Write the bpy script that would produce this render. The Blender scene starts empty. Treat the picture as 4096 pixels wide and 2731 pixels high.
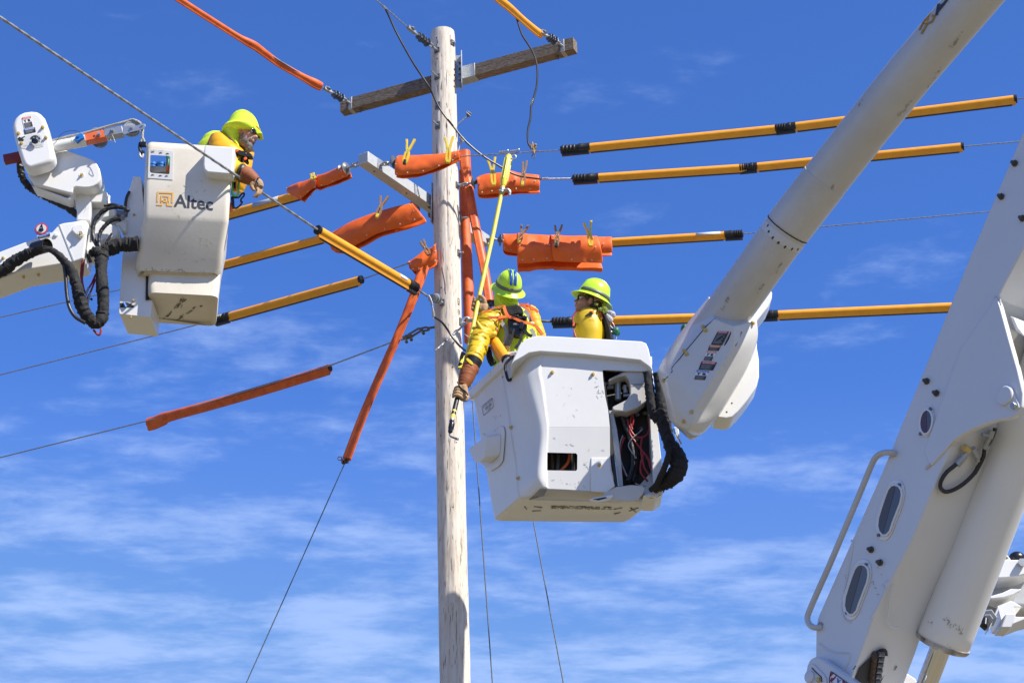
import bpy, bmesh, math, random
from mathutils import Vector, Matrix, noise
random.seed(7)
R = math.radians
scn = bpy.context.scene
COL = scn.collection

# ------------------------------------------------------------------ camera
CAM = Vector((0, 0, 1.6)); PITCH = R(25); FPX = 7776.0; CX, CY = 2048.0, 1365.5
cd = bpy.data.cameras.new("Camera"); cam = bpy.data.objects.new("Camera", cd); COL.objects.link(cam)
cam.location = CAM; cam.rotation_euler = (R(90) + PITCH, 0, 0)
cd.sensor_width = 36; cd.lens = FPX / 4096 * 36; cd.clip_end = 5000; cd.clip_start = .1
scn.camera = cam

# ------------------------------------------------------------------ world, sun, exposure
SUN = Vector((.545, -.367, .755)).normalized()
SUN_EL = math.asin(SUN.z); SUN_AZ = math.atan2(SUN.x, SUN.y)
w = bpy.data.worlds.new("World"); scn.world = w; w.use_nodes = True
nt = w.node_tree; nt.nodes.clear()
def N(t, **k):
    n = nt.nodes.new(t)
    for a, b in k.items(): setattr(n, a, b)
    return n
L = nt.links.new
out = N('ShaderNodeOutputWorld'); bg = N('ShaderNodeBackground'); bg.inputs[1].default_value = .10
sky = N('ShaderNodeTexSky', sky_type='NISHITA'); sky.sun_disc = False
sky.sun_elevation = SUN_EL; sky.sun_rotation = SUN_AZ; sky.altitude = 300; sky.air_density = 1.0; sky.dust_density = .05; sky.ozone_density = 3.2
hs = N('ShaderNodeMix', data_type='RGBA', blend_type='MULTIPLY'); hs.inputs[0].default_value = 1; hs.inputs[7].default_value = (.47, .76, 1.33, 1)   # camera white balance of the deep blue sky
L(sky.outputs[0], hs.inputs[6])
tc = N('ShaderNodeTexCoord'); sep = N('ShaderNodeSeparateXYZ'); L(tc.outputs['Generated'], sep.inputs[0])
def M(op, a, b=None, c=None):
    m = N('ShaderNodeMath', operation=op)
    for i, v in enumerate((a, b, c)):
        if v is None: continue
        if isinstance(v, (int, float)): m.inputs[i].default_value = v
        else: L(v, m.inputs[i])
    return m.outputs[0]
zz = M('MAXIMUM', M('ADD', sep.outputs[2], .06), .02)
cmb = N('ShaderNodeCombineXYZ'); L(M('DIVIDE', sep.outputs[0], zz), cmb.inputs[0]); L(M('DIVIDE', sep.outputs[1], zz), cmb.inputs[1])
mp = N('ShaderNodeMapping'); mp.inputs['Rotation'].default_value = (0, 0, R(-5)); mp.inputs['Scale'].default_value = (.85, 1.25, 1); mp.inputs['Location'].default_value = (3.1, 1.7, 0)
L(cmb.outputs[0], mp.inputs[0])
n1 = N('ShaderNodeTexNoise'); n1.inputs['Scale'].default_value = 4.8; n1.inputs['Detail'].default_value = 9; n1.inputs['Roughness'].default_value = .60; n1.inputs['Distortion'].default_value = .15
L(mp.outputs[0], n1.inputs['Vector'])
n2 = N('ShaderNodeTexNoise'); n2.inputs['Scale'].default_value = 1.7; n2.inputs['Detail'].default_value = 3
L(mp.outputs[0], n2.inputs['Vector'])
n3 = N('ShaderNodeTexNoise'); n3.inputs['Scale'].default_value = 17; n3.inputs['Detail'].default_value = 7; n3.inputs['Roughness'].default_value = .62; n3.inputs['Distortion'].default_value = .3; L(mp.outputs[0], n3.inputs['Vector'])
# more cloud low in the sky, hardly any overhead
cov = N('ShaderNodeMapRange'); cov.inputs[1].default_value = .20; cov.inputs[2].default_value = .52; cov.inputs[3].default_value = .155; cov.inputs[4].default_value = -.10
L(sep.outputs[2], cov.inputs[0])
dens = M('ADD', M('MULTIPLY', M('SUBTRACT', n3.outputs[0], .5), .22), M('ADD', M('ADD', M('MULTIPLY', n1.outputs[0], .72), M('MULTIPLY', n2.outputs[0], .33)), cov.outputs[0]))
cr = N('ShaderNodeMapRange', interpolation_type='SMOOTHSTEP'); cr.inputs[1].default_value = .51; cr.inputs[2].default_value = .75; cr.inputs[3].default_value = 0; cr.inputs[4].default_value = .54
L(dens, cr.inputs[0])
mix = N('ShaderNodeMix', data_type='RGBA'); veil = N('ShaderNodeMapRange'); veil.inputs[1].default_value = .24; veil.inputs[2].default_value = .40; veil.inputs[3].default_value = .22; veil.inputs[4].default_value = 0; L(sep.outputs[2], veil.inputs[0])
L(M('ADD', cr.outputs[0], veil.outputs[0]), mix.inputs[0]); vm = N('ShaderNodeVectorMath', operation='MINIMUM'); L(hs.outputs[2], vm.inputs[0]); vm.inputs[1].default_value = (.95, 2.1, 5.2)   # keep the glow round the sun within a clear day's range
L(vm.outputs[0], mix.inputs[6]); mix.inputs[7].default_value = (3.3, 4.45, 7.2, 1)
L(mix.outputs[2], bg.inputs[0]); L(bg.outputs[0], out.inputs[0])

sl = bpy.data.lights.new("Sun", 'SUN'); so = bpy.data.objects.new("Sun", sl); COL.objects.link(so)
sl.energy = 5.0; sl.angle = R(.53); sl.color = (1, .94, .84)
so.rotation_euler = SUN.to_track_quat('Z', 'Y').to_euler(); so.location = (10, -5, 25)
scn.view_settings.view_transform = 'Standard'; scn.view_settings.look = 'None'; scn.view_settings.exposure = .62; scn.view_settings.gamma = 1
scn.view_settings.use_curve_mapping = False

# ------------------------------------------------------------------ pixel helpers (photo pixels -> rays)
def ray(p):
    u = (p[0] - CX) / FPX; v = (CY - p[1]) / FPX
    c, s = math.cos(PITCH), math.sin(PITCH)
    return Vector((u, c - v * s, s + v * c))
def at(p, Y):
    d = ray(p); return CAM + d * (Y / d.y)
def atz(p, z):
    d = ray(p); return CAM + d * ((z - CAM.z) / d.z)
def atp(p, P0, n):
    d = ray(p); return CAM + d * ((P0 - CAM).dot(n) / d.dot(n))
def Zm(x0, y0, s): return lambda x, y: (x0 + x / s, y0 + y / s)
D = lambda x, y: (x / .57422, y / .57422)
A = Zm(0, 400, 1.568); B = Zm(1200, 0, 1.96); C = Zm(1200, 550, 1.8092); E = Zm(1750, 1000, 1.3636)
Fz = Zm(2500, 900, 1.307); G = Zm(2600, 0, 1.2059); H = Zm(3150, 1000, 1.742); I = Zm(3150, 1800, 1.684)
Mz = Zm(780, 400, 3.409); Nz = Zm(1780, 1040, 3.5636); O = Zm(2200, 1060, 4.3556); Q = Zm(1780, 1380, 3.919)
Rz = Zm(0, 420, 3.563); T = Zm(0, 760, 2.529); U = Zm(500, 1000, 1.7423); V = Zm(2300, 1450, 2.6133)
W = Zm(1600, 1050, 3.92); X = Zm(3700, 2150, 2.6995); Yz = Zm(3200, 2400, 4.704)

# ------------------------------------------------------------------ materials
MATS = {}
def mat(name, col, rough=.5, metal=0, spec=.5, bump=0, bscale=30, var=0, vscale=4, col2=None, coat=0, stretch=None, contrast=(.35, .7), trans=0, alpha=1, dirt=None, dscale=6, dpos=(.56, .72)):
    m = bpy.data.materials.new(name); m.use_nodes = True; t = m.node_tree; b = t.nodes['Principled BSDF']
    b.inputs['Base Color'].default_value = (*col, 1); b.inputs['Roughness'].default_value = rough; b.inputs['Metallic'].default_value = metal
    b.inputs['Specular IOR Level'].default_value = spec; b.inputs['Coat Weight'].default_value = coat; b.inputs['Coat Roughness'].default_value = .12
    b.inputs['Transmission Weight'].default_value = trans; b.inputs['Alpha'].default_value = alpha
    t2 = t.nodes.new('ShaderNodeTexCoord'); vec = t2.outputs['Object']
    if stretch:
        mp = t.nodes.new('ShaderNodeMapping'); mp.inputs['Scale'].default_value = stretch; t.links.new(vec, mp.inputs[0]); vec = mp.outputs[0]
    last = None
    if var or col2:
        n = t.nodes.new('ShaderNodeTexNoise'); n.inputs['Scale'].default_value = vscale; n.inputs['Detail'].default_value = 7; n.inputs['Roughness'].default_value = .6
        t.links.new(vec, n.inputs['Vector'])
        r = t.nodes.new('ShaderNodeMapRange'); r.inputs[1].default_value = contrast[0]; r.inputs[2].default_value = contrast[1]; t.links.new(n.outputs[0], r.inputs[0])
        x = t.nodes.new('ShaderNodeMix'); x.data_type = 'RGBA'; t.links.new(r.outputs[0], x.inputs[0])
        x.inputs[6].default_value = (*col, 1); c2 = col2 or tuple(c * (1 - var) for c in col); x.inputs[7].default_value = (*c2, 1)
        t.links.new(x.outputs[2], b.inputs['Base Color']); last = x.outputs[2]
    if dirt:
        n = t.nodes.new('ShaderNodeTexNoise'); n.inputs['Scale'].default_value = dscale; n.inputs['Detail'].default_value = 11; n.inputs['Roughness'].default_value = .68
        t.links.new(t2.outputs['Object'], n.inputs['Vector'])
        r = t.nodes.new('ShaderNodeMapRange'); r.inputs[1].default_value = dpos[0]; r.inputs[2].default_value = dpos[1]; r.inputs[4].default_value = .8; t.links.new(n.outputs[0], r.inputs[0])
        x = t.nodes.new('ShaderNodeMix'); x.data_type = 'RGBA'; t.links.new(r.outputs[0], x.inputs[0])
        if last: t.links.new(last, x.inputs[6])
        else: x.inputs[6].default_value = (*col, 1)
        x.inputs[7].default_value = (*dirt, 1); t.links.new(x.outputs[2], b.inputs['Base Color'])
    if bump:
        n = t.nodes.new('ShaderNodeTexNoise'); n.inputs['Scale'].default_value = bscale; n.inputs['Detail'].default_value = 5; t.links.new(vec, n.inputs['Vector'])
        bp = t.nodes.new('ShaderNodeBump'); bp.inputs['Strength'].default_value = bump; bp.inputs['Distance'].default_value = .01
        t.links.new(n.outputs[0], bp.inputs['Height']); t.links.new(bp.outputs[0], b.inputs['Normal'])
    MATS[name] = m; return m

mat('white_paint', (.77, .765, .74), .34, coat=.15, var=.05, vscale=3, dirt=(.42, .38, .31), dscale=9, dpos=(.64, .82))
mat('fibreglass', (.58, .56, .52), .36, coat=.15, col2=(.50, .47, .41), vscale=2.2, contrast=(.4, .75), dirt=(.30, .26, .20), dscale=11, dpos=(.65, .80), bump=.04, bscale=40)
mat('old_fibreglass', (.78, .73, .62), .42, coat=.1, col2=(.66, .59, .47), vscale=2.6, contrast=(.35, .75), dirt=(.34, .28, .20), dscale=12, dpos=(.63, .78), bump=.04, bscale=40)
mat('clean_white', (.80, .795, .77), .33, coat=.25, var=.03, dirt=(.5, .46, .38), dscale=14, dpos=(.67, .82))
mat('boom_steel', (.70, .70, .695), .30, coat=.3, var=.05, vscale=2, dirt=(.5, .47, .42), dscale=7, dpos=(.66, .85), bump=.03, bscale=25)
mat('insul_orange', (.92, .385, .018), .42, col2=(.84, .32, .016), vscale=14, contrast=(.45, .75), dirt=(.34, .16, .03), dscale=30, dpos=(.67, .8), stretch=(1, 1, 1))
mat('rubber_orange', (.82, .145, .012), .48, col2=(.68, .10, .01), vscale=9, contrast=(.4, .75), bump=.35, bscale=9, dirt=(.3, .06, .02), dscale=25, dpos=(.65, .8))
mat('hose_orange', (.76, .145, .016), .5, col2=(.55, .08, .014), vscale=12, dirt=(.25, .05, .02), dscale=18, dpos=(.62, .78))
mat('black_rubber', (.012, .012, .013), .45, bump=.2, bscale=60)
mat('black_fabric', (.009, .009, .010), .85, bump=.9, bscale=22, col2=(.02, .02, .022), vscale=12)
mat('black_plastic', (.012, .012, .013), .3)
mat('cable_black', (.022, .022, .024), .4)
mat('cable_alu', (.42, .43, .43), .45, metal=.7, col2=(.22, .23, .24), vscale=60)
mat('cable_dark', (.16, .17, .17), .5, metal=.6)
mat('galv', (.44, .46, .48), .48, metal=.65, col2=(.33, .35, .37), vscale=40, bump=.1, bscale=80)
mat('galv_dark', (.2, .21, .22), .5, metal=.6, var=.4, vscale=40)
mat('steel_arm', (.50, .52, .53), .45, metal=.1, col2=(.44, .46, .48), vscale=30, dirt=(.3, .31, .31), dscale=18, dpos=(.6, .75))
mat('chrome', (.8, .8, .8), .08, metal=1)
mat('insulator_grey', (.115, .135, .155), .4, var=.2)
mat('porcelain_grey', (.30, .32, .34), .25, var=.1)
mat('stick_yellow', (.72, .62, .055), .35, dirt=(.3, .27, .06), dscale=20, dpos=(.58, .72))
mat('pin_yellow', (.74, .55, .03), .45)
mat('pin_wood', (.33, .19, .09), .7, var=.4, vscale=60)
mat('nut_brass', (.62, .47, .18), .45, metal=.2)
mat('blue_plastic', (.02, .17, .55), .35); mat('green_dark', (.01, .12, .07), .5); mat('lime', (.22, .72, .10), .4)
mat('red_hose', (.27, .015, .015), .4); mat('paint_red', (.22, .02, .015), .5, dirt=(.4, .35, .33), dscale=25, dpos=(.64, .7)); mat('jib_orange', (.78, .15, .04), .4)
mat('alu', (.52, .52, .51), .4, metal=.8, var=.15, vscale=40)
mat('rope', (.42, .41, .37), .8, bump=.6, bscale=150, var=.3, vscale=90)
mat('ink_black', (.02, .02, .022), .5); mat('ink_white', (.8, .8, .8), .5); mat('ink_red', (.62, .03, .025), .5); mat('ink_blue', (.02, .14, .55), .5)
mat('ink_orange', (.8, .2, .02), .5); mat('ink_grey', (.42, .43, .44), .5); mat('ink_lgrey', (.62, .63, .63), .5); mat('logo_gold', (.78, .42, .09), .45, dirt=(.75, .7, .6), dscale=40, dpos=(.62, .64)); mat('logo_grey', (.05, .055, .065), .5); mat('hazard_yellow', (.8, .6, .02), .5)
mat('logo_darkgold', (.42, .24, .04), .5); mat('maroon', (.28, .02, .08), .5)
mat('smear', (.11, .10, .09), .8, col2=(.5, .47, .41), vscale=38, contrast=(.42, .6))
mat('skin', (.56, .29, .20), .5, var=.15, vscale=12); mat('skin_tan', (.36, .17, .10), .55, var=.15, vscale=12)
mat('hair_brown', (.05, .028, .015), .7, bump=1, bscale=90, var=.5, vscale=60); mat('beard_grey', (.30, .27, .25), .9, bump=1, bscale=140, col2=(.08, .05, .04), vscale=70)
mat('hivis', (.62, .82, .04), .8, bump=.25, bscale=10, var=.08, vscale=8); mat('hivis_hat', (.52, .84, .035), .28, coat=.25); mat('reflect', (.34, .35, .34), .35)
mat('hat_band', (.11, .125, .11), .45); mat('hat_blue', (.01, .07, .55), .3)
mat('sleeve_yellow', (.64, .43, .010), .5, bump=.08, bscale=7, var=.07, vscale=6); mat('sleeve_deep', (.80, .40, .008), .36, bump=.15, bscale=7, var=.06, vscale=6)
mat('red_trim', (.42, .015, .03), .4); mat('leather_tan', (.45, .29, .155), .75, bump=.5, bscale=50, col2=(.28, .17, .08), vscale=25); mat('leather_orange', (.30, .085, .022), .7, bump=.25, bscale=40, var=.25, vscale=12)
mat('strap_orange', (.88, .18, .035), .4); mat('glove_grey', (.4, .4, .42), .7); mat('lens_black', (.006, .006, .008), .06, coat=.6)
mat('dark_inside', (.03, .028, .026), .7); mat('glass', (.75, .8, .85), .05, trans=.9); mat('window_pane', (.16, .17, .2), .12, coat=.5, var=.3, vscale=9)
mat('rust', (.12, .07, .04), .8, var=.5, vscale=60); mat('teal', (.02, .2, .2), .4)
mat('faint_scuff', (.36, .33, .28), .7); mat('pane_dark', (.10, .10, .11), .1, coat=.6); mat('pane_reflection', (.075, .058, .045), .3, coat=.5); mat('pane_red', (.10, .035, .04), .3, coat=.4)
mat('oil_stain', (.12, .085, .05), .7, col2=(.6, .58, .54), vscale=14, contrast=(.35, .7))

# weathered timber of the pole and of the crossarm
def wood(name, c1, c2, c3, scale, checks=(.03, .025, .02)):
    m = bpy.data.materials.new(name); m.use_nodes = True; t = m.node_tree; b = t.nodes['Principled BSDF']; b.inputs['Roughness'].default_value = .85
    l = t.links.new; tcn = t.nodes.new('ShaderNodeTexCoord'); mp = t.nodes.new('ShaderNodeMapping'); mp.inputs['Scale'].default_value = scale; l(tcn.outputs['Object'], mp.inputs[0])
    n = t.nodes.new('ShaderNodeTexNoise'); n.inputs['Scale'].default_value = 5; n.inputs['Detail'].default_value = 9; n.inputs['Roughness'].default_value = .62; l(mp.outputs[0], n.inputs['Vector'])
    r = t.nodes.new('ShaderNodeValToRGB'); e = r.color_ramp.elements; e[0].position = .28; e[0].color = (*c2, 1); e[1].position = .62; e[1].color = (*c1, 1); x = r.color_ramp.elements.new(.45); x.color = (*c3, 1); l(n.outputs[0], r.inputs[0])
    n2 = t.nodes.new('ShaderNodeTexNoise'); n2.inputs['Scale'].default_value = 11; n2.inputs['Detail'].default_value = 4; l(mp.outputs[0], n2.inputs['Vector'])
    r2 = t.nodes.new('ShaderNodeMapRange'); r2.inputs[1].default_value = .62; r2.inputs[2].default_value = .68; l(n2.outputs[0], r2.inputs[0])
    mx = t.nodes.new('ShaderNodeMix'); mx.data_type = 'RGBA'; l(r2.outputs[0], mx.inputs[0]); l(r.outputs[0], mx.inputs[6]); mx.inputs[7].default_value = (*[c * .55 for c in c2], 1)
    n3 = t.nodes.new('ShaderNodeTexNoise'); n3.inputs['Scale'].default_value = 1.6; n3.inputs['Detail'].default_value = 3; l(tcn.outputs['Object'], n3.inputs['Vector'])
    r3 = t.nodes.new('ShaderNodeMapRange'); r3.inputs[1].default_value = .5; r3.inputs[2].default_value = .75; r3.inputs[4].default_value = .35; l(n3.outputs[0], r3.inputs[0])
    m2 = t.nodes.new('ShaderNodeMix'); m2.data_type = 'RGBA'; l(r3.outputs[0], m2.inputs[0]); l(mx.outputs[2], m2.inputs[6]); m2.inputs[7].default_value = (*c3, 1)
    l(m2.outputs[2], b.inputs['Base Color'])
    bp = t.nodes.new('ShaderNodeBump'); bp.inputs['Strength'].default_value = .5; bp.inputs['Distance'].default_value = .006; l(n.outputs[0], bp.inputs['Height']); l(bp.outputs[0], b.inputs['Normal'])
    MATS[name] = m
wood('pole_wood', (.66, .62, .56), (.40, .33, .27), (.61, .54, .46), (8, 8, .8))
wood('arm_wood', (.22, .19, .16), (.07, .058, .046), (.16, .12, .085), (3, 10, 16))

# ------------------------------------------------------------------ mesh builder
def frame_from(z, up=Vector((0, 0, 1))):
    z = z.normalized()
    if abs(z.dot(up)) > .98: up = Vector((0, 1, 0))
    x = up.cross(z).normalized(); y = z.cross(x); return x, y, z
class MB:
    def __init__(s): s.v = []; s.f = []; s.mi = []; s.cur = 0; s.mats = []
    def m(s, name):
        if name not in s.mats: s.mats.append(name)
        s.cur = s.mats.index(name); return s
    def add(s, vs, fs):
        o = len(s.v); s.v += [Vector(v) for v in vs]; s.f += [tuple(i + o for i in f) for f in fs]; s.mi += [s.cur] * len(fs); return s
    def rings(s, rings, caps=True, closed=True, loop=False):
        n = len(rings[0]); vs = [p for r in rings for p in r]; fs = []
        k = n if closed else n - 1
        for i in range(len(rings) - (0 if loop else 1)):
            j2 = (i + 1) % len(rings)
            for j in range(k): fs.append((i * n + j, i * n + (j + 1) % n, j2 * n + (j + 1) % n, j2 * n + j))
        if caps and closed and not loop:
            fs.append(tuple(range(n - 1, -1, -1))); fs.append(tuple(range((len(rings) - 1) * n, len(rings) * n)))
        return s.add(vs, fs)
    def tube(s, pts, r, seg=12, caps=True, up=Vector((0, 0, 1)), ell=1.0, rough=0, seed=0):
        pts = [Vector(p) for p in pts]; rs = r if isinstance(r, (list, tuple)) else [r] * len(pts); rings = []; px = None
        for i, p in enumerate(pts):
            d = (pts[min(i + 1, len(pts) - 1)] - pts[max(i - 1, 0)])
            if d.length < 1e-9: d = Vector((0, 0, 1))
            x, y, z = frame_from(d, up)
            if px is not None:
                x = (px - z * px.dot(z)).normalized(); y = z.cross(x)
            px = x; ring = []
            for k in range(seg):
                a = 2 * math.pi * k / seg; q = p + (x * math.cos(a) + y * math.sin(a) * ell) * rs[i]
                if rough: q += (q - p) * rough * noise.noise((q + Vector((seed, 0, 0))) * (1.2 / max(rs[i], .01)))
                ring.append(q)
            rings.append(ring)
        return s.rings(rings, caps)
    def cable(s, p0, p1, r, n=None, sag=0, strands=3, pitch=.06, step=None):
        p0, p1 = Vector(p0), Vector(p1); Ln = (p1 - p0).length; n = n or max(2, int(Ln / (step or pitch / 6))); seg = strands * 4; x, y, z = frame_from(p1 - p0); rings = []
        for i in range(n + 1):
            t = i / n; p = p0.lerp(p1, t) - Vector((0, 0, sag * 4 * t * (1 - t))); tw = 2 * math.pi * t * Ln / pitch / strands
            rings.append([p + (x * math.cos(a) + y * math.sin(a)) * r * (1 + .16 * math.cos(strands * (a - tw))) for a in [2 * math.pi * k / seg for k in range(seg)]])
        return s.rings(rings)
    def box(s, c, ax, h):
        c = Vector(c); ax = [Vector(a).normalized() for a in ax]
        vs = [c + ax[0] * h[0] * i + ax[1] * h[1] * j + ax[2] * h[2] * k for i in (-1, 1) for j in (-1, 1) for k in (-1, 1)]
        return s.add(vs, [(0, 1, 3, 2), (4, 6, 7, 5), (0, 4, 5, 1), (2, 3, 7, 6), (0, 2, 6, 4), (1, 5, 7, 3)])
    def prism(s, poly, off):
        off = Vector(off); n = len(poly); vs = [Vector(p) for p in poly] + [Vector(p) + off for p in poly]
        return s.add(vs, [tuple(range(n - 1, -1, -1)), tuple(range(n, 2 * n))] + [(i, (i + 1) % n, n + (i + 1) % n, n + i) for i in range(n)])
    def lathe(s, o, d, prof, seg=20):
        o = Vector(o); x, y, z = frame_from(Vector(d)); rings = []
        for t, r in prof: rings.append([o + z * t + (x * math.cos(a) + y * math.sin(a)) * max(r, 1e-4) for a in [2 * math.pi * k / seg for k in range(seg)]])
        return s.rings(rings)
    def ell(s, c, r, rot=None, seg=20, rn=12):
        c = Vector(c); rot = rot or Matrix.Identity(3); rings = []
        for i in range(rn + 1):
            t = math.pi * (i / rn); rr = max(math.sin(t), 1e-3)
            rings.append([c + rot @ Vector((r[0] * rr * math.cos(a), r[1] * rr * math.sin(a), -r[2] * math.cos(t))) for a in [2 * math.pi * k / seg for k in range(seg)]])
        return s.rings(rings)
    def strip(s, pts, wd, n, th=.0015, closed=False):
        """flat painted line of width wd lying on a surface with normal n"""
        n = Vector(n).normalized(); pts = [Vector(p) for p in pts]; m_ = len(pts); ls, rs = [], []
        for i in range(m_):
            a = pts[i - 1] if (i or closed) else None; b = pts[(i + 1) % m_] if (i < m_ - 1 or closed) else None
            d1 = (pts[i] - a).normalized() if a is not None else None; d2 = (b - pts[i]).normalized() if b is not None else None
            d1 = d1 or d2; d2 = d2 or d1; s1 = n.cross(d1); s2 = n.cross(d2); sd = (s1 + s2)
            sd = sd / max(.5, sd.length_squared / 2)
            ls.append(pts[i] + sd * wd / 2); rs.append(pts[i] - sd * wd / 2)
        for i in range(m_ - (0 if closed else 1)):
            j = (i + 1) % m_; s.prism([rs[i] + n * .001, rs[j] + n * .001, ls[j] + n * .001, ls[i] + n * .001], n * th)
        return s
    def text(s, txt, o, ux, uy, h, bold=0, al='LEFT', lift=.002, th=.001, width=None):
        """lettering in the plane (ux, uy) at o, h = size"""
        cu = bpy.data.curves.new('t', 'FONT'); cu.body = txt; cu.size = 1; cu.offset = bold; cu.align_x = al; cu.resolution_u = 3
        ob = bpy.data.objects.new('t', cu); COL.objects.link(ob); bpy.context.view_layer.update()
        me = bpy.data.meshes.new_from_object(ob.evaluated_get(bpy.context.evaluated_depsgraph_get()))
        n = Vector(ux).cross(Vector(uy)).normalized(); ux = Vector(ux).normalized(); uy = Vector(uy).normalized() if True else uy
        hx = h
        if width:
            xs = [v.co.x for v in me.vertices]; hx = width / (max(xs) - min(xs))
        s.add([Vector(o) + ux * v.co.x * hx + uy * v.co.y * h + n * lift for v in me.vertices], [tuple(p.vertices) for p in me.polygons])
        bpy.data.objects.remove(ob); bpy.data.curves.remove(cu); bpy.data.meshes.remove(me); return s
    def build(s, name, material=None, parent=None, smooth=35, bevel=0, bseg=2, subsurf=0, solid=0, remesh=0, smoothit=0, keep=False, soff=0, local=False, weld=False):
        me = bpy.data.meshes.new(name); off = Vector()
        root = parent
        while root is not None and root.parent is not None: root = root.parent
        if root is not None and not local: off = root.matrix_basis.translation.copy()
        if parent is None: 
            c = sum(s.v, Vector()) / max(1, len(s.v)); zmin = min(v.z for v in s.v); off = Vector((c.x, c.y, zmin)) if not keep else Vector()
        me.from_pydata([v - off for v in s.v], [], s.f)
        names = s.mats or [material]
        if material and not s.mats: names = [material]
        for nme in names: me.materials.append(MATS[nme])
        if len(names) > 1: me.polygons.foreach_set('material_index', s.mi)
        bm = bmesh.new(); bm.from_mesh(me)
        if weld: bmesh.ops.remove_doubles(bm, verts=bm.verts, dist=1e-5)
        bmesh.ops.recalc_face_normals(bm, faces=bm.faces); bm.to_mesh(me); bm.free()
        if smooth:
            me.shade_smooth(); me.set_sharp_from_angle(angle=R(smooth))
        o = bpy.data.objects.new(name, me); COL.objects.link(o)
        if parent is None: o.location = off
        else: o.parent = parent
        if remesh:
            md = o.modifiers.new('r', 'REMESH'); md.mode = 'VOXEL'; md.voxel_size = remesh; md.use_smooth_shade = True
        if smoothit:
            md = o.modifiers.new('s', 'SMOOTH'); md.iterations = smoothit; md.factor = .5
        if solid:
            md = o.modifiers.new('so', 'SOLIDIFY'); md.thickness = solid; md.offset = soff
        if bevel:
            md = o.modifiers.new('b', 'BEVEL'); md.width = bevel; md.segments = bseg; md.limit_method = 'ANGLE'; md.angle_limit = R(30); md.harden_normals = False
        if subsurf:
            md = o.modifiers.new('ss', 'SUBSURF'); md.levels = subsurf; md.render_levels = subsurf; md.boundary_smooth = 'PRESERVE_CORNERS'
        return o
def tag(o, label=None, cat=None, group=None, kind=None):
    if label: o['label'] = label
    if cat: o['category'] = cat
    if group: o['group'] = group
    if kind: o['kind'] = kind
    return o
def thing(name, label, cat, loc=(0, 0, 0), group=None, mtx=None):
    o = bpy.data.objects.new(name, None); COL.objects.link(o); o.empty_display_size = .1
    if mtx is not None: o.matrix_basis = mtx
    else: o.location = loc
    return tag(o, label, cat, group)
def spline(pts, n=8):
    """Catmull-Rom through pts"""
    pts = [Vector(p) for p in pts]; P = [pts[0] * 2 - pts[1]] + pts + [pts[-1] * 2 - pts[-2]]; out = []
    for i in range(1, len(P) - 2):
        a, b, c, d = P[i - 1:i + 3]
        for k in range(n):
            t = k / n; out.append(.5 * ((2 * b) + (c - a) * t + (2 * a - 5 * b + 4 * c - d) * t * t + (3 * b - a - 3 * c + d) * t ** 3))
    return out + [pts[-1]]
def rspline(vals, n=8):
    return [v.x for v in spline([Vector((a, 0, 0)) for a in vals], n)]

# ------------------------------------------------------------------ ground
mat('gravel', (.18, .148, .092), .95, col2=(.12, .10, .055), vscale=.8, contrast=(.3, .7), bump=.5, bscale=8, dirt=(.09, .11, .045), dscale=.12, dpos=(.5, .62))
g = MB(); 
nG = 24; SZ = 1200
def gh(x, y): 
    d = math.hypot(x, y); return -.0 + (noise.noise(Vector((x * .01, y * .01, 0))) * min(4, d * .008) if d > 60 else 0)
gp = [SZ * (abs(i / nG * 2 - 1) ** 2.2) * (1 if i / nG > .5 else -1) for i in range(nG + 1)]
g.add([(x, y, gh(x, y)) for y in gp for x in gp], [(j * (nG + 1) + i, j * (nG + 1) + i + 1, (j + 1) * (nG + 1) + i + 1, (j + 1) * (nG + 1) + i) for j in range(nG) for i in range(nG)])
tag(g.build('ground', 'gravel', keep=True), 'dry pale gravel and grass ground under the pole', kind='structure')
# ------------------------------------------------------------------ utility pole
PY = 15.0
pt_, pb_ = at(B(1120, 206), PY), at(D(1045, 1568), PY)
pt_.z = at(B(1120, 206), PY - .108).z
axis = (pt_ - pb_).normalized(); base = pb_ + axis * ((0 - pb_.z) / axis.z - 1.5 / axis.z)
pole = thing('utility_pole', 'pale debarked timber utility pole with two crossarms bolted to it', 'utility pole', (base.x, base.y, 0))
Rt, Rb = .1115, .1225
def pole_r(z): return Rb + (Rt - Rb) * (z - pb_.z) / (pt_.z - pb_.z)
def pole_c(z): return pb_ + axis * ((z - pb_.z) / axis.z)
m = MB(); rings = []; px_, py_, pz_ = frame_from(axis, Vector((0, 1, 0))); nz = 330; seg = 72
for i in range(nz + 1):
    z = -1 + (pt_.z + 1) * i / nz; c = pole_c(z); r = pole_r(z); ring = []
    for k in range(seg):
        a = 2 * math.pi * k / seg; q = Vector((math.cos(a) * 9, math.sin(a) * 9, z * 1.1)); d = noise.noise(q) * .0012 + noise.noise(Vector((math.cos(a) * 1.2, math.sin(a) * 1.2, z * .8))) * .003
        # hewn steps left by the peeling machine
        st = noise.cell(Vector((math.cos(a) * 5 + 20, math.sin(a) * 5 + 20, z * 4.2))); d += (st - .5) * .0022
        ck = noise.noise(Vector((math.cos(a) * 16, math.sin(a) * 16, z * .45 + 7)))
        if ck > .42: d -= (ck - .42) * .03
        rr = r + d
        if i >= nz - 1: rr = r * (.985 if i == nz - 1 else .95)
        ring.append(c + (px_ * math.cos(a) + py_ * math.sin(a)) * rr)
    rings.append(ring)
m.rings(rings).build('shaft', 'pole_wood', pole, smooth=45)
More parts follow.
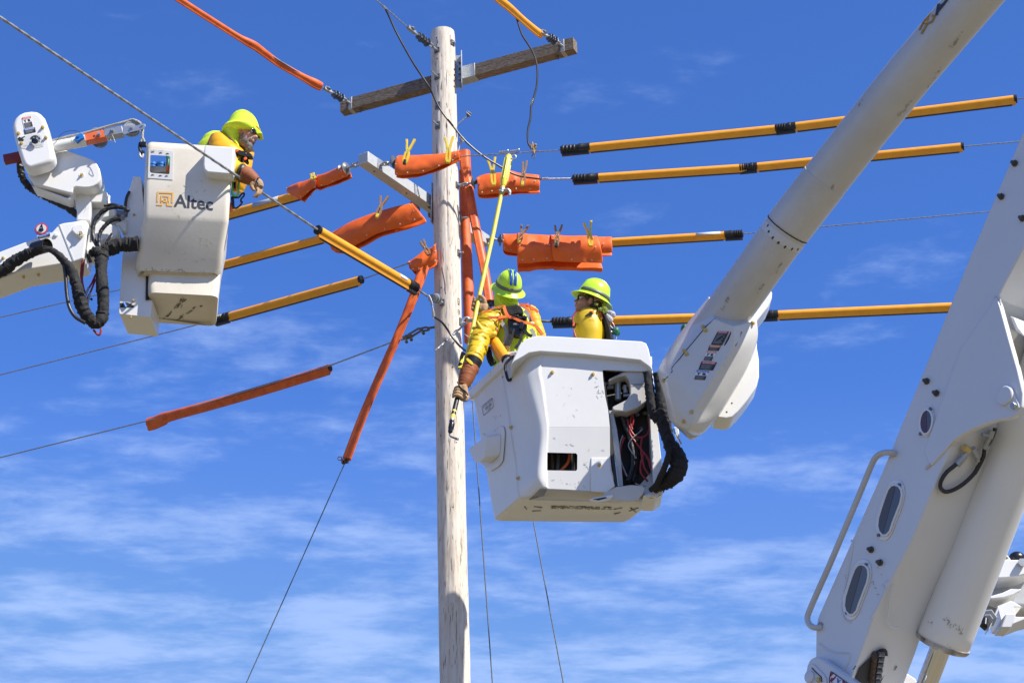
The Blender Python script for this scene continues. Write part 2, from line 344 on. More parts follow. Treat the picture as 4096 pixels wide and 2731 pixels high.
def pole_front(p, proud=0):
    """point on the pole's surface under photo pixel p"""
    d = ray(p).normalized(); Y = PY - .11
    for _ in range(12):
        q = at(p, Y); c = pole_c(q.z); r = pole_r(q.z) + proud; dx = max(-r * .995, min(r * .995, q.x - c.x)); Y = c.y - math.sqrt(r * r - dx * dx)
    q = at(p, Y); c = pole_c(q.z); n = Vector((q.x - c.x, q.y - c.y, 0)).normalized(); return q, n
def washer(p, w=.055, bolt=.05, nut=True, h=None, ang=None):
    q, n = pole_front(p); t = Vector((0, 0, 1)); s_ = n.cross(t)
    wa = MB().box(q + n * .004, (s_, t, n), (w / 2, (h or w) / 2, .004)).build('square_washer', 'galv_dark', pole, bevel=.001)
    if nut:
        k = MB().lathe(q + n * .008, n, [(0, .0001), (0, .014), (.012, .014), (.012, .0085), (bolt, .0085), (bolt, 0.0001)], 6); k.build('bolt', 'galv', wa)
    return q, n
washer(B(1197, 338), bolt=.02); washer(B(1078, 604), bolt=.10); washer(B(1082, 985), .05, .09, h=.075); washer(B(1082, 830), .05, .02, h=.075)
washer(C(1137, 348), .05, .02, h=.06); washer(C(1157, 582), .04, .06, h=.065); washer(C(1148, 838), .045, .04, h=.065)
# knots and bolt holes
for p, r in ((B(1072, 296), .006), (B(1076, 460), .007), (B(1222, 1090), .005), (B(1223, 1302), .005), (B(1226, 1342), .005), (C(1022, 1086), .007), (W(920, 652), .009), (Q(118, 345), .008), (Q(180, 1522), .005), (U(2200, 1292), .006), (E(85, 1400), .006)):
    q, n = pole_front(p); MB().lathe(q - n * .004, n, [(0, .0001), (0, r), (.0055, r), (.0055, .0001)], 10).build('bolt_hole', 'dark_inside', pole)
# the dark sunk nameplate patches
for a, b in (((893, 560), (940, 670)), ((905, 740), (935, 810))):
    q, n = pole_front(W((a[0] + b[0]) / 2, (a[1] + b[1]) / 2)); s_ = Vector((0, 0, 1)).cross(n)
    m = MB(); hw, hh = .011, (b[1] - a[1]) / 3.92 / 450 / 2
    for sx in (-1, 1): m.tube([q + s_ * hw * sx + Vector((0, 0, hh)), q + s_ * hw * sx * 1.1 + n * .0005, q + s_ * hw * sx - Vector((0, 0, hh))], .0022, 5)
    for sz in (-1, 0, 1): m.tube([q - s_ * hw + Vector((0, 0, hh * sz)), q + s_ * hw + Vector((0, 0, hh * sz))], .002, 5)
    m.build('staple_mark', 'rust', pole)
# long drying checks on the left side
for pts in ([(655, 70), (680, 180), (695, 270), (710, 350), (705, 410), (717, 490)], [(1080, -1)],):
    if len(pts) < 3: continue
    m = MB(); m.tube([pole_front(W(*p))[0] for p in pts], .0022, 5).build('drying_crack', 'dark_inside', pole)
m = MB(); m.tube([pole_front(B(*p))[0] for p in ((1072, 300), (1080, 330), (1072, 355), (1085, 400))], [.002, .004, .003, .001], 5).build('drying_crack', 'dark_inside', pole)

rn = random.Random(12)
for k in range(26):
    y0 = 130 + 1400 * (k + rn.random()) / 26; cx_ = 1018 + 27 * (y0 - 60) / 1508; x0 = cx_ + (rn.random() - .5) * 44; ln_ = 14 + rn.random() * 46; x1 = x0 + (rn.random() - .5) * 3
    if 1110 < y0 and 600 < y0 < 800 and x0 > 1040: continue
    pts = [pole_front(D(x0 + (x1 - x0) * t + math.sin(t * 9 + k) * .7, y0 + ln_ * t), -.0005)[0] for t in (0, .2, .4, .6, .8, 1)]
    MB().tube(pts, [.0004, .0011, .0017, .0013, .0009, .0003], 5).build('drying_crack', 'dark_inside' if k % 3 else 'rust', pole)

# wooden crossarm
def arm_y(p): return p
aL = at(B(333, 850), 15.57); aR = at(B(2158, 358), 14.62)
dx = (aR - aL).normalized(); side = dx.cross(Vector((0, 0, 1))).normalized(); upv = side.cross(dx)
if side.y > 0: pass
fr = side if side.y < 0 else -side       # toward the camera
HW, HH = .047, .062
m = MB(); nn = 44; rg = []
def armpt(t, s_, u_): return aL.lerp(aR, t) + fr * s_ + upv * u_
ca = bpy.data.objects
prof = [(-HW, -HH), (-HW, HH * .2), (-HW, HH), (HW, HH), (HW, HH * .22), (HW - .004, HH * .19), (HW, HH * .16), (HW, -HH)]
for i in range(nn + 1):
    t = i / nn; rg.append([armpt(t, a + noise.noise(Vector((t * 30, a * 90, b * 90))) * .0012, b + noise.noise(Vector((t * 25, a * 50, b * 50 + 9))) * .0015) for a, b in prof])
xa = m.rings(rg).build('wooden_crossarm', 'arm_wood', pole, smooth=25, bevel=.0025)
def arm_t(p):   # arm parameter under a photo pixel
    best = min((abs(((armpt(k / 400, HW, 0) - CAM).normalized() - ray(p).normalized()).length), k / 400) for k in range(401)); return best[1]
def collar(t0, t1, name='strap_plate', o=.004):
    rr = []
    for t in (t0, t1): rr.append([armpt(t, a * (HW + o), b * (HH + o)) for a, b in ((-1, -1), (-1, 1), (1, 1), (1, -1))])
    return MB().rings(rr).build(name, 'galv', xa, bevel=.002)
tl = arm_t(B(392, 800)); collar(tl - .008, tl + .008); tr = arm_t(B(2057, 372)); collar(tr - .008, tr + .008)
tg0, tg1 = arm_t(B(1282, 570)), arm_t(B(1372, 545)); gs = collar(tg0 - .02, tg1, 'gain_sleeve', .006)
for t in (arm_t(B(477, 850)), arm_t(B(2024, 455))):
    MB().lathe(armpt(t, 0, -HH), -upv, [(0, .001), (0, .014), (.012, .014), (.012, .009), (.035, .009), (.035, .001)], 6).build('carriage_bolt', 'galv_dark', xa)
# gain bracket right of the pole
q0 = at(B(1258, 428), 14.98); q1 = at(B(1262, 682), 14.98)
w1 = at(B(1222, 428), 14.98); 
br = MB(); br.box((q0 + q1) / 2 + Vector((.008, 0, 0)), ((1, 0, 0), (0, 1, 0), (q0 - q1)), (.005, .07, (q0 - q1).length / 2))
br.box((q0 + q1) / 2 - Vector((.026, -.02, 0)), ((1, 0, 0), (0, 1, 0), (q0 - q1)), (.034, .005, (q0 - q1).length / 2)); brk = br.build('gain_bracket', 'galv', pole, bevel=.0015)
for yy in (502, 547, 590, 636):
    q = at(B(1256, yy), 14.95); MB().lathe(q, (-.2, -1, 0), [(0, .001), (0, .012), (.02, .012), (.02, .008), (.045, .008), (.045, .001)], 6).build('bolt', 'galv_dark', brk)

# steel crossarm
sN = at(C(456, 150), 14.30); sz = sN.z; sF = atz(C(1338, 757), sz)
sd = (sF - sN).normalized(); sr = sd.cross(Vector((0, 0, 1))).normalized(); su = sr.cross(sd); h = .052
m = MB(); m.rings([[sN + sd * t + sr * a * h + su * b * h for a, b in ((-1, -1), (-1, 1), (1, 1), (1, -1))] for t in (0, (sF - sN).length)])
sa = m.build('steel_crossarm', 'steel_arm', pole, bevel=.004, smooth=25)
m = MB(); cf = sN - sd * .001
m.m('ink_lgrey').text('lend', cf - sr * .035 - su * .012, sr, su, .038, lift=.001, th=.001, bold=.01); 
m.build('embossed_mark', None, sa)
def sap(t, a, b): return sN + sd * t + sr * a * h + su * b * h
for t in (.16, .62, 1.02): MB().lathe(sap(t, 0, -1), -su, [(0, .001), (0, .009), (.002, .009), (.002, .001)], 10).build('bolt_hole', 'dark_inside', sa)
MB().box(sap(.97, .6, -1.03), (sd, sr, su), (.05, .025, .001)).build('rating_plate', 'logo_grey', sa)
for t in (.165, .70): MB().box(sap(t, 1.04, 0), (sd, sr, su), (.0035 if t > .5 else .035, .002, h * .98)).build('side_plate', 'galv', sa, bevel=.001)
# its bracket on the pole's left side
bp = at(C(968, 488), 15.02); bt, bb = at(C(966, 345), 15.02), at(C(968, 630), 15.02)
m = MB(); m.box((bt + bb) / 2, (Vector((.35, .9, 0)), Vector((-.9, .35, 0)), Vector((0, 0, 1))), (.05, .006, (bt - bb).length / 2))
for s_ in (-1, 1):
    m.box(sap(1.13, s_ * 1.12, -.4), (sd, sr, su), (.11, .004, h * 1.25))
m.build('arm_bracket', 'galv', pole, bevel=.002)
for t, b in ((1.02, -1.45), (1.1, -1.5), (1.06, .9)): MB().lathe(sap(t, 1.2, b), sr, [(0, .001), (0, .013), (.012, .013), (.012, .001)], 6).build('bracket_bolt', 'galv_dark', pole)

# ------------------------------------------------------------------ insulators
def clevis(m, a, b, r=.011, wd=.02):
    """forked eye fitting from a to b"""
    a, b = Vector(a), Vector(b); x, y, z = frame_from(b - a); Ln = (b - a).length
    for s_ in (-1, 1):
        m.tube([a, a + x * s_ * wd * .9 + z * Ln * .25, a + x * s_ * wd + z * Ln * .6, b + x * s_ * wd * .8], r * .7, 7)
    m.tube([b - x * wd * 1.5 - z * .004, b + x * wd * 1.5 - z * .004], r * .7, 8); m.ell(a, (r * 1.3,) * 3, seg=8, rn=6); m.ell(b, (r * 1.5, r * 1.5, r * 1.5), seg=8, rn=6)
def deadend(P0, P1, label, kind='sheds', group='dead-end insulators holding the line wires', clamp=True, coil=None):
    P0, P1 = Vector(P0), Vector(P1); th = thing('insulator', label, 'insulator', P0, group); Ln = (P1 - P0).length; d = (P1 - P0).normalized()
    m = MB(); m.tube([P0 - d * .03, P0 + d * Ln * .16], .010, 8); clevis(m, P0 + d * Ln * .14, P0 + d * Ln * .30); m.build('clevis', 'galv', th)
    a, b = .28 * Ln, .66 * Ln; prof = [(a, .001), (a, .016)]; k = 4
    for i in range(k):
        t = a + (b - a) * (i + .5) / k; rr = .043 if i % 2 == 0 else .035
        prof += [(t - .010, .016), (t - .006, rr * .55), (t + .001, rr), (t + .004, rr * .98), (t + .006, .017)]
    prof += [(b, .016), (b, .001)]
    MB().lathe(P0, d, prof, 24).build('shed_stack', 'insulator_grey', th)
    m = MB(); m.tube([P0 + d * b * .97, P0 + d * Ln * .76], .012, 8)
    if clamp:
        x, y, z = frame_from(d); c = P0 + d * Ln * .86; m.box(c, (x, y, z), (.016, .012, Ln * .12)); m.box(c + y * .014, (x, y, z), (.022, .004, Ln * .05))
        m.tube([c + x * .03 * math.cos(t) + z * .03 * math.sin(t) + y * .012 for t in [i * math.pi / 8 for i in range(17)]], .005, 6)
        for s_ in (-1, 1): m.tube([c + z * s_ * Ln * .05 - y * .015, c + z * s_ * Ln * .05 + y * .035], .0045, 6); m.lathe(c + z * s_ * Ln * .05 + y * .028, y, [(0, .001), (0, .009), (.007, .009), (.007, .001)], 6)
    m.build('wire_clamp', 'galv', th)
    return th
ptop, ntop = washer(B(1076, 396), .055, .02)
zT = ptop.z
i1 = atz(B(838, 210), zT); deadend(ptop + ntop * .0, i1, 'grey ribbed insulator bolted high on the pole, just below its top')
iR0 = armpt(tr, HW + .004, .0); zR = iR0.z; iR1 = atz(B(1885, 250), zR + .03); deadend(iR0, iR1, 'grey ribbed insulator on the right end of the wooden crossarm')
iL0 = armpt(tl, HW + .004, .0); zL = iL0.z; iL1 = atz(B(185, 690), zL + .01); deadend(iL0, iL1, 'grey ribbed insulator on the left end of the wooden crossarm')
i4a = sap(.05, -.6, 0); z4 = i4a.z; i4b = atz(C(318, 232), z4)
def disc_end(P0, P1, label, group='disc insulators at the steel crossarm', cut=.62):
    P0, P1 = Vector(P0), Vector(P1); th = thing('insulator', label, 'insulator', P0, group); Ln = (P1 - P0).length; d = (P1 - P0).normalized()
    m = MB(); m.tube([P0, P0 + d * Ln * .2], .011, 8); clevis(m, P0 + d * Ln * .15, P0 + d * Ln * .5, .013, .022); m.tube([P0 + d * Ln * .45, P0 + d * Ln * .9], .009, 8); m.build('clevis', 'galv', th)
    MB().lathe(P0 + d * Ln * .78, d, [(0, .001), (0, .02), (.012, .03), (.02, .058), (.026, .058), (.03, .02), (.06, .018), (.075, .05), (.08, .05), (.086, .018), (.1, .016), (.1, .001)], 24).build('shed_stack', 'insulator_grey', th)
    return th
disc_end(i4a, i4b, 'disc insulator at the near tip of the steel crossarm, leading left')
i5a = sap(.17, 1.05, 0); i5b = atz(C(682, 178), i5a.z); disc_end(i5a, i5b, 'disc insulator at the near tip of the steel crossarm, leading right')
i6a = sap((sF - sN).length - .05, 1, 0); i6b = atz(C(1455, 742), i6a.z); disc_end(i6a, i6b, 'disc insulator at the far tip of the steel crossarm, leading right')
i7a = sap(.93, -1.05, .3); i7b = atz(C(830, 505), i7a.z); disc_end(i7a, i7b, 'disc insulator beside the steel crossarm bracket, half under the large orange blanket')
# rod insulator from the right side of the pole
q, n = pole_front(C(1150, 350)); i8b = at(C(1262, 326), 14.98); disc_end(q, i8b, 'disc insulator on a long eye bolt, right side of the pole')
# pin insulator on top of the steel arm
pi_ = thing('insulator', 'grey porcelain pin insulator standing on the far half of the steel crossarm', 'insulator', sap(1.49, 0, 1))
MB().tube([sap(1.49, 0, .9), sap(1.49, 0, 1) + Vector((0, 0, .06))], .014, 8).build('pin', 'galv', pi_)
MB().lathe(sap(1.49, 0, 1) + Vector((0, 0, .03)), (0, 0, 1), [(0, .001), (0, .035), (.012, .075), (.022, .08), (.03, .035), (.05, .033), (.062, .072), (.072, .074), (.08, .033), (.10, .03), (.112, .045), (.125, .045), (.13, .03), (.15, .038), (.16, .03), (.16, .001)], 28).build('shed_stack', 'porcelain_grey', pi_)
# spool insulator at the left of the pole
zS = pole_front(W(670, 640))[0].z
q, n = pole_front(W(665, 628)); sp = thing('insulator', 'grey spool insulator in a clevis at the left side of the pole, below the blankets', 'insulator', q)
c0 = at(W(535, 545), q.y - .10); c1 = at(W(455, 545), q.y - .2)
MB().box(q + n * .004, (n.cross(Vector((0, 0, 1))), (0, 0, 1), n), (.022, .03, .004)).build('square_washer', 'galv_dark', sp, bevel=.001)
m = MB(); m.tube(spline([q, at(W(630, 610), q.y - .05), at(W(590, 570), q.y - .08), c0], 4), .013, 8); m.tube(spline([q, at(W(620, 640), q.y - .04), at(W(585, 600), q.y - .07), c0 + Vector((0, 0, -.03))], 4), .011, 8); m.build('clevis', 'galv', sp)
MB().lathe(c0 + Vector((.03, .02, 0)), c1 - c0, [(0, .001), (0, .02), (.004, .042), (.016, .044), (.024, .026), (.045, .024), (.055, .042), (.066, .04), (.075, .024), (.105, .022), (.118, .036), (.13, .036), (.136, .001)], 24).build('shed_stack', 'porcelain_grey', sp)
SPOOL = at(W(425, 525), q.y - .22)
# small guy ends above right
m = MB(); m.cable(at(B(1240, 972), 15.0), at(B(1310, 912), 14.9), .005); m.cable(at(B(1310, 912), 14.9), at(B(1345, 893), 14.88), .005)
gt = thing('guy_tail', 'short cut wire tail with a bolted clamp sticking out right of the pole', 'wire', at(B(1240, 972), 15.0)); m.build('wire_tail', 'galv', gt)
m = MB(); q = at(B(1320, 906), 14.9); m.box(q, ((1, 0, .5), (0, 1, 0), (-.5, 0, 1)), (.018, .012, .012)); m.tube([q + Vector((-.02, -.02, .02)), q + Vector((.02, -.02, -.02))], .006, 6); m.tube([q + Vector((-.01, -.02, .03)), q + Vector((.03, -.02, 0))], .006, 6); m.build('clamp', 'galv_dark', gt)
gt = thing('guy_clamp', 'small galvanised wire clamp by the right edge of the pole above the top blanket', 'clamp', at(B(1262, 1100), 14.98))
m = MB(); q = at(B(1266, 1100), 14.98)
for k in range(3): m.lathe(q + Vector((.012 * (k - 1), -.01, .02 - .018 * k)), (1, -1, .2), [(0, .001), (0, .011), (.012, .011), (.012, .001)], 6)
m.box(q, ((.3, 0, 1), (0, 1, 0), (1, 0, -.3)), (.035, .006, .014)); m.tube(spline([q, q + Vector((-.02, 0, -.08)), q + Vector((-.03, 0, -.16))], 4), .005, 6); m.build('clamp', 'galv', gt)
# ------------------------------------------------------------------ wires
def wire(P0, P1, label, r=.0052, m_='cable_alu', strands=3, cat='wire', name='power_line', group=None, pitch=.05, via=()):
    m = MB(); pts = [Vector(P0)] + [Vector(v) for v in via] + [Vector(P1)]; rings = []; tot = 0; fx = None
    for a, b in zip(pts, pts[1:]):
        x, y, z = frame_from(b - a); Ln = (b - a).length; n = max(1, int(Ln / .022))
        for i in range(n + (b is pts[-1])):
            t = i / n; tw = 2 * math.pi * (tot + t * Ln) / pitch / strands; p = a.lerp(b, t)
            rings.append([p + (x * math.cos(u) + y * math.sin(u)) * r * (1 + .16 * math.cos(strands * (u - tw))) for u in [2 * math.pi * k / (strands * 4) for k in range(strands * 4)]])
        tot += Ln
    m.rings(rings)
    return tag(m.build(name, m_), label, cat, group)
def ext(P, Q, k):   # extend P->Q beyond Q by k metres
    P, Q = Vector(P), Vector(Q); return Q + (Q - P).normalized() * k
# ------------------------------------------------------------------ rigid line covers (orange hose with skirt)
def keyhole(p0, p1, r, fl, seg=16, n=2, lo=0, hi=1):
    x, y, z = frame_from(p1 - p0); y = y if y.z > 0 else -y; x = y.cross(z); rings = []
    for i in range(n):
        c = p0.lerp(p1, i / (n - 1)); ring = []
        for k in range(seg + 1):
            a = R(-62 + (304) * k / seg); ring.append(c + x * r * math.cos(a) + y * r * math.sin(a))
        w_ = r * .30
        ring += [c - x * w_ - y * (r + fl), c - x * w_ * .2 - y * (r + fl), c - x * w_ * .2 - y * r * .2, c + x * w_ * .2 - y * r * .2, c + x * w_ * .2 - y * (r + fl), c + x * w_ - y * (r + fl)]
        rings.append(ring)
    return rings
def collar_part(par, p0, p1, r):
    d = p1 - p0; Ln = d.length; prof = [(0, .001), (0, r * .95)]; k = 4
    for i in range(k):
        t = Ln * (.04 + .5 * i / k); prof += [(t, r * 1.0), (t + Ln * .03, r * 1.2), (t + Ln * .06, r * 1.2), (t + Ln * .09, r * 1.0)]
    prof += [(Ln * .60, r * 1.02), (Ln * .62, r * 1.18), (Ln * .74, r * 1.18), (Ln * .76, r * 1.1), (Ln, r * 1.1), (Ln, .001)]
    m = MB().lathe(p0, d, prof, 20); x, y, z = frame_from(d); y = y if y.z > 0 else -y; m.box(p0 + d * .5 - y * r * 1.35, (x, y, z), (r * .4, r * .32, Ln * .46)); return m.build('end_collar', 'black_rubber', par)
def cover(p0, p1, label, r=.033, fl=.018, c0=0, c1=0, m_='insul_orange', group='orange insulating line covers', tape=None, tapep=(.1, .2)):
    """line cover from p0 to p1 (both on the wire); c0 / c1 = length of the black collar at either end"""
    th = thing('line_cover', label, 'line cover', p0, group); d = (p1 - p0).normalized(); a = p0 + d * abs(c0) * .9; b = p1 - d * abs(c1) * .9
    sh = MB().rings(keyhole(a, b, r, fl, n=12)).build('shell', m_, th, smooth=40)
    x, y, z = frame_from(d); y = y if y.z > 0 else -y
    MB().box((a + b) / 2 - y * (r + fl + .002), (x, y, z), (r * .26, .003, (b - a).length / 2 - .03)).build('skirt_lip', 'black_rubber', sh)
    if c0 > 0: collar_part(th, p0, p0 + d * c0, r * 1.05)
    else: MB().lathe(a, d, [(0, .001), (-.012, r * .8), (-.012, r * 1.06), (.012, r * 1.06), (.012, .001)], 18).build('end_ring', 'black_rubber', th)
    if c1 > 0: collar_part(th, p1, p1 - d * c1, r * 1.05)
    else: MB().lathe(b, -d, [(0, .001), (-.012, r * .8), (-.012, r * 1.06), (.012, r * 1.06), (.012, .001)], 18).build('end_ring', 'black_rubber', th)
    if tape:
        t0, t1 = tapep; q0, q1 = p0.lerp(p1, t0), p0.lerp(p1, t1); rg = []
        for q in (q0, q1): rg.append([q + (x * math.cos(t) + y * math.sin(t)) * (r + .0015) for t in [R(-40 + 230 * k / 12) for k in range(13)]])
        MB().rings(rg, caps=False, closed=False).build('label_tape', tape, sh, solid=.001)
    # scuffs and stamped lettering near the end
    fx = -y.cross(d); fx = fx if fx.y < 0 else -fx
    return th

# line R1: from the near tip of the steel arm to the right
z1 = i5a.z; f1 = lambda p: atz(p, z1)
wire(i5b, ext(f1(C(1885, 90)), f1(G(1804, 462)), 4), via=[f1(C(1160, 138)), f1(C(1887, 92)), f1(G(604, 621)), f1(G(1768, 478))], label='twisted bare wire running right from the topmost orange blanket through the highest yellow covers')
cover(f1(C(1887, 92)), f1(G(648, 618)), 'highest orange-yellow line cover right of the pole, black collar at its pole end', c0=.25, c1=-.01)
cover(f1(G(604, 622)), f1(G(1768, 478)), 'orange-yellow line cover ending at upper right, behind the slanting white boom', c0=.17, c1=-.01)
# line R2
q = i8b; z2 = q.z; f2 = lambda p: atz(p, z2)
wire(q, ext(f2(C(1740, 300)), f2(G(1804, 670)), 4), via=[f2(C(1740, 303)), f2(C(1972, 300)), f2(G(429, 811)), f2(G(1512, 707))], label='bare wire running right from the blanket next to the hot stick, second line down')
cover(f2(C(1972, 300)), f2(G(470, 808)), 'orange-yellow line cover on the second line, between the jumper end and the joint collar', c0=.23, c1=-.01)
cover(f2(G(429, 812)), f2(G(1512, 707)), 'orange-yellow line cover on the second line, passing behind the white boom', c0=.16, c1=-.01)
# line R3
z3 = i6a.z; f3 = lambda p: atz(p, z3)
wire(i6b, ext(f3(G(452, 1112)), f3(G(1635, 1010)), 5), via=[f3(C(2180, 758)), f3(G(452, 1128))], label='bare wire running right from the three-clip orange blanket, third line down')
cover(f3(C(2180, 758)), f3(G(450, 1128)), 'short orange-yellow cover with a white sticker, right of the widest orange blanket', c0=-.01, c1=.17, tape='ink_lgrey', tapep=(.67, .84))
# line R4
q4, n4 = pole_front(W(960, 930)); z4r = q4.z; f4 = lambda p: atz(p, z4r)
wire(f4(N_ := Nz(1180, 858)), f4(C(1830, 1332)), 'thick twisted wire behind the left lineman in the right bucket', r=.011, m_='cable_dark', pitch=.09)
cover(f4(C(1822, 1333)), f4(Fz(690, 472)), 'orange-yellow line cover running behind the bare-faced worker in the right bucket', c0=.22, c1=-.01)
cover(f4(Fz(688, 472)), f4(D(2330, 697)), 'orange-yellow line cover on the lowest line right of the white boom tip', c0=.18, c1=-.01)

# lines to the left
fl1 = lambda p: atz(p, z4); wl1 = i4b
wire(wl1, ext(wl1, fl1(D(530, 487)), 6), via=[fl1(C(60, 395)), fl1(D(420, 521))], label='bare wire running left from the near tip of the steel crossarm, behind the left bucket')
cover(fl1(C(60, 395)), fl1(D(420, 521)), 'orange-yellow line cover the left lineman reaches towards, with a grey tape band', tape='ink_grey', tapep=(.22, .42), r=.036)
z7 = i7a.z; f7 = lambda p: atz(p, z7)
wire(i7b, ext(f7(D(275,660)), f7(D(0, 725)), 4), via=[f7(C(190, 722)), f7(D(420, 632))], label='bare wire leaving the large orange blanket to the left, below the left bucket')
cover(f7(C(190, 722)), f7(D(420, 632)), 'orange-yellow line cover between the large orange blanket and the left bucket', r=.034)
z8 = at(D(985, 600), 15).z; f8 = lambda p: atz(p, z8)
wire(f8(D(985, 588)), ext(f8(D(445, 743)), f8(D(0, 858)), 4), via=[f8(U(1960, 98)), f8(U(1650, 205)), f8(U(634, 487))], label='bare wire leaving the small orange blanket left of the pole')
cover(f8(U(634, 487)), f8(U(1650, 205)), 'short orange-yellow line cover hanging in the open right of the left bucket bottom', c0=.17, c1=-.01, r=.036)
# guarded messenger lower left
z9 = at(W(560, 1005), 15).z; f9 = lambda p: atz(p, z9)
g9 = f9(U(1905, 625))
wire(g9, ext(f9(U(165,1185)), f9(D(0, 1050)), 4), via=[f9(U(1428, 805)), f9(U(168, 1186))], label='bare messenger wire running lower left through the long orange hose', r=.006)
# shackles and links
tl_ = thing('guy_link', 'dark rusty shackle links tying the lowest left wire to the pole', 'shackle', f9(W(555, 1005)))
def lk(p, q, w_, r=.009):
    P, Q_ = f9(W(*p)), f9(W(*q)); x, y, z = frame_from(Q_ - P, Vector((0, 1, 0))); c = []
    for s_ in (1, -1):
        c += [P + y * w_ * s_] if s_ == 1 else []
    m = MB(); mid = (P + Q_) / 2
    loop = [P, P + y * w_ + z * w_ * .5, Q_ + y * w_ - z * w_ * .5, Q_, Q_ - y * w_ - z * w_ * .5, P - y * w_ + z * w_ * .5, P]
    m.tube(loop, r, 8); return m
lk((555, 1010), (440, 1030), .004, .009).build('eye_bolt', 'galv_dark', tl_)
lk((455, 1030), (320, 1060), .028, .010).build('thimble_eye', 'galv_dark', tl_)
lk((330, 1040), (150, 1150), .022, .010).build('long_link', 'galv_dark', tl_)
lk((190, 1150), (60, 1185), .018, .011).build('shackle', 'galv_dark', tl_)
lk((90, 1180), (-20, 1195), .026, .008).build('dead_end_loop', 'galv', tl_)
for a, b in (((320, 1040), (372, 1115)), ((150, 1110), (180, 1215)), ((92, 1135), (104, 1248))):
    m = MB(); m.tube([f9(W(*a)), f9(W(*b))], .008, 6); m.lathe(f9(W(*b)), f9(W(*a)) - f9(W(*b)), [(0, .001), (0, .015), (.012, .015), (.012, .001)], 6); m.build('cross_bolt', 'galv_dark', tl_)
# orange long hose on it
def hose(pts, rs, label, name='line_hose', m_='hose_orange', fl=.02, lipdir=None, cat='line hose', group='orange rubber line hoses', n=6):
    th = thing(name, label, cat, pts[0], group); P = spline(pts, n); rr = rspline(rs, n)
    m = MB(); rings = []
    for i, p in enumerate(P):
        d = (P[min(i + 1, len(P) - 1)] - P[max(i - 1, 0)]).normalized(); dn = lipdir or Vector((0, 0, -1)); dn = (dn - d * dn.dot(d)).normalized(); x = dn.cross(d).normalized(); r = rr[i]; ring = []
        for k in range(15):
            a = R(28 + 304 * k / 14); ring.append(p + dn * r * math.cos(a) + x * r * math.sin(a))
        ring += [p + dn * (r + fl) - x * r * .22, p + dn * (r + fl) - x * r * .04, p + dn * r * .3, p + dn * (r + fl) + x * r * .04, p + dn * (r + fl) + x * r * .22]
        rings.append(ring)
    sh = m.rings(rings).build('hose_body', m_, th, smooth=45)
    return th, sh, P
p = [f9(U(168, 1205)), f9(U(215, 1192)), f9(U(285, 1162)), f9(U(330, 1145)), f9(U(620, 1065)), f9(U(1000, 955)), f9(U(1428, 822))]
th, sh, _ = hose(p, [.052, .052, .05, .038, .037, .037, .037], 'long dusty orange hose with a bell end on the lowest left wire', fl=.026)
x, y, z = frame_from(p[-1] - p[-2]); MB().tube([p[-1] + z * .004, p[-1] + z * .006], .028, 14).build('hose_mouth', 'dark_inside', th)
# guy wire and its orange guard
GY = 14.75
gp_ = [at(U(2092, 60), 14.9), at(U(2075, 140), 14.85), at(U(2010, 330), GY), at(U(1900, 600), GY), at(U(1838, 740), GY), at(U(1745, 950), GY), at(U(1640, 1200), GY), at(U(1545, 1455), GY)]
hose(gp_, [.05, .048, .040, .036, .036, .036, .036, .037], 'orange guard on the guy wire slanting down to the lower left', name='guy_guard', fl=.016, lipdir=Vector((.7, -.7, 0)))
ge = at(U(1535, 1475), GY); wire(gp_[-1], ext(ge, at(D(565, 1568), GY), 6), 'thin guy wire dropping to the lower left below its orange guard', r=.0042, m_='cable_dark', name='guy_wire')
gc = thing('guy_clamp', 'small dark clamp with an eye ring at the lower end of the guy guard', 'clamp', ge)
m = MB(); m.box(ge, ((1, 0, .25), (0, 1, 0), (-.25, 0, 1)), (.028, .014, .012))
for s_ in (-1, 0, 1): m.lathe(ge + Vector((.022 * s_, -.02, -.018)), (0, 0, 1), [(0, .001), (0, .009), (.035, .009), (.035, .001)], 6)
c = ge + Vector((-.045, 0, .03)); m.tube([c + Vector((.016 * math.cos(t), 0, .016 * math.sin(t))) for t in [i * math.pi / 6 for i in range(13)]], .004, 6); m.build('clamp', 'rust', gc)
# guards to the right of the pole
g1 = [at(C(1193, 105), 15.1), at(C(1196, 160), 15.1), at(C(1200, 220), 15.1), at(C(1210, 275), 15.1), at(C(1242, 480), 15.05), at(C(1300, 780), 15.0), at(C(1345, 1000), 14.95), at(C(1372, 1190), 14.9)]
hose(g1, [.050, .049, .047, .040, .038, .037, .037, .037], 'orange guard with a wide top, slanting down right of the pole', name='guy_guard', lipdir=Vector((-.8, -.6, 0)), fl=.01)
g2 = [at(C(1168, 240), 15.3), at(C(1180, 450), 15.3), at(C(1192, 620), 15.3), at(C(1205, 900), 15.3), at(C(1215, 1150), 15.3), at(C(1228, 1480), 15.3)]
hose(g2, [.022, .03, .040, .045, .047, .047], 'straight orange guard close against the right side of the pole', name='guy_guard', lipdir=Vector((.9, -.4, 0)), fl=.008)
gc = thing('guy_clamp', 'black clamp at the foot of the slanting orange guard, beside the raised glove', 'clamp', at(Nz(645, 620), 14.9)); q = at(Nz(650, 625), 14.9)
m = MB(); m.box(q, ((1, 0, .1), (0, 1, 0), (-.1, 0, 1)), (.026, .02, .016)); m.lathe(q + Vector((.03, -.02, 0)), (0, 0, 1), [(-.03, .001), (-.03, .009), (.03, .009), (.03, .001)], 6); m.tube([q, at(Nz(560, 640), 14.9)], .009, 6); m.tube([q, at(Nz(655, 690), 14.9)], .006, 6); m.build('clamp', 'black_plastic', gc)
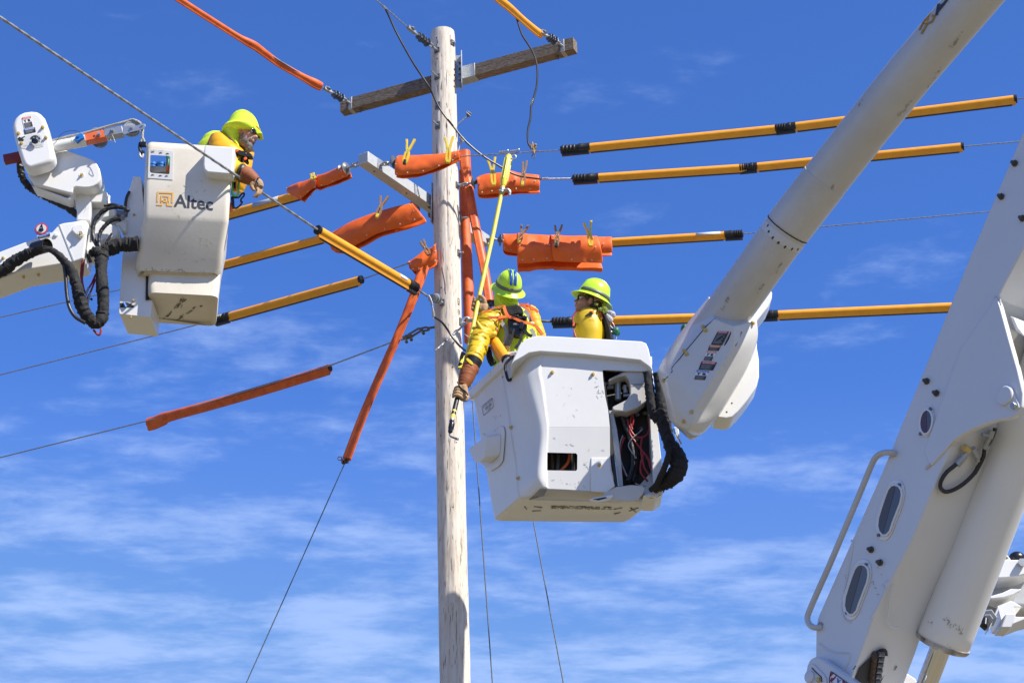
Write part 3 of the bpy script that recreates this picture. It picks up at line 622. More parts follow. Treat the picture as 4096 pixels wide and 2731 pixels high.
for (a, b, Yv, lb) in ((D(1088, 960), D(1131, 1568), 15.6, 'thin guy wire dropping just right of the pole behind the right bucket'), (D(1222, 1180), D(1294, 1568), 15.9, 'thin guy wire dropping below the middle of the right bucket')):
    P, Q_ = at(a, Yv), at(b, Yv); wire(ext(Q_, P, 2.2), ext(P, Q_, 4), lb, r=.005, m_='cable_dark', name='guy_wire')
# steel eye right of the pole, and its white cable end
eb = thing('eye_bracket', 'galvanised eye plate with an open hook at the right edge of the pole', 'bracket', at(W(945, 940), 14.9))
q, n = pole_front(W(945, 930)); MB().box(q + n * .004, (n.cross(Vector((0, 0, 1))), (0, 0, 1), n), (.02, .034, .004)).build('square_washer', 'galv_dark', eb, bevel=.001)
m = MB(); m.tube(spline([at(W(*p_), 14.86) for p_ in ((960, 950), (985, 905), (1020, 870), (1060, 868), (1085, 890))], 5), .012, 8); m.tube(spline([at(W(*p_), 14.87) for p_ in ((970, 955), (1000, 945), (1035, 950))], 4), .011, 8); m.tube([at(W(1060, 905), 14.87), at(W(1190, 905), 14.87)], .028, 10, ell=.5); m.build('hook', 'galv', eb)
m = MB().cable(at(W(552, 1380), 14.72), at(W(1048, 940), 14.82), .0085, strands=3, pitch=.05); tag(m.build('cable_tail', 'cable_alu'), 'bright cut cable end crossing in front of the pole, with its shadow beneath', 'cable')
m = MB().cable(at(W(990, 1100), 15), at(W(1070, 1165), 15), .004); tag(m.build('tie_wire', 'cable_alu'), 'very thin tie wire between the pole and the straight orange guard', 'wire')

# top lines
zU = iL0.z + .01; fu = lambda p: atz(p, zU); u0 = iL1
th, sh, _ = hose([fu(B(163, 675)), fu(B(110, 650)), fu(B(68, 628)), fu(B(-10, 585)), fu(D(640, 145)), fu(D(608, 122)), fu(D(585, 105)), fu(D(568, 96)), fu(D(545, 83)), fu(D(480, 42)), fu(D(380, -22))], [.036, .040, .034, .028, .028, .031, .034, .032, .024, .024, .024], 'orange hose on the wire coming to the left end of the wooden crossarm', fl=.014)
wire(u0, ext(fu(B(0, 580)), fu(D(415, 0)), 3), 'bare wire inside the orange hose at the top left')
f10 = lambda p: atz(p, zT)
wire(i1, ext(i1, f10(B(590, -5)), 4), 'bare wire from the pole-top insulator up and out of the photo')
zU3 = zR + .03; f11 = lambda p: atz(p, zU3)
hose([f11(B(1890, 270)), f11(B(1840, 235)), f11(B(1740, 150)), f11(B(1640, 60)), f11(B(1540, -20)), f11(B(1460, -90))], [.033, .032, .030, .034, .034, .034], 'orange-yellow split hose running up from the right end of the wooden crossarm', m_='insul_orange', fl=.012)
wire(iR1, ext(iR1, f11(B(1540, -30)), 3), 'bare wire inside the yellow split hose at the top')

# the long guy in front of the left bucket
zG = SPOOL.z; fg = lambda p: atz(p, zG)
wire(SPOOL, ext(fg(C(126, 668)), fg(D(0, 40)), 2.5), via=[fg(C(842, 1092)), fg(C(126, 668))], label='thick stranded wire crossing in front of the left bucket', r=.0095, pitch=.10, m_='cable_alu')
cover(fg(C(126, 668)), fg(C(842, 1092)), 'orange-yellow cover slanting down to the spool insulator, white sticker near its lower end', r=.037, fl=.022, c0=-.01, c1=.12, tape='ink_white', tapep=(.80, .87))

# jumpers
def jumper(pts, Ys, r, label, m_='cable_black', name='jumper_cable', parent=None):
    P = [at(p, y) for p, y in zip(pts, Ys)]; m = MB().tube(spline(P, 8), r, 10)
    if parent: return m.build(name, m_, parent), P
    return tag(m.build(name, m_), label, 'cable'), P
a0 = f10(B(668, 68)).y
ys = [a0 + (13.9 - a0) * k / 12 for k in range(13)] + [14.1, 14.3, 14.45]
J = thing('jumper_cable', 'long black jumper hanging across the pole from the top wire', 'cable', f10(B(668, 68)))
jp = [B(*p) for p in ((668, 68), (700, 135), (745, 235), (800, 340), (850, 430), (900, 515), (950, 590), (1010, 680), (1040, 740), (1100, 860), (1200, 990), (1300, 1110), (1430, 1220), (1560, 1300), (1700, 1375), (1890, 1405))]
ys = [a0 + (14.82 - a0) * k / 15 for k in range(16)]
jumper(jp, ys, .0088, '', parent=J, name='cable')
m = MB(); q0, q1 = f10(B(655, 55)), f10(B(672, 72)); m.tube([q0 + (q0 - q1) * .3, q1], .012, 8); e = at(B(1895, 1402), 14.82)
for k in range(5): m.ell(e + Vector((.006 + .011 * k, 0, .001 * k)), (.0065, .011, .011), seg=8, rn=6)
m.build('crimp_connector', 'alu', J)
wire(e, f2(C(1970, 296)), 'short bare wire between the black jumper end and the second line cover', r=.005)
J2 = thing('jumper_cable', 'black jumper hanging from the yellow split hose at the crossarm', 'cable', f11(B(1695, 135)))
q = f11(B(1695, 135)).y; e2 = f1(B(1832, 1165)).y
jp = [B(*p) for p in ((1695, 135), (1740, 270), (1790, 350), (1830, 420), (1855, 500), (1862, 590), (1855, 680), (1838, 745), (1825, 800), (1812, 840), (1806, 930), (1790, 1000), (1785, 1060), (1790, 1125), (1815, 1165))]
P_ = [at(p, q + (e2 - q) * k / 14) for k, p in enumerate(jp)]
MB().tube(spline(P_, 8), .0088, 10).build('cable', 'cable_black', J2)
m = MB(); c = P_[8]
for k in range(4): m.ell(c + Vector((-.004 * k, 0, .02 - .016 * k)), (.0125, .012, .008), seg=8, rn=6)
m.build('crimp_connector', 'alu', J2)
hc = thing('hot_line_clamp', 'bronze clamp with a ring eye clipping the hanging jumper to the highest right wire', 'clamp', f1(B(1832, 1165)))
m = MB(); c = f1(B(1832, 1168)); m.box(c + Vector((0, 0, .02)), ((1, 0, .1), (0, 1, 0), (-.1, 0, 1)), (.022, .014, .02)); m.box(c - Vector((0, 0, .02)), ((1, 0, .1), (0, 1, 0), (-.1, 0, 1)), (.015, .012, .014)); m.tube([c + Vector((-.012, -.01, .06)), c + Vector((.004, -.01, -.05))], .007, 8); m.ell(c + Vector((.016, -.016, .03)), (.011, .011, .011), seg=8, rn=6); m.build('clamp_body', 'leather_tan', hc)
c2 = c + Vector((-.002, 0, -.072)); m = MB().tube([c2 + Vector((.013 * math.cos(t), 0, .02 * math.sin(t))) for t in [i * math.pi / 6 for i in range(13)]], .0045, 6); m.build('ring_eye', 'galv_dark', hc)
tc_ = thing('tap_connector', 'pair of coiled aluminium connectors on the highest right wire', 'connector', f1(C(1470, 105)))
for s_, (x0, x1, yy) in enumerate(((1442, 1490, 107), (1522, 1570, 100))):
    m = MB()
    for k in range(6): m.ell(f1(C(x0 + (x1 - x0) * k / 5, yy + 1 - k)), (.005, .0125, .0125), seg=10, rn=6)
    m.tube([f1(C(x1, yy - 2)), f1(C(x1 + 16, yy - 16))], .006, 6); m.build('coil', 'alu', tc_)
J3 = thing('ground_jumper', 'bare then black pigtail from the spool insulator down across the pole', 'cable', SPOOL)
P_ = [at(W(*p), 14.55) for p in ((445, 520), (475, 570), (500, 650), (522, 770))]; m = MB()
sp_ = spline(P_, 4)
for a, b in zip(sp_, sp_[1:]): m.cable(a, b, .0085, n=4, pitch=.05)
m.build('bare_tail', 'cable_alu', J3)
m = MB()
for k in range(5): m.ell(at(W(523 + k * 2, 775 + k * 17), 14.55), (.014, .012, .007), seg=8, rn=6)
m.tube([at(W(525, 840), 14.55), at(W(522, 885), 14.55)], .006, 6); m.build('crimp_connector', 'alu', J3)
MB().tube(spline([at(W(*p), y_) for p, y_ in (((535, 850), 14.56), ((650, 930), 14.62), ((735, 1035), 14.7), ((820, 1165), 14.72), ((920, 1290), 14.7), ((1030, 1385), 14.6), ((1080, 1420), 14.6))], 6), .0095, 10).build('cable', 'cable_black', J3)

# ------------------------------------------------------------------ rubber blankets
def blanket(st, fT, label, wd=.5, name='rubber_blanket', holes=(), flap=None, nsub=4, seed=0, open_=.3, ripple=.012):
    """st: list of (top pixel, bottom pixel); fT maps the top pixel to 3-D"""
    T_ = [fT(a) for a, b in st]; B_ = [at(b, t.y) for (a, b), t in zip(st, T_)]
    T_ = spline(T_, nsub); B_ = spline(B_, nsub); th = thing(name, label, 'rubber blanket', (T_[0] + B_[0]) / 2, 'orange rubber blankets pinned over the wires')
    rings = []; prof = [(0, open_), (.08, .62), (.25, .92), (.45, 1), (.65, .95), (.82, .72), (.94, .4), (1, 0), (.94, -.4), (.82, -.72), (.65, -.95), (.45, -1), (.25, -.9), (.08, -.6), (.02, -.42 - open_)]
    ax = (T_[-1] - T_[0]); ax.z = 0; ax.normalize(); ac = Vector((ax.y, -ax.x, 0)); ac = ac if ac.y < 0 else -ac
    for i, (t, b) in enumerate(zip(T_, B_)):
        hh = (t - b).length; u = i / (len(T_) - 1); ring = []
        for k, (f, g_) in enumerate(prof):
            q = b.lerp(t, f) + ac * hh * wd * .5 * g_; q += Vector((0, 0, -1)) * 0
            q += Vector((noise.noise(Vector((u * 3 + seed, f * 2, g_))), noise.noise(Vector((u * 4 + seed + 5, f * 2, g_))), noise.noise(Vector((u * 3.3 + seed + 9, f * 2, g_))))) * ripple + Vector((0, noise.noise(Vector((u * 11 + seed, f * 5, g_ * 2))) * ripple * .7, 0))
            ring.append(q)
        rings.append(ring)
    sh = MB().rings(rings, caps=False, closed=False).build('sheet', 'rubber_orange', th, smooth=60, solid=.005, subsurf=1)
    for i in range(2, len(rings) - 1, 4):
        q = rings[i][1]; MB().lathe(q + ac * .002, ac, [(0, .001), (0, .0055), (.004, .0055), (.004, .001)], 8).build('eyelet', 'ink_lgrey', sh)
    for e in (1, -2):
        for k in (3, 5): q = rings[e][k]; MB().lathe(q + ac * .003, ac, [(0, .001), (0, .005), (.004, .005), (.004, .001)], 8).build('eyelet', 'ink_lgrey', sh)
    return th
blanket([(C(700, 124), C(690, 282)), (C(740, 122), C(735, 284)), (C(860, 118), C(850, 276)), (C(960, 112), C(950, 250)), (C(1060, 100), C(1060, 205)), (C(1155, 87), C(1160, 158))], lambda p: f1((p[0], p[1] + 22)) + Vector((0, 0, .04)), 'topmost orange blanket, tapering across the front of the pole', .5)
blanket([(C(1278, 290), C(1290, 425)), (C(1340, 270), C(1350, 424)), (C(1440, 255), C(1440, 415)), (C(1520, 240), C(1530, 402)), (C(1600, 262), C(1600, 400)), (C(1735, 275), C(1735, 392))], lambda p: at(p, 14.95), 'dirty orange blanket behind the head of the hot stick', .6, seed=3)
blanket([(C(1466, 697), C(1470, 815)), (C(1500, 700), C(1490, 838)), (C(1580, 702), C(1580, 845)), (C(1700, 705), C(1700, 850)), (C(2000, 720), C(2000, 850)), (C(2252, 724), C(2266, 845))], lambda p: at(p, 15.42), 'narrow inner orange blanket showing at both ends of the pair right of the pole', .7, seed=5)
blanket([(C(1568, 697), C(1575, 938)), (C(1640, 703), C(1650, 932)), (C(1720, 708), C(1740, 922)), (C(1815, 712), C(1840, 916))], lambda p: at(p, 15.3), 'outer orange blanket, left half of the widest pair right of the pole', .78, seed=8, open_=.5)
blanket([(C(1806, 705), C(1832, 920)), (C(1880, 708), C(1900, 924)), (C(2000, 718), C(2040, 930)), (C(2150, 720), C(2195, 936))], lambda p: at(p, 15.27), 'outer orange blanket with a yellow clip, right half of the widest pair', .78, seed=11, open_=.55)
blanket([(C(822, 478), C(905, 600)), (C(740, 495), C(790, 640)), (C(640, 520), C(690, 675)), (C(530, 548), C(560, 715)), (C(400, 600), C(440, 775)), (C(290, 655), C(320, 832)), (C(225, 690), C(235, 825))], lambda p: at(p, f7(p).y * .5 + 7.3), 'largest orange blanket, sagging left of the pole below the steel crossarm', .55, seed=14, ripple=.014)
blanket([(C(318, 192), C(362, 288)), (C(270, 215), C(300, 312)), (C(190, 250), C(215, 345)), (C(125, 275), C(130, 372))], lambda p: fl1((p[0], p[1] + 18)) + Vector((0, 0, .035)), 'orange blanket wrapped at the near tip of the steel crossarm, folded at its middle', .7, seed=17)
blanket([(C(150, 262), C(125, 375)), (C(100, 287), C(105, 372)), (C(40, 312), C(30, 440)), (C(-5, 325), C(10, 456)), (C(-60, 345), C(-50, 420)), (C(-95, 365), C(-92, 398))], lambda p: fl1((p[0], p[1] + 18)) + Vector((0, 0, .035)), 'twisted orange blanket with one yellow clip above the left line cover', .6, seed=19)
blanket([(C(985, 770), C(990, 905)), (C(940, 800), C(960, 935)), (C(890, 825), C(880, 965)), (C(830, 870), C(835, 980)), (C(775, 905), C(800, 950))], lambda p: at(p, 14.85), 'small crumpled orange blanket against the left edge of the pole', .8, seed=23)

# ------------------------------------------------------------------ clip pins
def pin(tip, top, Yv, label, kind='yellow', spread=.035, black=True, yaw=.2):
    P0, P1 = at(tip, Yv), at(top, Yv); Ln = (P1 - P0).length; z = (P1 - P0).normalized(); x = z.cross(Vector((0, -1, 0))).normalized() if kind != 'edge' else z.cross(Vector((0, -1, 0))).normalized(); y = z.cross(x)
    th = thing('blanket_pin', label, 'blanket pin', P0, 'clip pins holding the rubber blankets'); mm = {'yellow': 'pin_yellow', 'wood': 'pin_wood', 'mixed': 'pin_wood'}[kind]; w_ = .016
    for s_ in (-1, 1):
        cen = [(0, .006), (.12, .012), (.3, .016), (.45, .010), (.52, .006), (.62, .010), (.8, .010 + spread * .35), (1, .010 + spread * .6)]
        if s_ < 0: cen = [(t * (.94), v) for t, v in cen]
        a = [P0 + z * Ln * t + x * s_ * (v - .009) for t, v in cen]; b = [P0 + z * Ln * t + x * s_ * (v + .008) for t, v in cen]
        if kind == 'yellow': b = [q + x * s_ * (.004 if k % 2 else -.001) for k, q in enumerate(b)]
        m = MB(); poly = a + b[::-1]; m.prism([q - y * w_ * .9 for q in poly], y * w_ * 1.8); lg = m.build('arm', mm if not (kind == 'mixed' and s_ < 0) else 'pin_wood', th, smooth=30, bevel=.0015)
    if kind == 'mixed' or black:
        m = MB(); m.box(P0 + z * Ln * .07, (x, y, z), (.013, w_, Ln * .08)); m.build('tip_pad', 'pin_yellow' if kind == 'mixed' else 'black_rubber', th, bevel=.003)
    m = MB(); c = P0 + z * Ln * .5
    for k in range(4): m.tube([c + y * (w_ * .9 - k * w_ * .6) + (x * math.cos(t) + z * math.sin(t)) * .009 for t in [i * math.pi / 4 for i in range(9)]], .0016, 5)
    m.build('spring', 'galv', th)
PF = lambda p, dy: None
pin(C(755, 192), C(803, 12), 14.05, 'yellow clip pin with a black tip on the left end of the topmost blanket')
pin(C(1070, 185), C(1080, -5), 13.98, 'yellow clip pin in front of the pole on the topmost blanket', black=False)
pin(C(1402, 348), C(1385, 148), 14.78, 'yellow clip pin just left of the hot stick head', black=False)
pin(C(1608, 348), C(1628, 170), 14.80, 'brown wooden clip pin with a yellow tip, right of the hot stick head', 'mixed', spread=.012)
pin(C(555, 580), C(612, 422), 14.62, 'brown wooden clip pin with a yellow tip on the largest blanket', 'mixed')
pin(C(1582, 760), C(1630, 632), 15.12, 'wooden clip pin on the left of the widest blanket pair', 'mixed')
pin(C(1855, 790), C(1872, 632), 15.08, 'wooden clip pin with a black tip at the middle overlap of the widest blanket pair', 'wood')
pin(C(2106, 788), C(2080, 608), 15.08, 'yellow clip pin at the right end of the widest blanket pair', black=False)
pin(C(935, 850), C(880, 745), 14.72, 'dark wooden clip pin on the small crumpled blanket', 'wood', black=False, spread=.01)
pin(C(98, 304), C(88, 262), fl1(C(98, 295)).y - .06, 'yellow clip end poking out of the twisted blanket by the left line cover', black=False, spread=.002)

# ------------------------------------------------------------------ hot stick
hs_ = thing('hot_stick', 'long yellow fibreglass hot stick held upright in front of the pole', 'hot stick', at(Q(150, 1000), 13.45))
STK = [(C(1512, 128), 14.05), (C(1470, 350), 14.0), (C(1455, 420), 13.98), (C(1400, 690), 13.9), (C(1345, 930), 13.83), (C(1290, 1180), 13.75), (Nz(355, 1180), 13.62), (Q(255, 600), 13.5), (Q(190, 840), 13.44), (Q(105, 1190), 13.38)]
SP = [at(p, y) for p, y in STK]
MB().tube([SP[0].lerp(SP[1], .9)] + SP[1:9], [.017] * 9, 14).build('pole_shaft', 'stick_yellow', hs_)
m = MB(); a, b = SP[0], SP[1]; x, y, z = frame_from(b - a)
m.tube([a, a.lerp(b, .06), a.lerp(b, .5), a.lerp(b, .85), b], [.018, .028, .029, .030, .020], 16)
for k in range(6):
    t = 2 * math.pi * k / 6; o_ = (x * math.cos(t) + y * math.sin(t)) * .029; m.tube([a.lerp(b, .12) + o_, a.lerp(b, .82) + o_], .005, 6)
m.build('grip_head', 'stick_yellow', hs_)
c = at(C(1548, 143), 14.02); MB().tube(spline([at(C(*p), 14.02) for p in ((1525, 150), (1545, 156), (1560, 150), (1562, 136), (1550, 128), (1540, 132))], 5), .006, 8).build('top_hook', 'galv', hs_)
m = MB(); m.lathe(at(C(1466, 372), 13.98), SP[3] - SP[2], [(0, .001), (0, .023), (.045, .023), (.045, .001)], 12); m.tube([at(C(1440, 385), 13.96), at(C(1500, 380), 13.96)], .009, 8); m.tube(spline([at(C(*p), 13.95) for p in ((1480, 375), (1505, 378), (1518, 395), (1515, 418), (1503, 432))], 5), [.008] * 4 + [.012] * 4 + [.013] * 4 + [.011] * 4 + [.004] * 5, 8).build('side_hook', 'galv', hs_)
m = MB(); m.m('black_rubber').tube([SP[8], SP[8].lerp(SP[9], .52)], .0185, 12); m.m('stick_yellow').tube([SP[8].lerp(SP[9], .52), SP[8].lerp(SP[9], .93)], .0175, 12); m.m('black_rubber').tube([SP[8].lerp(SP[9], .60), SP[8].lerp(SP[9], .72)], .0182, 12); m.m('alu').tube([SP[8].lerp(SP[9], .92), SP[9]], .0185, 12); m.build('wrapped_end', None, hs_)
MB().tube(spline([SP[9], at(Q(108, 1230), 13.37), at(Q(88, 1320), 13.36), at(Q(80, 1375), 13.36)], 4), [.019] * 4 + [.022] * 4 + [.018] * 4 + [.010], 12).build('tool_tip', 'black_plastic', hs_)
MB().tube(spline([at(Q(72, 1375), 13.36), at(Q(80, 1415), 13.36), at(Q(110, 1440), 13.35), at(Q(195, 1468), 13.34)], 4), .0075, 8).build('tip_hook', 'galv_dark', hs_)
m = MB().tube([at(Q(192, 1456), 13.34), at(Q(194, 1482), 13.34)], .012, 8); m.build('hook_stop', 'galv_dark', hs_)
m = MB(); m.box(at(Q(258, 250), 13.5), (SP[7] - SP[6], (1, 0, 0), (0, 1, 0)), (.075, .016, .012)); m.m('stick_yellow'); m.build('trigger_block', 'stick_yellow', hs_, bevel=.004)
m = MB(); m.tube([at(Q(290, 125), 13.48), at(Q(250, 190), 13.48), at(Q(232, 255), 13.48)], [.02, .01, .005], 8); m.tube([at(Q(250, 285), 13.48), at(Q(228, 320), 13.48), at(Q(208, 372), 13.48)], [.016, .012, .005], 8); m.build('trigger_lever', 'black_rubber', hs_)
# ------------------------------------------------------------------ shared machine helpers
def plate(poly, cv, Y, th, name, m_, par, bevel=.01, bseg=3, smooth=35, sink=0):
    P = [at(cv(*p), Y) for p in poly]; mb = MB().prism(P, Vector((0, th, 0))); return mb.build(name, m_, par, bevel=bevel, bseg=bseg, smooth=smooth)
def rquad(q, r, seg=5):
    """rounded ring through four corner points"""
    out = []
    for i in range(4):
        a, b, c = Vector(q[i - 1]), Vector(q[i]), Vector(q[(i + 1) % 4]); u = (a - b).normalized(); v = (c - b).normalized(); p0, p1 = b + u * r, b + v * r
        for k in range(seg + 1):
            t = k / seg; out.append(p0.lerp(b, t).lerp(b.lerp(p1, t), t))
    return out
def dg(): bpy.context.view_layer.update(); return bpy.context.evaluated_depsgraph_get()
def hit(o, p, off=.0):
    """surface point of o (evaluated) under photo pixel p"""
    d = ray(p).normalized(); e = o.evaluated_get(dg()); mi = o.matrix_world.inverted(); ok, loc, n, _ = e.ray_cast(mi @ CAM, (mi.to_3x3() @ d).normalized())
    if not ok: return None
    n = (o.matrix_world.to_3x3() @ n).normalized(); n = n if n.dot(d) < 0 else -n
    return o.matrix_world @ loc + n * off, n
def cut(o, mb):
    c = mb.build('cutter', 'dark_inside', None, smooth=0, keep=True); md = o.modifiers.new('bo', 'BOOLEAN'); md.object = c; md.operation = 'DIFFERENCE'; md.solver = 'EXACT'
    me = bpy.data.meshes.new_from_object(o.evaluated_get(dg())); o.modifiers.clear(); old = o.data; o.data = me; bpy.data.meshes.remove(old); bpy.data.objects.remove(c)
    me.shade_smooth(); me.set_sharp_from_angle(angle=R(35))
def tunnel(poly, cv, Y, back, front=.3):
    return MB().rings([[at(cv(*p), Y - front) for p in poly], [at(cv(*p), Y + back) for p in poly]])
def nut(o, p, r=.012, name='nut', m_='nut_brass', par=None):
    h_ = hit(o, p)
    if not h_: return
    q, n = h_; m = MB(); m.lathe(q, n, [(0, .001), (0, r * 1.35), (.003, r * 1.3), (.003, r), (.016, r), (.016, r * .55), (.022, r * .5), (.022, .001)], 6); m.build(name, m_, par or o)
def quadpts(o, quad, off=.002):
    P = []
    for p in quad:
        h_ = hit(o, p, off); 
        if h_ is None: return None
        P.append(h_[0])
    return P
def bl(P, u, v): return P[0].lerp(P[1], u).lerp(P[3].lerp(P[2], u), v)
def sticker(o, quad, par, head='ink_red', title='DANGER', body='text', hh=.22, split=.5, back='ink_black', lift=.0025, name='warning_sticker'):
    """safety sticker: head colour with its title, pictogram field, black text field with pale lines"""
    P = quadpts(o, quad, lift)
    if not P: return
    n = (P[1] - P[0]).cross(P[3] - P[0]).normalized(); n = n if n.dot(P[0] - CAM) < 0 else -n; m = MB()
    def rect(u0, v0, u1, v1, c, k=1):
        m.m(c); q = [bl(P, u0, v0), bl(P, u1, v0), bl(P, u1, v1), bl(P, u0, v1)]; m.prism([x + n * .0006 * k for x in q], n * .0004)
    rect(0, 0, 1, 1, 'ink_white' if body != 'text' else back, 0); rect(.02, .01, .98, hh, head, 1)
    if title:
        a = bl(P, .12, hh * .86); m.m('ink_white').text(title, a + n * .0014, P[1] - P[0], P[0] - P[3], (P[3] - P[0]).length * hh * .8, bold=.02, lift=0, width=(P[1] - P[0]).length * .76)
    if body == 'pict':
        rect(.05, split, .95, .98, back, 1)
        rect(.12, hh + .06, .42, hh + .12, 'ink_black', 1); rect(.2, hh + .1, .32, split - .05, 'ink_black', 1); rect(.55, hh + .05, .8, split - .1, 'ink_black', 1); rect(.6, split - .09, .9, split - .05, 'ink_black', 1)
        lo = split + .06
    else: lo = hh + .08
    k = 0; v = lo
    while v < .94:
        rect(.1, v, .9 - .25 * ((k * 37) % 10) / 10, v + .018, 'ink_grey', 2); v += .06; k += 1
    m.build(name, None, par or o, smooth=0)

# ------------------------------------------------------------------ left aerial lift
LY = 12.70
lift = thing('aerial_lift', 'aerial lift at the left with a jib winch and a lettered one-man bucket', 'aerial lift', at(A(0, 1100), 12.9))
def tubring(pl, pr, Yf, depth, r): 
    a, b = at(A(*pl), Yf), at(A(*pr), Yf); z = (a.z + b.z) / 2; dp = Vector((-.17 * depth, depth, 0)); return rquad([a, b, b + dp, a + dp], r)
# upper shell of the bucket
def shell(levels, r, wall=.03):
    rg = [tubring(*l, r) for l in levels]; top = levels[-1]; c = sum(rg[-1], Vector()) / len(rg[-1]); inn = []
    for l in (rg[-1], rg[1]):
        cc = sum(l, Vector()) / len(l); inn.append([cc + (p - cc) * .88 + Vector((0, 0, 0)) for p in l])
    return MB().rings(rg + inn)
lv = [((915, 1052), (1350, 1088), 12.95, .46), ((868, 1070), (1368, 1086), 12.87, .48), ((852, 1025), (1388, 1050), 12.85, .49), ((868, 900), (1402, 930), 12.785, .56), ((893, 745), (1430, 775), 12.715, .63), ((898, 712), (1436, 742), 12.70, .64), ((905, 500), (1450, 520), 12.70, .64), ((916, 300), (1466, 330), 12.70, .64), ((920, 272), (1470, 306), 12.705, .63), ((928, 262), (1466, 298), 12.72, .60)]
bk = shell(lv, .045).build('bucket', 'old_fibreglass', lift, smooth=50)
cut(bk, tunnel([(948, 345), (1062, 352), (1068, 360), (1063, 462), (1055, 467), (948, 457), (940, 448), (943, 350)], A, LY, 1.3))
# control panel with its window
pn = plate([(933, 308), (1088, 322), (1083, 501), (928, 489)], A, 12.696, .003, 'control_panel_plate', 'ink_lgrey', bk, bevel=0, smooth=0)
cut(pn, tunnel([(948, 345), (1062, 352), (1068, 360), (1063, 462), (1055, 467), (948, 457), (940, 448), (943, 350)], A, LY, .2))
m = MB(); m.m('logo_grey')
for x, y in ((955, 326), (1005, 332), (1048, 337), (955, 470), (1003, 475), (1042, 477)):
    c = at(A(x, y), 12.694); m.box(c, ((1, 0, .3), (0, 1, 0), (-.3, 0, 1)), (.008, .0008, .004)); m.tube([c + Vector((.006, 0, .002)), c + Vector((.016, 0, -.002))], .0015, 4)
m.text('PLATFORM', at(A(940, 320), 12.694), (1, 0, 0), (0, 0, 1), .009); m.text('ROTATE', at(A(995, 322), 12.694), (1, 0, 0), (0, 0, 1), .009)
m.build('control_symbols', None, pn, smooth=0)
for x, y in ((955, 430), (1007, 430)):
    c = at(A(x, y), 12.86); m = MB().lathe(c - Vector((0, 0, .045)), (0, 0, 1), [(0, .001), (0, .018), (.02, .03), (.03, .034), (.04, .034), (.045, .027), (.05, .034), (.06, .034), (.066, .027), (.072, .033), (.09, .033), (.092, .001)], 16); m.build('control_knob', 'blue_plastic', lift)
MB().box(at(A(1003, 470), 12.9), ((1, 0, 0), (0, 1, 0), (0, 0, 1)), (.09, .09, .03)).build('control_console', 'alu', lift, bevel=.01)
MB().tube(spline([at(A(*p), 12.84) for p in ((1050, 465), (1048, 430), (1056, 395), (1054, 350))], 4), .016, 8, rough=.3).build('trigger_cable', 'green_dark', lift)
MB().tube([at(A(1052, 450), 12.8), at(A(1054, 415), 12.8)], .014, 8).build('trigger_grip', 'jib_orange', lift)
# front box, lower body, side body
plate([(1282, 281), (1470, 296), (1462, 440), (1455, 458), (1438, 467), (1300, 455), (1278, 435), (1274, 405)], A, 12.60, .13, 'front_box', 'clean_white', bk, bevel=.022)
lw = [tubring((945, 1400 - 180), (1352, 1242), 12.93, .48, .06), tubring((930, 1205), (1368, 1228), 12.89, .52, .06), tubring((928, 1150), (1378, 1160), 12.90, .52, .05), tubring((935, 1055), (1386, 1060), 12.92, .56, .05)]
# rear bottom corners follow the photo
za = lw[0][0].z; brl, brr = atz(A(893, 1356), za), atz(A(1322, 1405), za); fl_, fr_ = at(A(945, 1222), 12.93), at(A(1352, 1240), 12.93)
lw[0] = rquad([Vector((fl_.x, fl_.y, za)), Vector((fr_.x, fr_.y, za)), brr, brl], .06)
lower = MB().rings(lw).build('liner_body', 'old_fibreglass', lift, smooth=50)
side_ = plate([(836, 478), (884, 482), (905, 700), (905, 1085), (918, 1065), (918, 1252), (956, 1256), (944, 1362), (750, 1343), (745, 1330), (765, 1010), (792, 640), (806, 575)], A, 12.97, .34, 'side_body', 'clean_white', lift, bevel=.018)
plate([(752, 1272), (800, 1268), (842, 1290), (838, 1302), (752, 1300)], A, 12.968, .01, 'side_recess', 'dark_inside', side_, bevel=.002)
MB().tube([at(A(775, 1272), 12.962), at(A(790, 1300), 12.962)], .011, 8).build('recess_pin', 'blue_plastic', side_)
MB().tube(spline([at(A(*p), 12.95) for p in ((812, 575), (795, 610), (786, 660), (790, 700))], 5), .012, 8).build('edge_hose', 'cable_black', side_)
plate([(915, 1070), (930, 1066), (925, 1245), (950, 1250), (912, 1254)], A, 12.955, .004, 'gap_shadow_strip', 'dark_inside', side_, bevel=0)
for x, y in ((842, 722), (763, 1018), (838, 1260), (822, 1352)): nut(side_, A(x, y), .009)
nut(bk, A(1370, 489), .012); nut(bk, A(887, 592), .009)
# scrape marks below
m = MB(); rn = random.Random(4)
for (x0, y0, x1, y1, k) in ((1165, 1240, 1020, 1375, 16), (1260, 1285, 1095, 1385, 9), (1150, 1235, 1120, 1310, 10)):
    for i in range(k):
        t0 = rn.random() * .8; t1 = t0 + rn.random() * .25; o_ = (rn.random() - .5) * 22
        a, b = [atz(A(x0 + (x1 - x0) * t + o_, y0 + (y1 - y0) * t + o_ * .3), za - .001) for t in (t0, t1)]
        m.strip([a, b], .004 + rn.random() * .01, (0, 0, -1), th=.001)
m.build('scrape_marks', 'smear', lower, smooth=0)
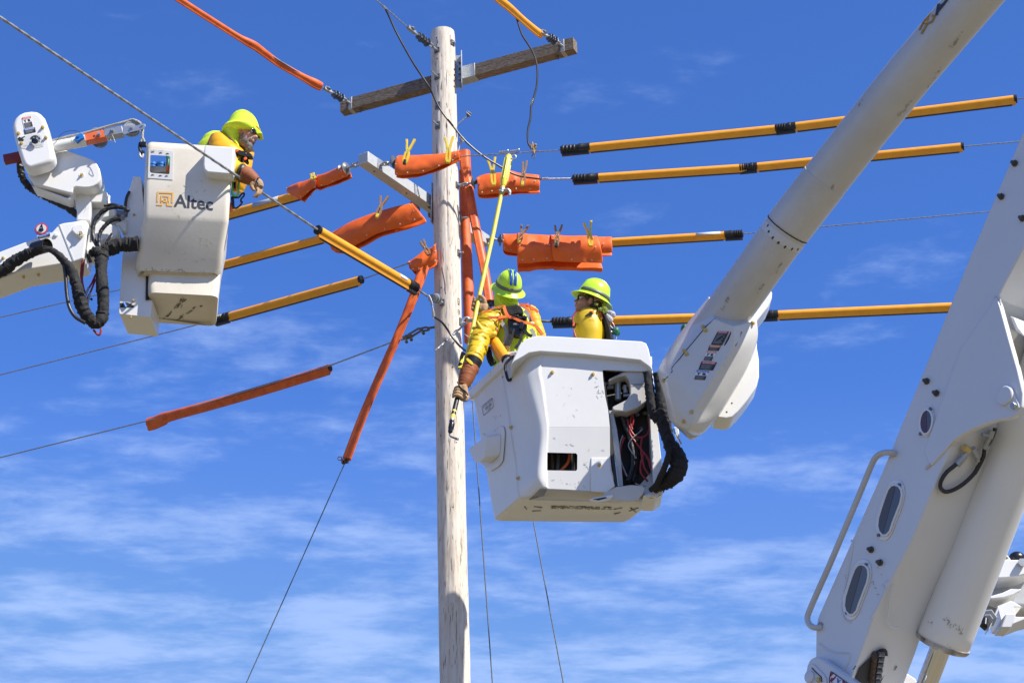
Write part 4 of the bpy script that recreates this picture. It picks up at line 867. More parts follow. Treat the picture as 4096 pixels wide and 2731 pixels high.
# maker's lettering
def pl(cv, x, y, Y=12.6985): return at(cv(x, y), Y)
m = MB(); m.m('logo_grey'); a, b = pl(A, 1092, 668), pl(A, 1338, 692); m.text('Altec', a, b - a, pl(A, 1096, 590) - pl(A, 1092, 668), (pl(A, 1150, 590) - pl(A, 1150, 670)).length * 1.38, bold=.018, lift=.0005, width=(b - a).length)
m.build('maker_name', None, bk, smooth=0)
m = MB(); m.m('logo_gold'); wd = .0125
for s_ in ([(988, 640), (992, 580), (1083, 584), (1080, 645)], [(982, 656), (1014, 659), (1019, 636)], [(1012, 640), (1014, 602), (1060, 606), (1057, 646)], [(1014, 636), (1058, 640)], [(1050, 640), (1050, 660), (1083, 664)], [(1030, 621), (1045, 622)]):
    m.strip([pl(A, *p) for p in s_], wd, (0, -1, 0))
m.build('maker_emblem', None, bk, smooth=0)

# jib winch cover and knuckle
JY = 12.52
jc = plate([(172, 300), (182, 240), (215, 175), (270, 125), (340, 92), (440, 78), (520, 86), (580, 120), (630, 175), (665, 270), (720, 470), (762, 660), (768, 720), (745, 775), (700, 815), (640, 845), (440, 908), (380, 900), (335, 860), (300, 790), (240, 600), (195, 430)], Rz, JY, .14, 'winch_cover', 'clean_white', lift, bevel=.03, bseg=4)
kn = plate([(560, 640), (850, 618), (980, 655), (1310, 775), (1375, 825), (1420, 920), (1430, 990), (1425, 1060), (1390, 1115), (1340, 1155), (1270, 1176), (1200, 1180), (1080, 1166), (1045, 1180), (1030, 1240), (1000, 1258), (830, 1215), (470, 1122), (395, 1000), (390, 800)], Rz, 12.68, .17, 'knuckle_cover', 'clean_white', lift, bevel=.014)
plate([(410, 1040), (470, 1150), (960, 1325), (1018, 1290), (1030, 1320), (985, 1350), (960, 1356), (480, 1175), (440, 1120)], Rz, 12.72, .16, 'knuckle_lower_cover', 'clean_white', lift, bevel=.006)
for x, y in ((264, 410), (611, 325), (656, 470), (307, 553)): nut(jc, Rz(x, y), .012)
q, n = hit(kn, Rz(1165, 1000)); MB().tube([q + Vector((.017 * math.cos(t), -.002, .017 * math.sin(t))) + Vector((0, 0, 0)) for t in [i * math.pi / 10 for i in range(21)]], .003, 6).build('recess_ring', 'clean_white', kn); nut(kn, Rz(1165, 1003), .010)
nut(kn, Rz(380, 1003) , .009); 
sticker(jc, [Rz(312, 186), Rz(440, 163), Rz(478, 306), Rz(348, 334)], jc, 'ink_red', 'DANGER', 'pict', .2, .55)
sticker(jc, [Rz(338, 350), Rz(497, 320), Rz(513, 386), Rz(355, 421)], jc, 'ink_blue', 'NOTICE', 'text', .32)
# angle dial on the cover
dl = plate([(248, 462), (365, 440), (440, 420), (540, 408), (590, 440), (615, 510), (630, 560), (618, 590), (560, 605), (380, 630), (310, 615), (265, 560)], Rz, JY - .002, .003, 'angle_dial_plate', 'ink_lgrey', jc, bevel=0, smooth=0)
m = MB(); c = at(Rz(497, 500), JY - .004); R_ = .026
def arc(a0, a1, r0, r1, mm):
    m.m(mm); k = 8; o_ = [c + Vector((math.cos(R(a0 + (a1 - a0) * i / k)) * r1, 0, math.sin(R(a0 + (a1 - a0) * i / k)) * r1)) for i in range(k + 1)]; i_ = [c + Vector((math.cos(R(a0 + (a1 - a0) * i / k)) * r0, 0, math.sin(R(a0 + (a1 - a0) * i / k)) * r0)) for i in range(k + 1)]
    m.prism(o_ + i_[::-1], Vector((0, -.001, 0)))
arc(70, 160, .020, .040, 'ink_black'); arc(50, 65, .026, .040, 'ink_black'); arc(28, 42, .026, .042, 'ink_black'); arc(8, 22, .028, .042, 'ink_black'); arc(-15, 3, .030, .042, 'ink_grey')
m.m('ink_black'); m.prism([at(Rz(*p), JY - .003) for p in ((250, 480), (280, 455), (300, 470), (350, 445), (360, 450), (320, 480), (345, 500), (330, 515), (275, 518))], Vector((0, -.001, 0)))
m.text('CHART ON BOOM', at(Rz(330, 590), JY - .003), (1, 0, .15), (-.15, 0, 1), .008); m.text('BOOM ANGLE', at(Rz(500, 588), JY - .003), (1, 0, .15), (-.15, 0, 1), .008)
m.build('dial_scale', None, dl, smooth=0)
m = MB(); m.prism([at(Rz(*p), JY - .02) for p in ((488, 440), (515, 480), (545, 510), (540, 545), (500, 560), (450, 540), (452, 500), (478, 485))], Vector((0, -.006, 0))); m.build('dial_pointer', 'black_plastic', dl); MB().lathe(c - Vector((0, .024, 0)), (0, -1, 0), [(0, .001), (0, .007), (.01, .007), (.01, .001)], 6).build('dial_bolt', 'alu', dl)
# jib arm
JA = 12.62
def rt(p, Y=JA): return at(Rz(*p), Y)
MB().tube([rt((600, 632)), rt((1040, 545))], .043, 20).build('jib_arm', 'white_paint', lift)
jsl = MB().tube([rt((1035, 546)), rt((1228, 506))], .045, 20).build('jib_sleeve', 'white_paint', lift)
x, y, z = frame_from(rt((1510, 442)) - rt((1200, 503)))
for nm, p0, p1, hw, mm in (('jib_extension', (1180, 508), (1512, 437), .034, 'jib_orange'), ('jib_head_tube', (1490, 432), (1765, 380), .036, 'alu')):
    a, b = rt(p0), rt(p1); MB().box((a + b) / 2, (b - a, (0, 1, 0), (b - a).cross(Vector((0, 1, 0)))), ((b - a).length / 2, hw, hw)).build(nm, mm, lift, bevel=.008)
rb = rt((60, 785), 12.74), rt((300, 735), 12.74); MB().box((rb[0] + rb[1]) / 2, (rb[1] - rb[0], (0, 1, 0), (rb[1] - rb[0]).cross(Vector((0, 1, 0)))), ((rb[1] - rb[0]).length / 2, .03, .031)).build('jib_stub', 'paint_red', lift, bevel=.003)
for p, r in (((1342, 446), .009),): MB().lathe(rt(p, JA - .033), (0, -1, 0), [(0, .001), (0, r), (.002, r), (.002, .001)], 12).build('jib_hole', 'dark_inside', lift)
for p in ((1413, 425), (1605, 372)): MB().lathe(rt(p, JA - .036), (0, -1, 0), [(0, .001), (0, .015), (.006, .015), (.006, .010), (.026, .010), (.026, .001)], 10).build('jib_pin', 'galv', lift)
MB().tube(spline([rt(p, JA - .05) for p in ((1580, 350), (1560, 400), (1600, 430), (1640, 540), (1575, 500), (1600, 440))], 5), .0018, 5).build('lanyard', 'cable_dark', lift)
MB().tube(spline([rt(p, JA - .05) for p in ((755, 560), (820, 500), (850, 440), (920, 390), (1030, 368), (1110, 378), (1140, 400))], 5), .0018, 5).build('thin_cable', 'cable_black', lift)
sticker(MBS := jsl, [Rz(1040, 600), Rz(1060, 600), Rz(1060, 610), Rz(1040, 610)], jsl, title=None) if False else None
ja = [o for o in lift.children if o.name.startswith('jib_arm')][0]
sticker(ja, [Rz(885, 490), Rz(1012, 465), Rz(1043, 588), Rz(915, 614)], ja, 'ink_orange', 'WARNING', 'pict', .12, .52)
m = MB().prism([rt(p, JA - .06) for p in ((1056, 480), (1075, 445), (1120, 408), (1168, 394), (1200, 432), (1196, 470), (1150, 492), (1098, 530), (1070, 505))], Vector((0, .05, 0))); m.build('limit_switch', 'blue_plastic', lift, bevel=.006)
MB().lathe(rt((1120, 447), JA - .06), (0, -1, 0), [(0, .001), (0, .011), (.008, .011), (.008, .001)], 6).build('switch_button', 'blue_plastic', lift)
# sheaves
def sheave(c, r, d, name, mm, y0):
    return MB().lathe(c, d, [(-.018, .001), (-.018, r), (-.010, r), (-.004, r * .86), (.004, r * .86), (.010, r), (.018, r), (.018, r * .86), (.014, r * .82), (.014, r * .3), (.02, r * .28), (.02, .001)], 36).build(name, mm, lift)
sheave(rt((1880, 343)), .0625, (.12, -1, .1), 'sheave', 'porcelain_grey', 0); sheave(rt((1420, 498), 12.78), .062, (.1, -1, -.5), 'sheave', 'insulator_grey', 0)
sheave(rt((1380, 420), 12.80), .05, (.1, -1, -.1), 'sheave', 'porcelain_grey', 0)
for k, yo in (('fork_plate', -.035), ('fork_plate', .03)):
    P = [rt(p, JA + yo) for p in ((1725, 303), (1790, 300), (1960, 290), (2030, 262), (2060, 270), (2072, 300), (2050, 340), (1960, 365), (1850, 392), (1770, 425), (1745, 400), (1735, 350))]
    MB().prism(P, Vector((0, .006, 0))).build(k, 'alu', lift, bevel=.001)
MB().lathe(rt((1880, 325), JA - .035), (0, -1, 0), [(0, .001), (0, .02), (.003, .02), (.003, .011), (.014, .011), (.014, .001)], 6).build('sheave_axle', 'galv', lift)
MB().lathe(rt((2030, 293), JA - .035), (0, -1, 0), [(0, .001), (0, .008), (.01, .008), (.01, .001)], 8).build('fork_pin', 'galv', lift)
MB().tube(spline([rt(p, JA - .01) for p in ((700, 522), (1010, 443), (1190, 405), (1500, 318), (1790, 240), (1880, 214), (1970, 240), (2010, 280), (2035, 340), (2030, 420), (2030, 490))], 5), .0105, 10, rough=.25).build('winch_rope', 'rope', lift)
MB().tube(spline([rt(p, JA - .01) for p in ((2028, 470), (2012, 530), (2020, 560))], 4), .009, 8).build('rope_eye', 'rope', lift); MB().tube(spline([rt(p, JA - .01) for p in ((2034, 470), (2056, 520), (2066, 560))], 4), .009, 8).build('rope_eye', 'rope', lift)
hk = MB().tube(spline([rt(p, JA) for p in ((2000, 540), (1992, 600), (2003, 660), (2035, 690), (2045, 660))], 4), .013, 8).build('snap_hook', 'black_plastic', lift)
MB().box(rt((2045, 565), JA), ((1, 0, 0), (0, 1, 0), (0, 0, 1)), (.022, .02, .014)).build('hook_swivel', 'black_plastic', hk); MB().tube(spline([rt(p, JA) for p in ((2000, 650), (1996, 720), (2025, 755), (2040, 700))], 4), .010, 8).build('hook_gate', 'galv', hk)
# corrugated hose round the knuckle
hp = spline([at(A(*p), 12.86) for p in ((128, 385), (130, 450), (160, 520), (215, 570), (290, 610), (370, 650), (430, 680), (485, 722))], 14)
MB().tube(hp, [.024 * (1 + .16 * (i % 2)) for i in range(len(hp))], 12, rough=.35).build('corrugated_hose', 'black_rubber', lift)
# upright bracket under the knuckle, rotator and boom end
plate([(742, 34), (752, 12), (780, 4), (1050, 6), (1080, 16), (1090, 45), (1086, 132), (922, 122), (920, 200), (904, 312), (772, 306), (776, 218), (756, 120)], T, 12.80, .20, 'upright_bracket', 'clean_white', lift, bevel=.012)
plate([(760, 30), (905, 42), (915, 60), (912, 170), (860, 215), (845, 240), (870, 170), (872, 118), (752, 98)], T, 12.797, .012, 'bracket_rib', 'clean_white', lift, bevel=.004)
plate([(924, 125), (1085, 133), (1083, 158), (1000, 175), (925, 170)], T, 12.90, .12, 'shadowed_link', 'galv_dark', lift, bevel=.004)
plate([(916, 300), (915, 230), (935, 190), (965, 180), (1172, 196), (1170, 262), (1040, 282), (1005, 310)], T, 12.90, .18, 'rotator_block', 'clean_white', lift, bevel=.012)
plate([(1170, 195), (1290, 215), (1285, 262), (1170, 260)], T, 12.95, .12, 'rotator_arm', 'galv_dark', lift, bevel=.006)
plate([(1165, 330), (1215, 318), (1280, 270), (1280, 430), (1235, 410), (1205, 370)], T, 12.93, .14, 'bucket_mount', 'white_paint', lift, bevel=.012)
MB().lathe(at(T(1245, 290), 12.90), (0, -1, .2), [(0, .001), (0, .02), (.02, .02), (.02, .012), (.04, .012), (.04, .001)], 6).build('mount_bolt', 'galv', lift)
plate([(870, 300), (990, 290), (1180, 362), (1202, 395), (1198, 440), (1178, 475), (1110, 495), (1060, 502), (985, 575), (930, 625), (878, 632), (852, 600), (860, 420)], T, 12.88, .22, 'rotator_housing', 'clean_white', lift, bevel=.02)
bo = plate([(-90, 655), (330, 495), (400, 470), (525, 425), (595, 347), (640, 332), (850, 303), (880, 318), (896, 345), (888, 420), (842, 690), (740, 730), (240, 812), (-90, 935)], T, 12.78, .28, 'boom', 'clean_white', lift, bevel=.012)
plate([(595, 350), (602, 346), (752, 715), (740, 722)], T, 12.776, .004, 'boom_seam', 'ink_grey', bo, bevel=0)
plate([(845, 640), (905, 640), (900, 668), (850, 668)], T, 12.85, .12, 'pivot_bush', 'dark_inside', lift, bevel=.01)
pv = plate([(716, 405), (735, 365), (795, 338), (840, 345), (858, 400), (850, 440), (828, 470), (800, 478), (765, 455)], T, 12.75, .03, 'pivot_cap', 'clean_white', bo, bevel=.01)
MB().tube([at(T(813 + 26 * math.cos(t), 440 + 26 * math.sin(t)), 12.748) for t in [i * math.pi / 10 for i in range(21)]], .003, 6).build('recess_ring', 'clean_white', pv); nut(pv, T(812, 445), .010)
MB().lathe(at(T(568, 457), 12.78), (0, -1, 0), [(0, .001), (0, .017), (.010, .017), (.012, .014), (.012, .001)], 16).build('boss', 'clean_white', bo)
for p in ((33, 690), (390, 850), (237, 872)): nut(bo, T(*p), .010)
# the tag with the boom angle gauge
gg = plate([(372, 462), (395, 455), (502, 425), (514, 430), (512, 480), (420, 490), (378, 490)], T, 12.74, .008, 'gauge_base', 'ink_lgrey', bo, bevel=.001, smooth=0)
c = at(T(420, 395), 12.74); ring = lambda r0, r1, mm, nm, y0, a0=0, a1=360: None
def disc(r, y0, mm, nm, par, c=c): MB().lathe(c - Vector((0, y0, 0)), (0, -1, 0), [(0, .001), (0, r), (.0015, r), (.0015, .001)], 28).build(nm, mm, par, smooth=0)
disc(.052, 0, 'ink_blue', 'gauge_rim', gg); disc(.047, .002, 'ink_red', 'gauge_ring', gg); disc(.037, .004, 'ink_lgrey', 'gauge_face', gg)
MB().prism([c + Vector((x_, -.008, z_)) for x_, z_ in ((-.004, .034), (.004, .034), (.014, -.002), (.02, -.012), (.010, -.024), (-.012, -.024), (-.02, -.012), (-.012, -.002))], Vector((0, -.003, 0))).build('gauge_needle', 'black_plastic', gg)
MB().lathe(c - Vector((0, .012, 0)), (0, -1, 0), [(0, .001), (0, .006), (.006, .006), (.006, .001)], 6).build('gauge_bolt', 'alu', gg)
sticker(gg, [T(382, 468), T(502, 432), T(508, 468), T(388, 490)], gg, 'ink_blue', 'NOTICE', 'text', .5)
# hose sling and fabric hoses
a, b = at(T(350, 598), 12.70), at(T(480, 560), 12.62); x, y, z = frame_from(b - a); m = MB(); rg = []
for c_, r_ in ((a, .052), (b, .052), (b, .047), (a, .047)): rg.append([c_ + (x * math.cos(t) + y * math.sin(t)) * r_ for t in [2 * math.pi * k / 28 for k in range(28)]])
m.rings(rg, caps=False, loop=True); m.build('hose_sling', 'black_rubber', lift)
def th_(pts, rr, Ys, name, mm='black_fabric', rough=.28, n=8, seg=14, cv=T):
    P = spline([at(cv(*p), y_) for p, y_ in zip(pts, Ys if isinstance(Ys, (list, tuple)) else [Ys] * len(pts))], n); return MB().tube(P, rspline(rr, n), seg, rough=rough).build(name, mm, lift)
th_([(-80, 870), (60, 790), (180, 700), (280, 650), (370, 615), (480, 595), (570, 640), (650, 720), (720, 810), (770, 960), (800, 1080), (840, 1200), (900, 1300), (970, 1350), (1030, 1290), (1045, 1150), (1035, 1000), (1025, 850), (1025, 720), (1040, 640)],
    [.044, .045, .043, .040, .034, .022, .026, .030, .034, .040, .045, .048, .045, .040, .045, .043, .044, .042, .046, .050], [12.74, 12.72, 12.70, 12.68, 12.66, 12.62, 12.60, 12.6, 12.6, 12.62, 12.64, 12.66, 12.68, 12.7, 12.72, 12.72, 12.72, 12.74, 12.76, 12.78], 'fabric_hose')
th_([(1000, 660), (1060, 610), (1130, 590), (1220, 555), (1310, 550), (1400, 545)], [.045, .052, .055, .052, .055, .055], 12.80, 'fabric_hose'); th_([(910, 660), (950, 630), (1000, 640), (1040, 680)], [.02, .038, .045, .04], 12.76, 'hose_knot')
th_([(440, 600), (520, 605), (600, 660), (645, 760), (665, 900), (675, 1040), (700, 1180), (760, 1280), (860, 1345)], [.0135] * 9, 12.6, 'slim_hose', 'cable_black', .05)
th_([(1300, 215), (1240, 180), (1150, 175), (1060, 205), (980, 280), (938, 380), (945, 490), (990, 570), (1030, 620)], [.016] * 9, 12.78, 'loop_hose', 'black_rubber', .35)
th_([(1225, 292), (1150, 300), (1080, 345), (1020, 420), (1000, 500), (1010, 590)], [.014, .016, .016, .014, .012, .012], 12.76, 'loop_hose', 'black_rubber', .35)
th_([(1130, 440), (1090, 510), (1050, 580)], [.008, .010, .010], 12.80, 'loop_hose', 'black_rubber', .2); th_([(1050, 160), (1150, 150), (1260, 185)], [.01, .012, .012], 12.84, 'loop_hose', 'black_rubber', .2)
for pts in ([(835, 700), (822, 800), (820, 880), (840, 980), (862, 1040)], [(848, 700), (838, 820), (832, 920), (858, 1050)], [(968, 850), (935, 930), (900, 990)], [(966, 900), (925, 1010), (890, 1080), (872, 1140)]): th_(pts, [.0075] * len(pts), 12.82, 'red_hose', 'red_hose', 0, seg=8)
for a_, b_ in (((895, 990), (862, 1075)), ((912, 1040), (882, 1160))): MB().tube([at(T(*a_), 12.82), at(T(*b_), 12.82)], .009, 8).build('hose_coupling', 'galv', lift)
th_([(945, 1415), (985, 1460), (1008, 1462), (1020, 1430), (1018, 1395)], [.008] * 5, 12.72, 'hose_tail', 'red_hose', 0, seg=8); MB().box(at(T(925, 1105), 12.8), ((1, 0, 1), (0, 1, 0), (-1, 0, 1)), (.008, .006, .008)).build('dust_cap', 'black_plastic', lift)
MB().tube(spline([at(T(*p), 12.85) for p in ((1090, 55), (1108, 62), (1108, 95), (1100, 130), (1105, 135))], 4), .004, 6).build('wire_guard', 'white_paint', lift); MB().box(at(T(1052, 8), 12.86), ((1, 0, 0), (0, 1, 0), (0, 0, 1)), (.012, .01, .01)).build('port_cap', 'teal', lift)
# rescue carabiners on the bucket's right side
cb = thing('carabiner', 'bright green plastic carabiner hanging at the right side of the left bucket', 'carabiner', at(Mz(550, 1050), 12.78))
MB().tube(spline([at(Mz(*p), 12.78) for p in ((515, 1090), (560, 1060), (598, 1080), (592, 1200), (585, 1290), (545, 1310), (508, 1280), (512, 1170), (515, 1090))], 5), .0085, 8).build('gate_frame', 'lime', cb)
MB().tube(spline([at(Mz(*p), 12.78) for p in ((560, 985), (590, 1000), (598, 1060), (520, 1090))], 4), .0085, 8).build('upper_arm', 'lime', cb); MB().box(at(Mz(543, 1180), 12.80), ((1, 0, 0), (0, 1, 0), (0, 0, 1)), (.012, .01, .035)).build('orange_tab', 'jib_orange', cb); MB().box(at(Mz(543, 1165), 12.785), ((1, 0, 0), (0, 1, 0), (0, 0, 1)), (.007, .012, .02)).build('black_tab', 'black_plastic', cb)
ch = thing('carabiner', 'black open hook hanging below the green carabiner of the left bucket', 'carabiner', at(Mz(550, 1400), 12.78))
MB().tube(spline([at(Mz(*p), 12.78) for p in ((600, 1330), (640, 1280), (668, 1275), (665, 1310), (630, 1350), (625, 1385), (642, 1390), (630, 1420), (590, 1460), (550, 1478), (520, 1450), (508, 1400), (520, 1340), (560, 1335), (600, 1330))], 5), .007, 8).build('hook_frame', 'black_plastic', ch)
MB().tube([at(Mz(510, 1325), 12.80), at(Mz(520, 1480), 12.80)], .012, 8).build('webbing', 'black_fabric', ch); MB().box(at(Mz(494, 1465), 12.80), ((1, 0, 0), (0, 1, 0), (0, 0, 1)), (.012, .01, .035)).build('orange_tag', 'jib_orange', ch)
# ------------------------------------------------------------------ right aerial lift: two-man bucket
rl = thing('aerial_lift', 'two-man aerial lift with its bucket right of the pole and booms at the right', 'aerial lift', at(E(700, 900), 13.6))
zb = at(E(450, 1352), 13.50).z; FLb, FRb, BRb, BLb = atz(E(450, 1352), zb), atz(E(1222, 1342), zb), atz(E(1040, 1487), zb), atz(E(300, 1480), zb)
zr = at(E(380, 585), 13.52).z; FLt = atz(E(380, 585), zr); BLt = atz(E(180, 775), zr); FRt = at(E(1160, 640), 13.5); FRt.z = zr; BRt = FRt + (BLt - FLt) + Vector((.02, 0, 0))
def lerpq(t): return [a.lerp(b, t) for a, b in zip((FLb, FRb, BRb, BLb), (FLt, FRt, BRt, BLt))]
def grow(q, k):
    c = sum(q, Vector()) / 4; return [c + (p - c) * (1 + k) for p in q]
rg = [rquad(grow(lerpq(0), -.06), .05), rquad(lerpq(.012), .06), rquad(lerpq(.04), .06), rquad(lerpq(.5), .06), rquad(lerpq(.93), .06), rquad(grow(lerpq(.94), .045), .06), rquad(grow(lerpq(.995), .05), .06), rquad(grow(lerpq(1.0), .03), .055), rquad(grow(lerpq(1.0), -.06), .05), rquad(grow(lerpq(.9), -.08), .05), rquad(grow(lerpq(.06), -.12), .05)]
body = MB().rings(rg).build('bucket', 'white_paint', rl, smooth=50)
# moulded front cover: flat front, rounded left side
FY = 13.25
Lc = [(E(380, 560), 13.62), (E(352, 650), 13.62), (E(362, 720), 13.58), (E(385, 850), 13.56), (E(402, 1000), 13.54), (E(428, 1160), 13.52), (E(442, 1300), 13.50), (E(458, 1352), 13.50)]
Mc = [(E(440, 550), 13.42), (E(425, 650), 13.42), (E(440, 720), 13.40), (E(462, 850), 13.38), (E(482, 1000), 13.38), (E(495, 1160), 13.37), (E(498, 1280), 13.37), (E(510, 1345), 13.40)]
Nc = [(E(500, 545), 13.30), (E(475, 650), 13.30), (E(492, 740), 13.29), (E(530, 870), 13.275), (E(556, 1000), 13.27), (E(553, 1120), 13.27), (E(545, 1240), 13.275), (E(560, 1300), 13.30)]
Oc = [(E(585, 545), FY), (E(564, 650), FY), (E(579, 740), FY), (E(594, 870), FY), (E(604, 965), FY), (E(598, 1120), FY + .0186), (E(598, 1250), FY + .034), (E(602, 1303), FY + .04)]
cols = [[at(p, y) for p, y in c] for c in (Lc, Mc, Nc, Oc)]
sp = [spline([cols[k][i] for k in range(4)], 5) for i in range(8)]
dense = [spline([sp[i][j] for i in range(8)], 4) for j in range(len(sp[0]))]
covp = MB().rings(dense, caps=False, closed=False).build('cover_side', 'white_paint', rl, smooth=60, solid=.012, soff=0)
fr = MB()
# front face of the cover: an outline with its big opening at the right, creased at mid height
def fp(x, y):
    Y = FY if y < 965 else FY + (y - 965) * .00012
    return at(E(x, y), Y)
Fq = [(570, 545), (800, 550), (1000, 560), (1105, 605), (1165, 655), (1168, 668), (1150, 660), (1020, 658), (905, 652), (900, 660), (905, 720), (915, 800), (930, 870), (940, 965)]
Fq2 = [(940, 965), (942, 1130), (950, 1200), (975, 1292), (925, 1316), (836, 1312), (700, 1303), (600, 1300), (596, 1120), (602, 965)]
up_ = MB().prism([fp(*p) for p in Fq + [(602, 965), (592, 870), (577, 740), (562, 650)]], Vector((0, .014, 0))).build('cover_front', 'white_paint', rl, smooth=30, bevel=.002)
lo_ = MB().prism([fp(*p) for p in Fq2], Vector((0, .014, 0))).build('cover_front_lower', 'white_paint', rl, smooth=30)
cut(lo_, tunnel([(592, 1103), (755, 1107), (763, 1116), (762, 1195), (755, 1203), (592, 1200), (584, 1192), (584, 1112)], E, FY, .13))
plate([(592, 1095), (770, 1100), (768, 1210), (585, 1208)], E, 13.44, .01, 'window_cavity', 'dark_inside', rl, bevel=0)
MB().tube(spline([at(E(*p), 13.38) for p in ((655, 1215), (690, 1185), (715, 1150), (722, 1100))], 4), .011, 8).build('inner_red_hose', 'jib_orange', rl)
MB().tube([at(E(622, 1100), 13.40), at(E(630, 1210), 13.40)], .010, 8).build('inner_pipe', 'rust', rl); MB().tube([at(E(660, 1100), 13.42), at(E(655, 1210), 13.42)], .014, 8).build('inner_pipe', 'galv_dark', rl); MB().tube([at(E(745, 1100), 13.40), at(E(735, 1210), 13.40)], .008, 8).build('inner_pipe', 'galv_dark', rl)
# access door low on the front
plate([(838, 1131), (938, 1131), (944, 1200), (968, 1285), (925, 1318), (838, 1314)], E, FY + .014, .014, 'access_door', 'clean_white', rl, bevel=.004)
# bottom roll-under of the cover
MB().rings([[fp(598, 1300), fp(700, 1303), fp(836, 1312), fp(925, 1316), at(E(975, 1320), 13.29), at(E(1130, 1325), 13.30)], [at(E(*p), 13.40) for p in ((585, 1338), (700, 1342), (836, 1350), (925, 1352), (980, 1356), (1130, 1352))], [at(E(*p), 13.52) for p in ((500, 1358), (700, 1364), (836, 1368), (925, 1372), (990, 1372), (1140, 1360))]], caps=False, closed=False).build('cover_underside', 'fibreglass', rl, solid=.01)
plate([(975, 1290), (1060, 1279), (1118, 1284), (1131, 1298), (1118, 1330), (1090, 1362), (1040, 1368), (925, 1352), (900, 1322), (925, 1318)], E, 13.215, .012, 'bottom_flap', 'fibreglass', rl, bevel=.005)
# rolled top band
TB = [(430, 560), (448, 515), (482, 484), (545, 466), (640, 470), (1112, 497), (1138, 508), (1152, 540), (1166, 610), (1172, 655), (1150, 632), (1105, 600), (800, 568), (560, 552), (500, 560), (470, 578), (420, 605), (400, 625)]
tb = plate(TB, E, 13.20, .42, 'top_cap', 'clean_white', rl, bevel=.028, bseg=4, smooth=60)
# right edge strip and the cavity behind the opening
plate([(1128, 655), (1172, 652), (1188, 800), (1205, 1000), (1220, 1130), (1232, 1270), (1230, 1320), (1190, 1345), (1140, 1345), (1120, 1338), (1190, 1310), (1178, 1270), (1172, 1180), (1165, 1060), (1158, 900), (1145, 760)], E, 13.28, .30, 'edge_wall', 'white_paint', rl, bevel=.004)
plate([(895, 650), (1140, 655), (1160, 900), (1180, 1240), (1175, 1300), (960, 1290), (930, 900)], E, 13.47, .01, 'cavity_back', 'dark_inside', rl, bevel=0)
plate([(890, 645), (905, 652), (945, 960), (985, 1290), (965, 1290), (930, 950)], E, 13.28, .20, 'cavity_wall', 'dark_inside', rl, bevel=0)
plate([(520, 88), (575, 66), (700, 78), (715, 110), (748, 370), (738, 398), (655, 468), (535, 512), (410, 502), (388, 482), (395, 458), (540, 385), (578, 330), (574, 240), (562, 170), (528, 133), (440, 150), (352, 196), (352, 170)], V, 13.27, .12, 'valve_housing', 'fibreglass', rl, bevel=.014)
plate([(578, 224), (740, 224), (740, 229), (578, 228)], V, 13.262, .002, 'housing_seam', 'dark_inside', rl, bevel=0)
MB().lathe(at(V(500, 500), 13.30), (0, -.3, -1), [(0, .001), (0, .02), (.012, .022), (.016, .01), (.016, .001)], 16).build('housing_plug', 'fibreglass', rl)
for a_, b_, r_, mm in (((310, 352), (490, 318), .008, 'chrome'), ((300, 225), (480, 205), .018, 'galv_dark'), ((445, 200), (450, 390), .024, 'galv'), ((520, 240), (530, 320), .017, 'galv'), ((505, 345), (585, 340), .012, 'galv'), ((330, 260), (400, 250), .02, 'galv_dark'), ((495, 270), (570, 225), .008, 'galv')):
    MB().tube([at(V(*a_), 13.38), at(V(*b_), 13.38)], r_, 10).build('valve_part', mm, rl)
plate([(355, 500), (395, 500), (440, 700), (480, 1000), (502, 1285), (455, 1290), (420, 1000), (385, 740)], V, 13.33, .02, 'inner_bracket', 'steel_arm', rl, bevel=.002)
plate([(366, 740), (378, 740), (430, 1050), (458, 1290), (436, 1292), (412, 1080), (372, 860)], V, 13.30, .02, 'chrome_rod', 'chrome', rl, bevel=.006)
def vt(pts, r_, y, name, mm, rough=0):
    rr = r_ if isinstance(r_, list) else [r_] * len(pts); P = spline([at(V(*p), yy) for p, yy in zip(pts, y if isinstance(y, list) else [y] * len(pts))], 8); return MB().tube(P, rspline(rr, 8), 12, rough=rough).build(name, mm, rl)
for k in range(2): vt([(450 + 45 * k, 470), (520 + 40 * k, 640), (570 + 40 * k, 780), (605 + 30 * k, 950), (600 + 30 * k, 1100), (545 + 60 * k, 1240)], .024, 13.38 + .03 * k, 'black_hose', 'black_rubber', .1)
for pts in ([(550, 600), (570, 680), (620, 760), (700, 780), (770, 720), (780, 560)], [(600, 520), (610, 620), (575, 700), (580, 760), (680, 890), (760, 1000), (790, 1100)], [(720, 940), (690, 1050), (690, 1150), (760, 1240)], [(700, 770), (690, 900), (720, 1080), (770, 1170)], [(515, 780), (475, 900), (480, 1050), (530, 1170)], [(590, 560), (580, 640), (600, 700)]): vt(pts, .0085, 13.36, 'red_hose', 'red_hose')
for pts in ([(500, 760), (468, 860), (475, 1010), (545, 1190)], [(700, 700), (560, 850), (640, 1000)], [(630, 1262), (690, 1285), (745, 1290)]): vt(pts, .005, 13.35, 'thin_line', 'cable_alu')
for p in ((640, 545), (680, 690), (630, 800), (720, 530), (600, 500)): MB().lathe(at(V(*p), 13.40), (.3, -1, -.4), [(0, .001), (0, .014), (.03, .014), (.03, .008), (.05, .008), (.05, .001)], 6).build('hose_fitting', 'galv_dark', rl)
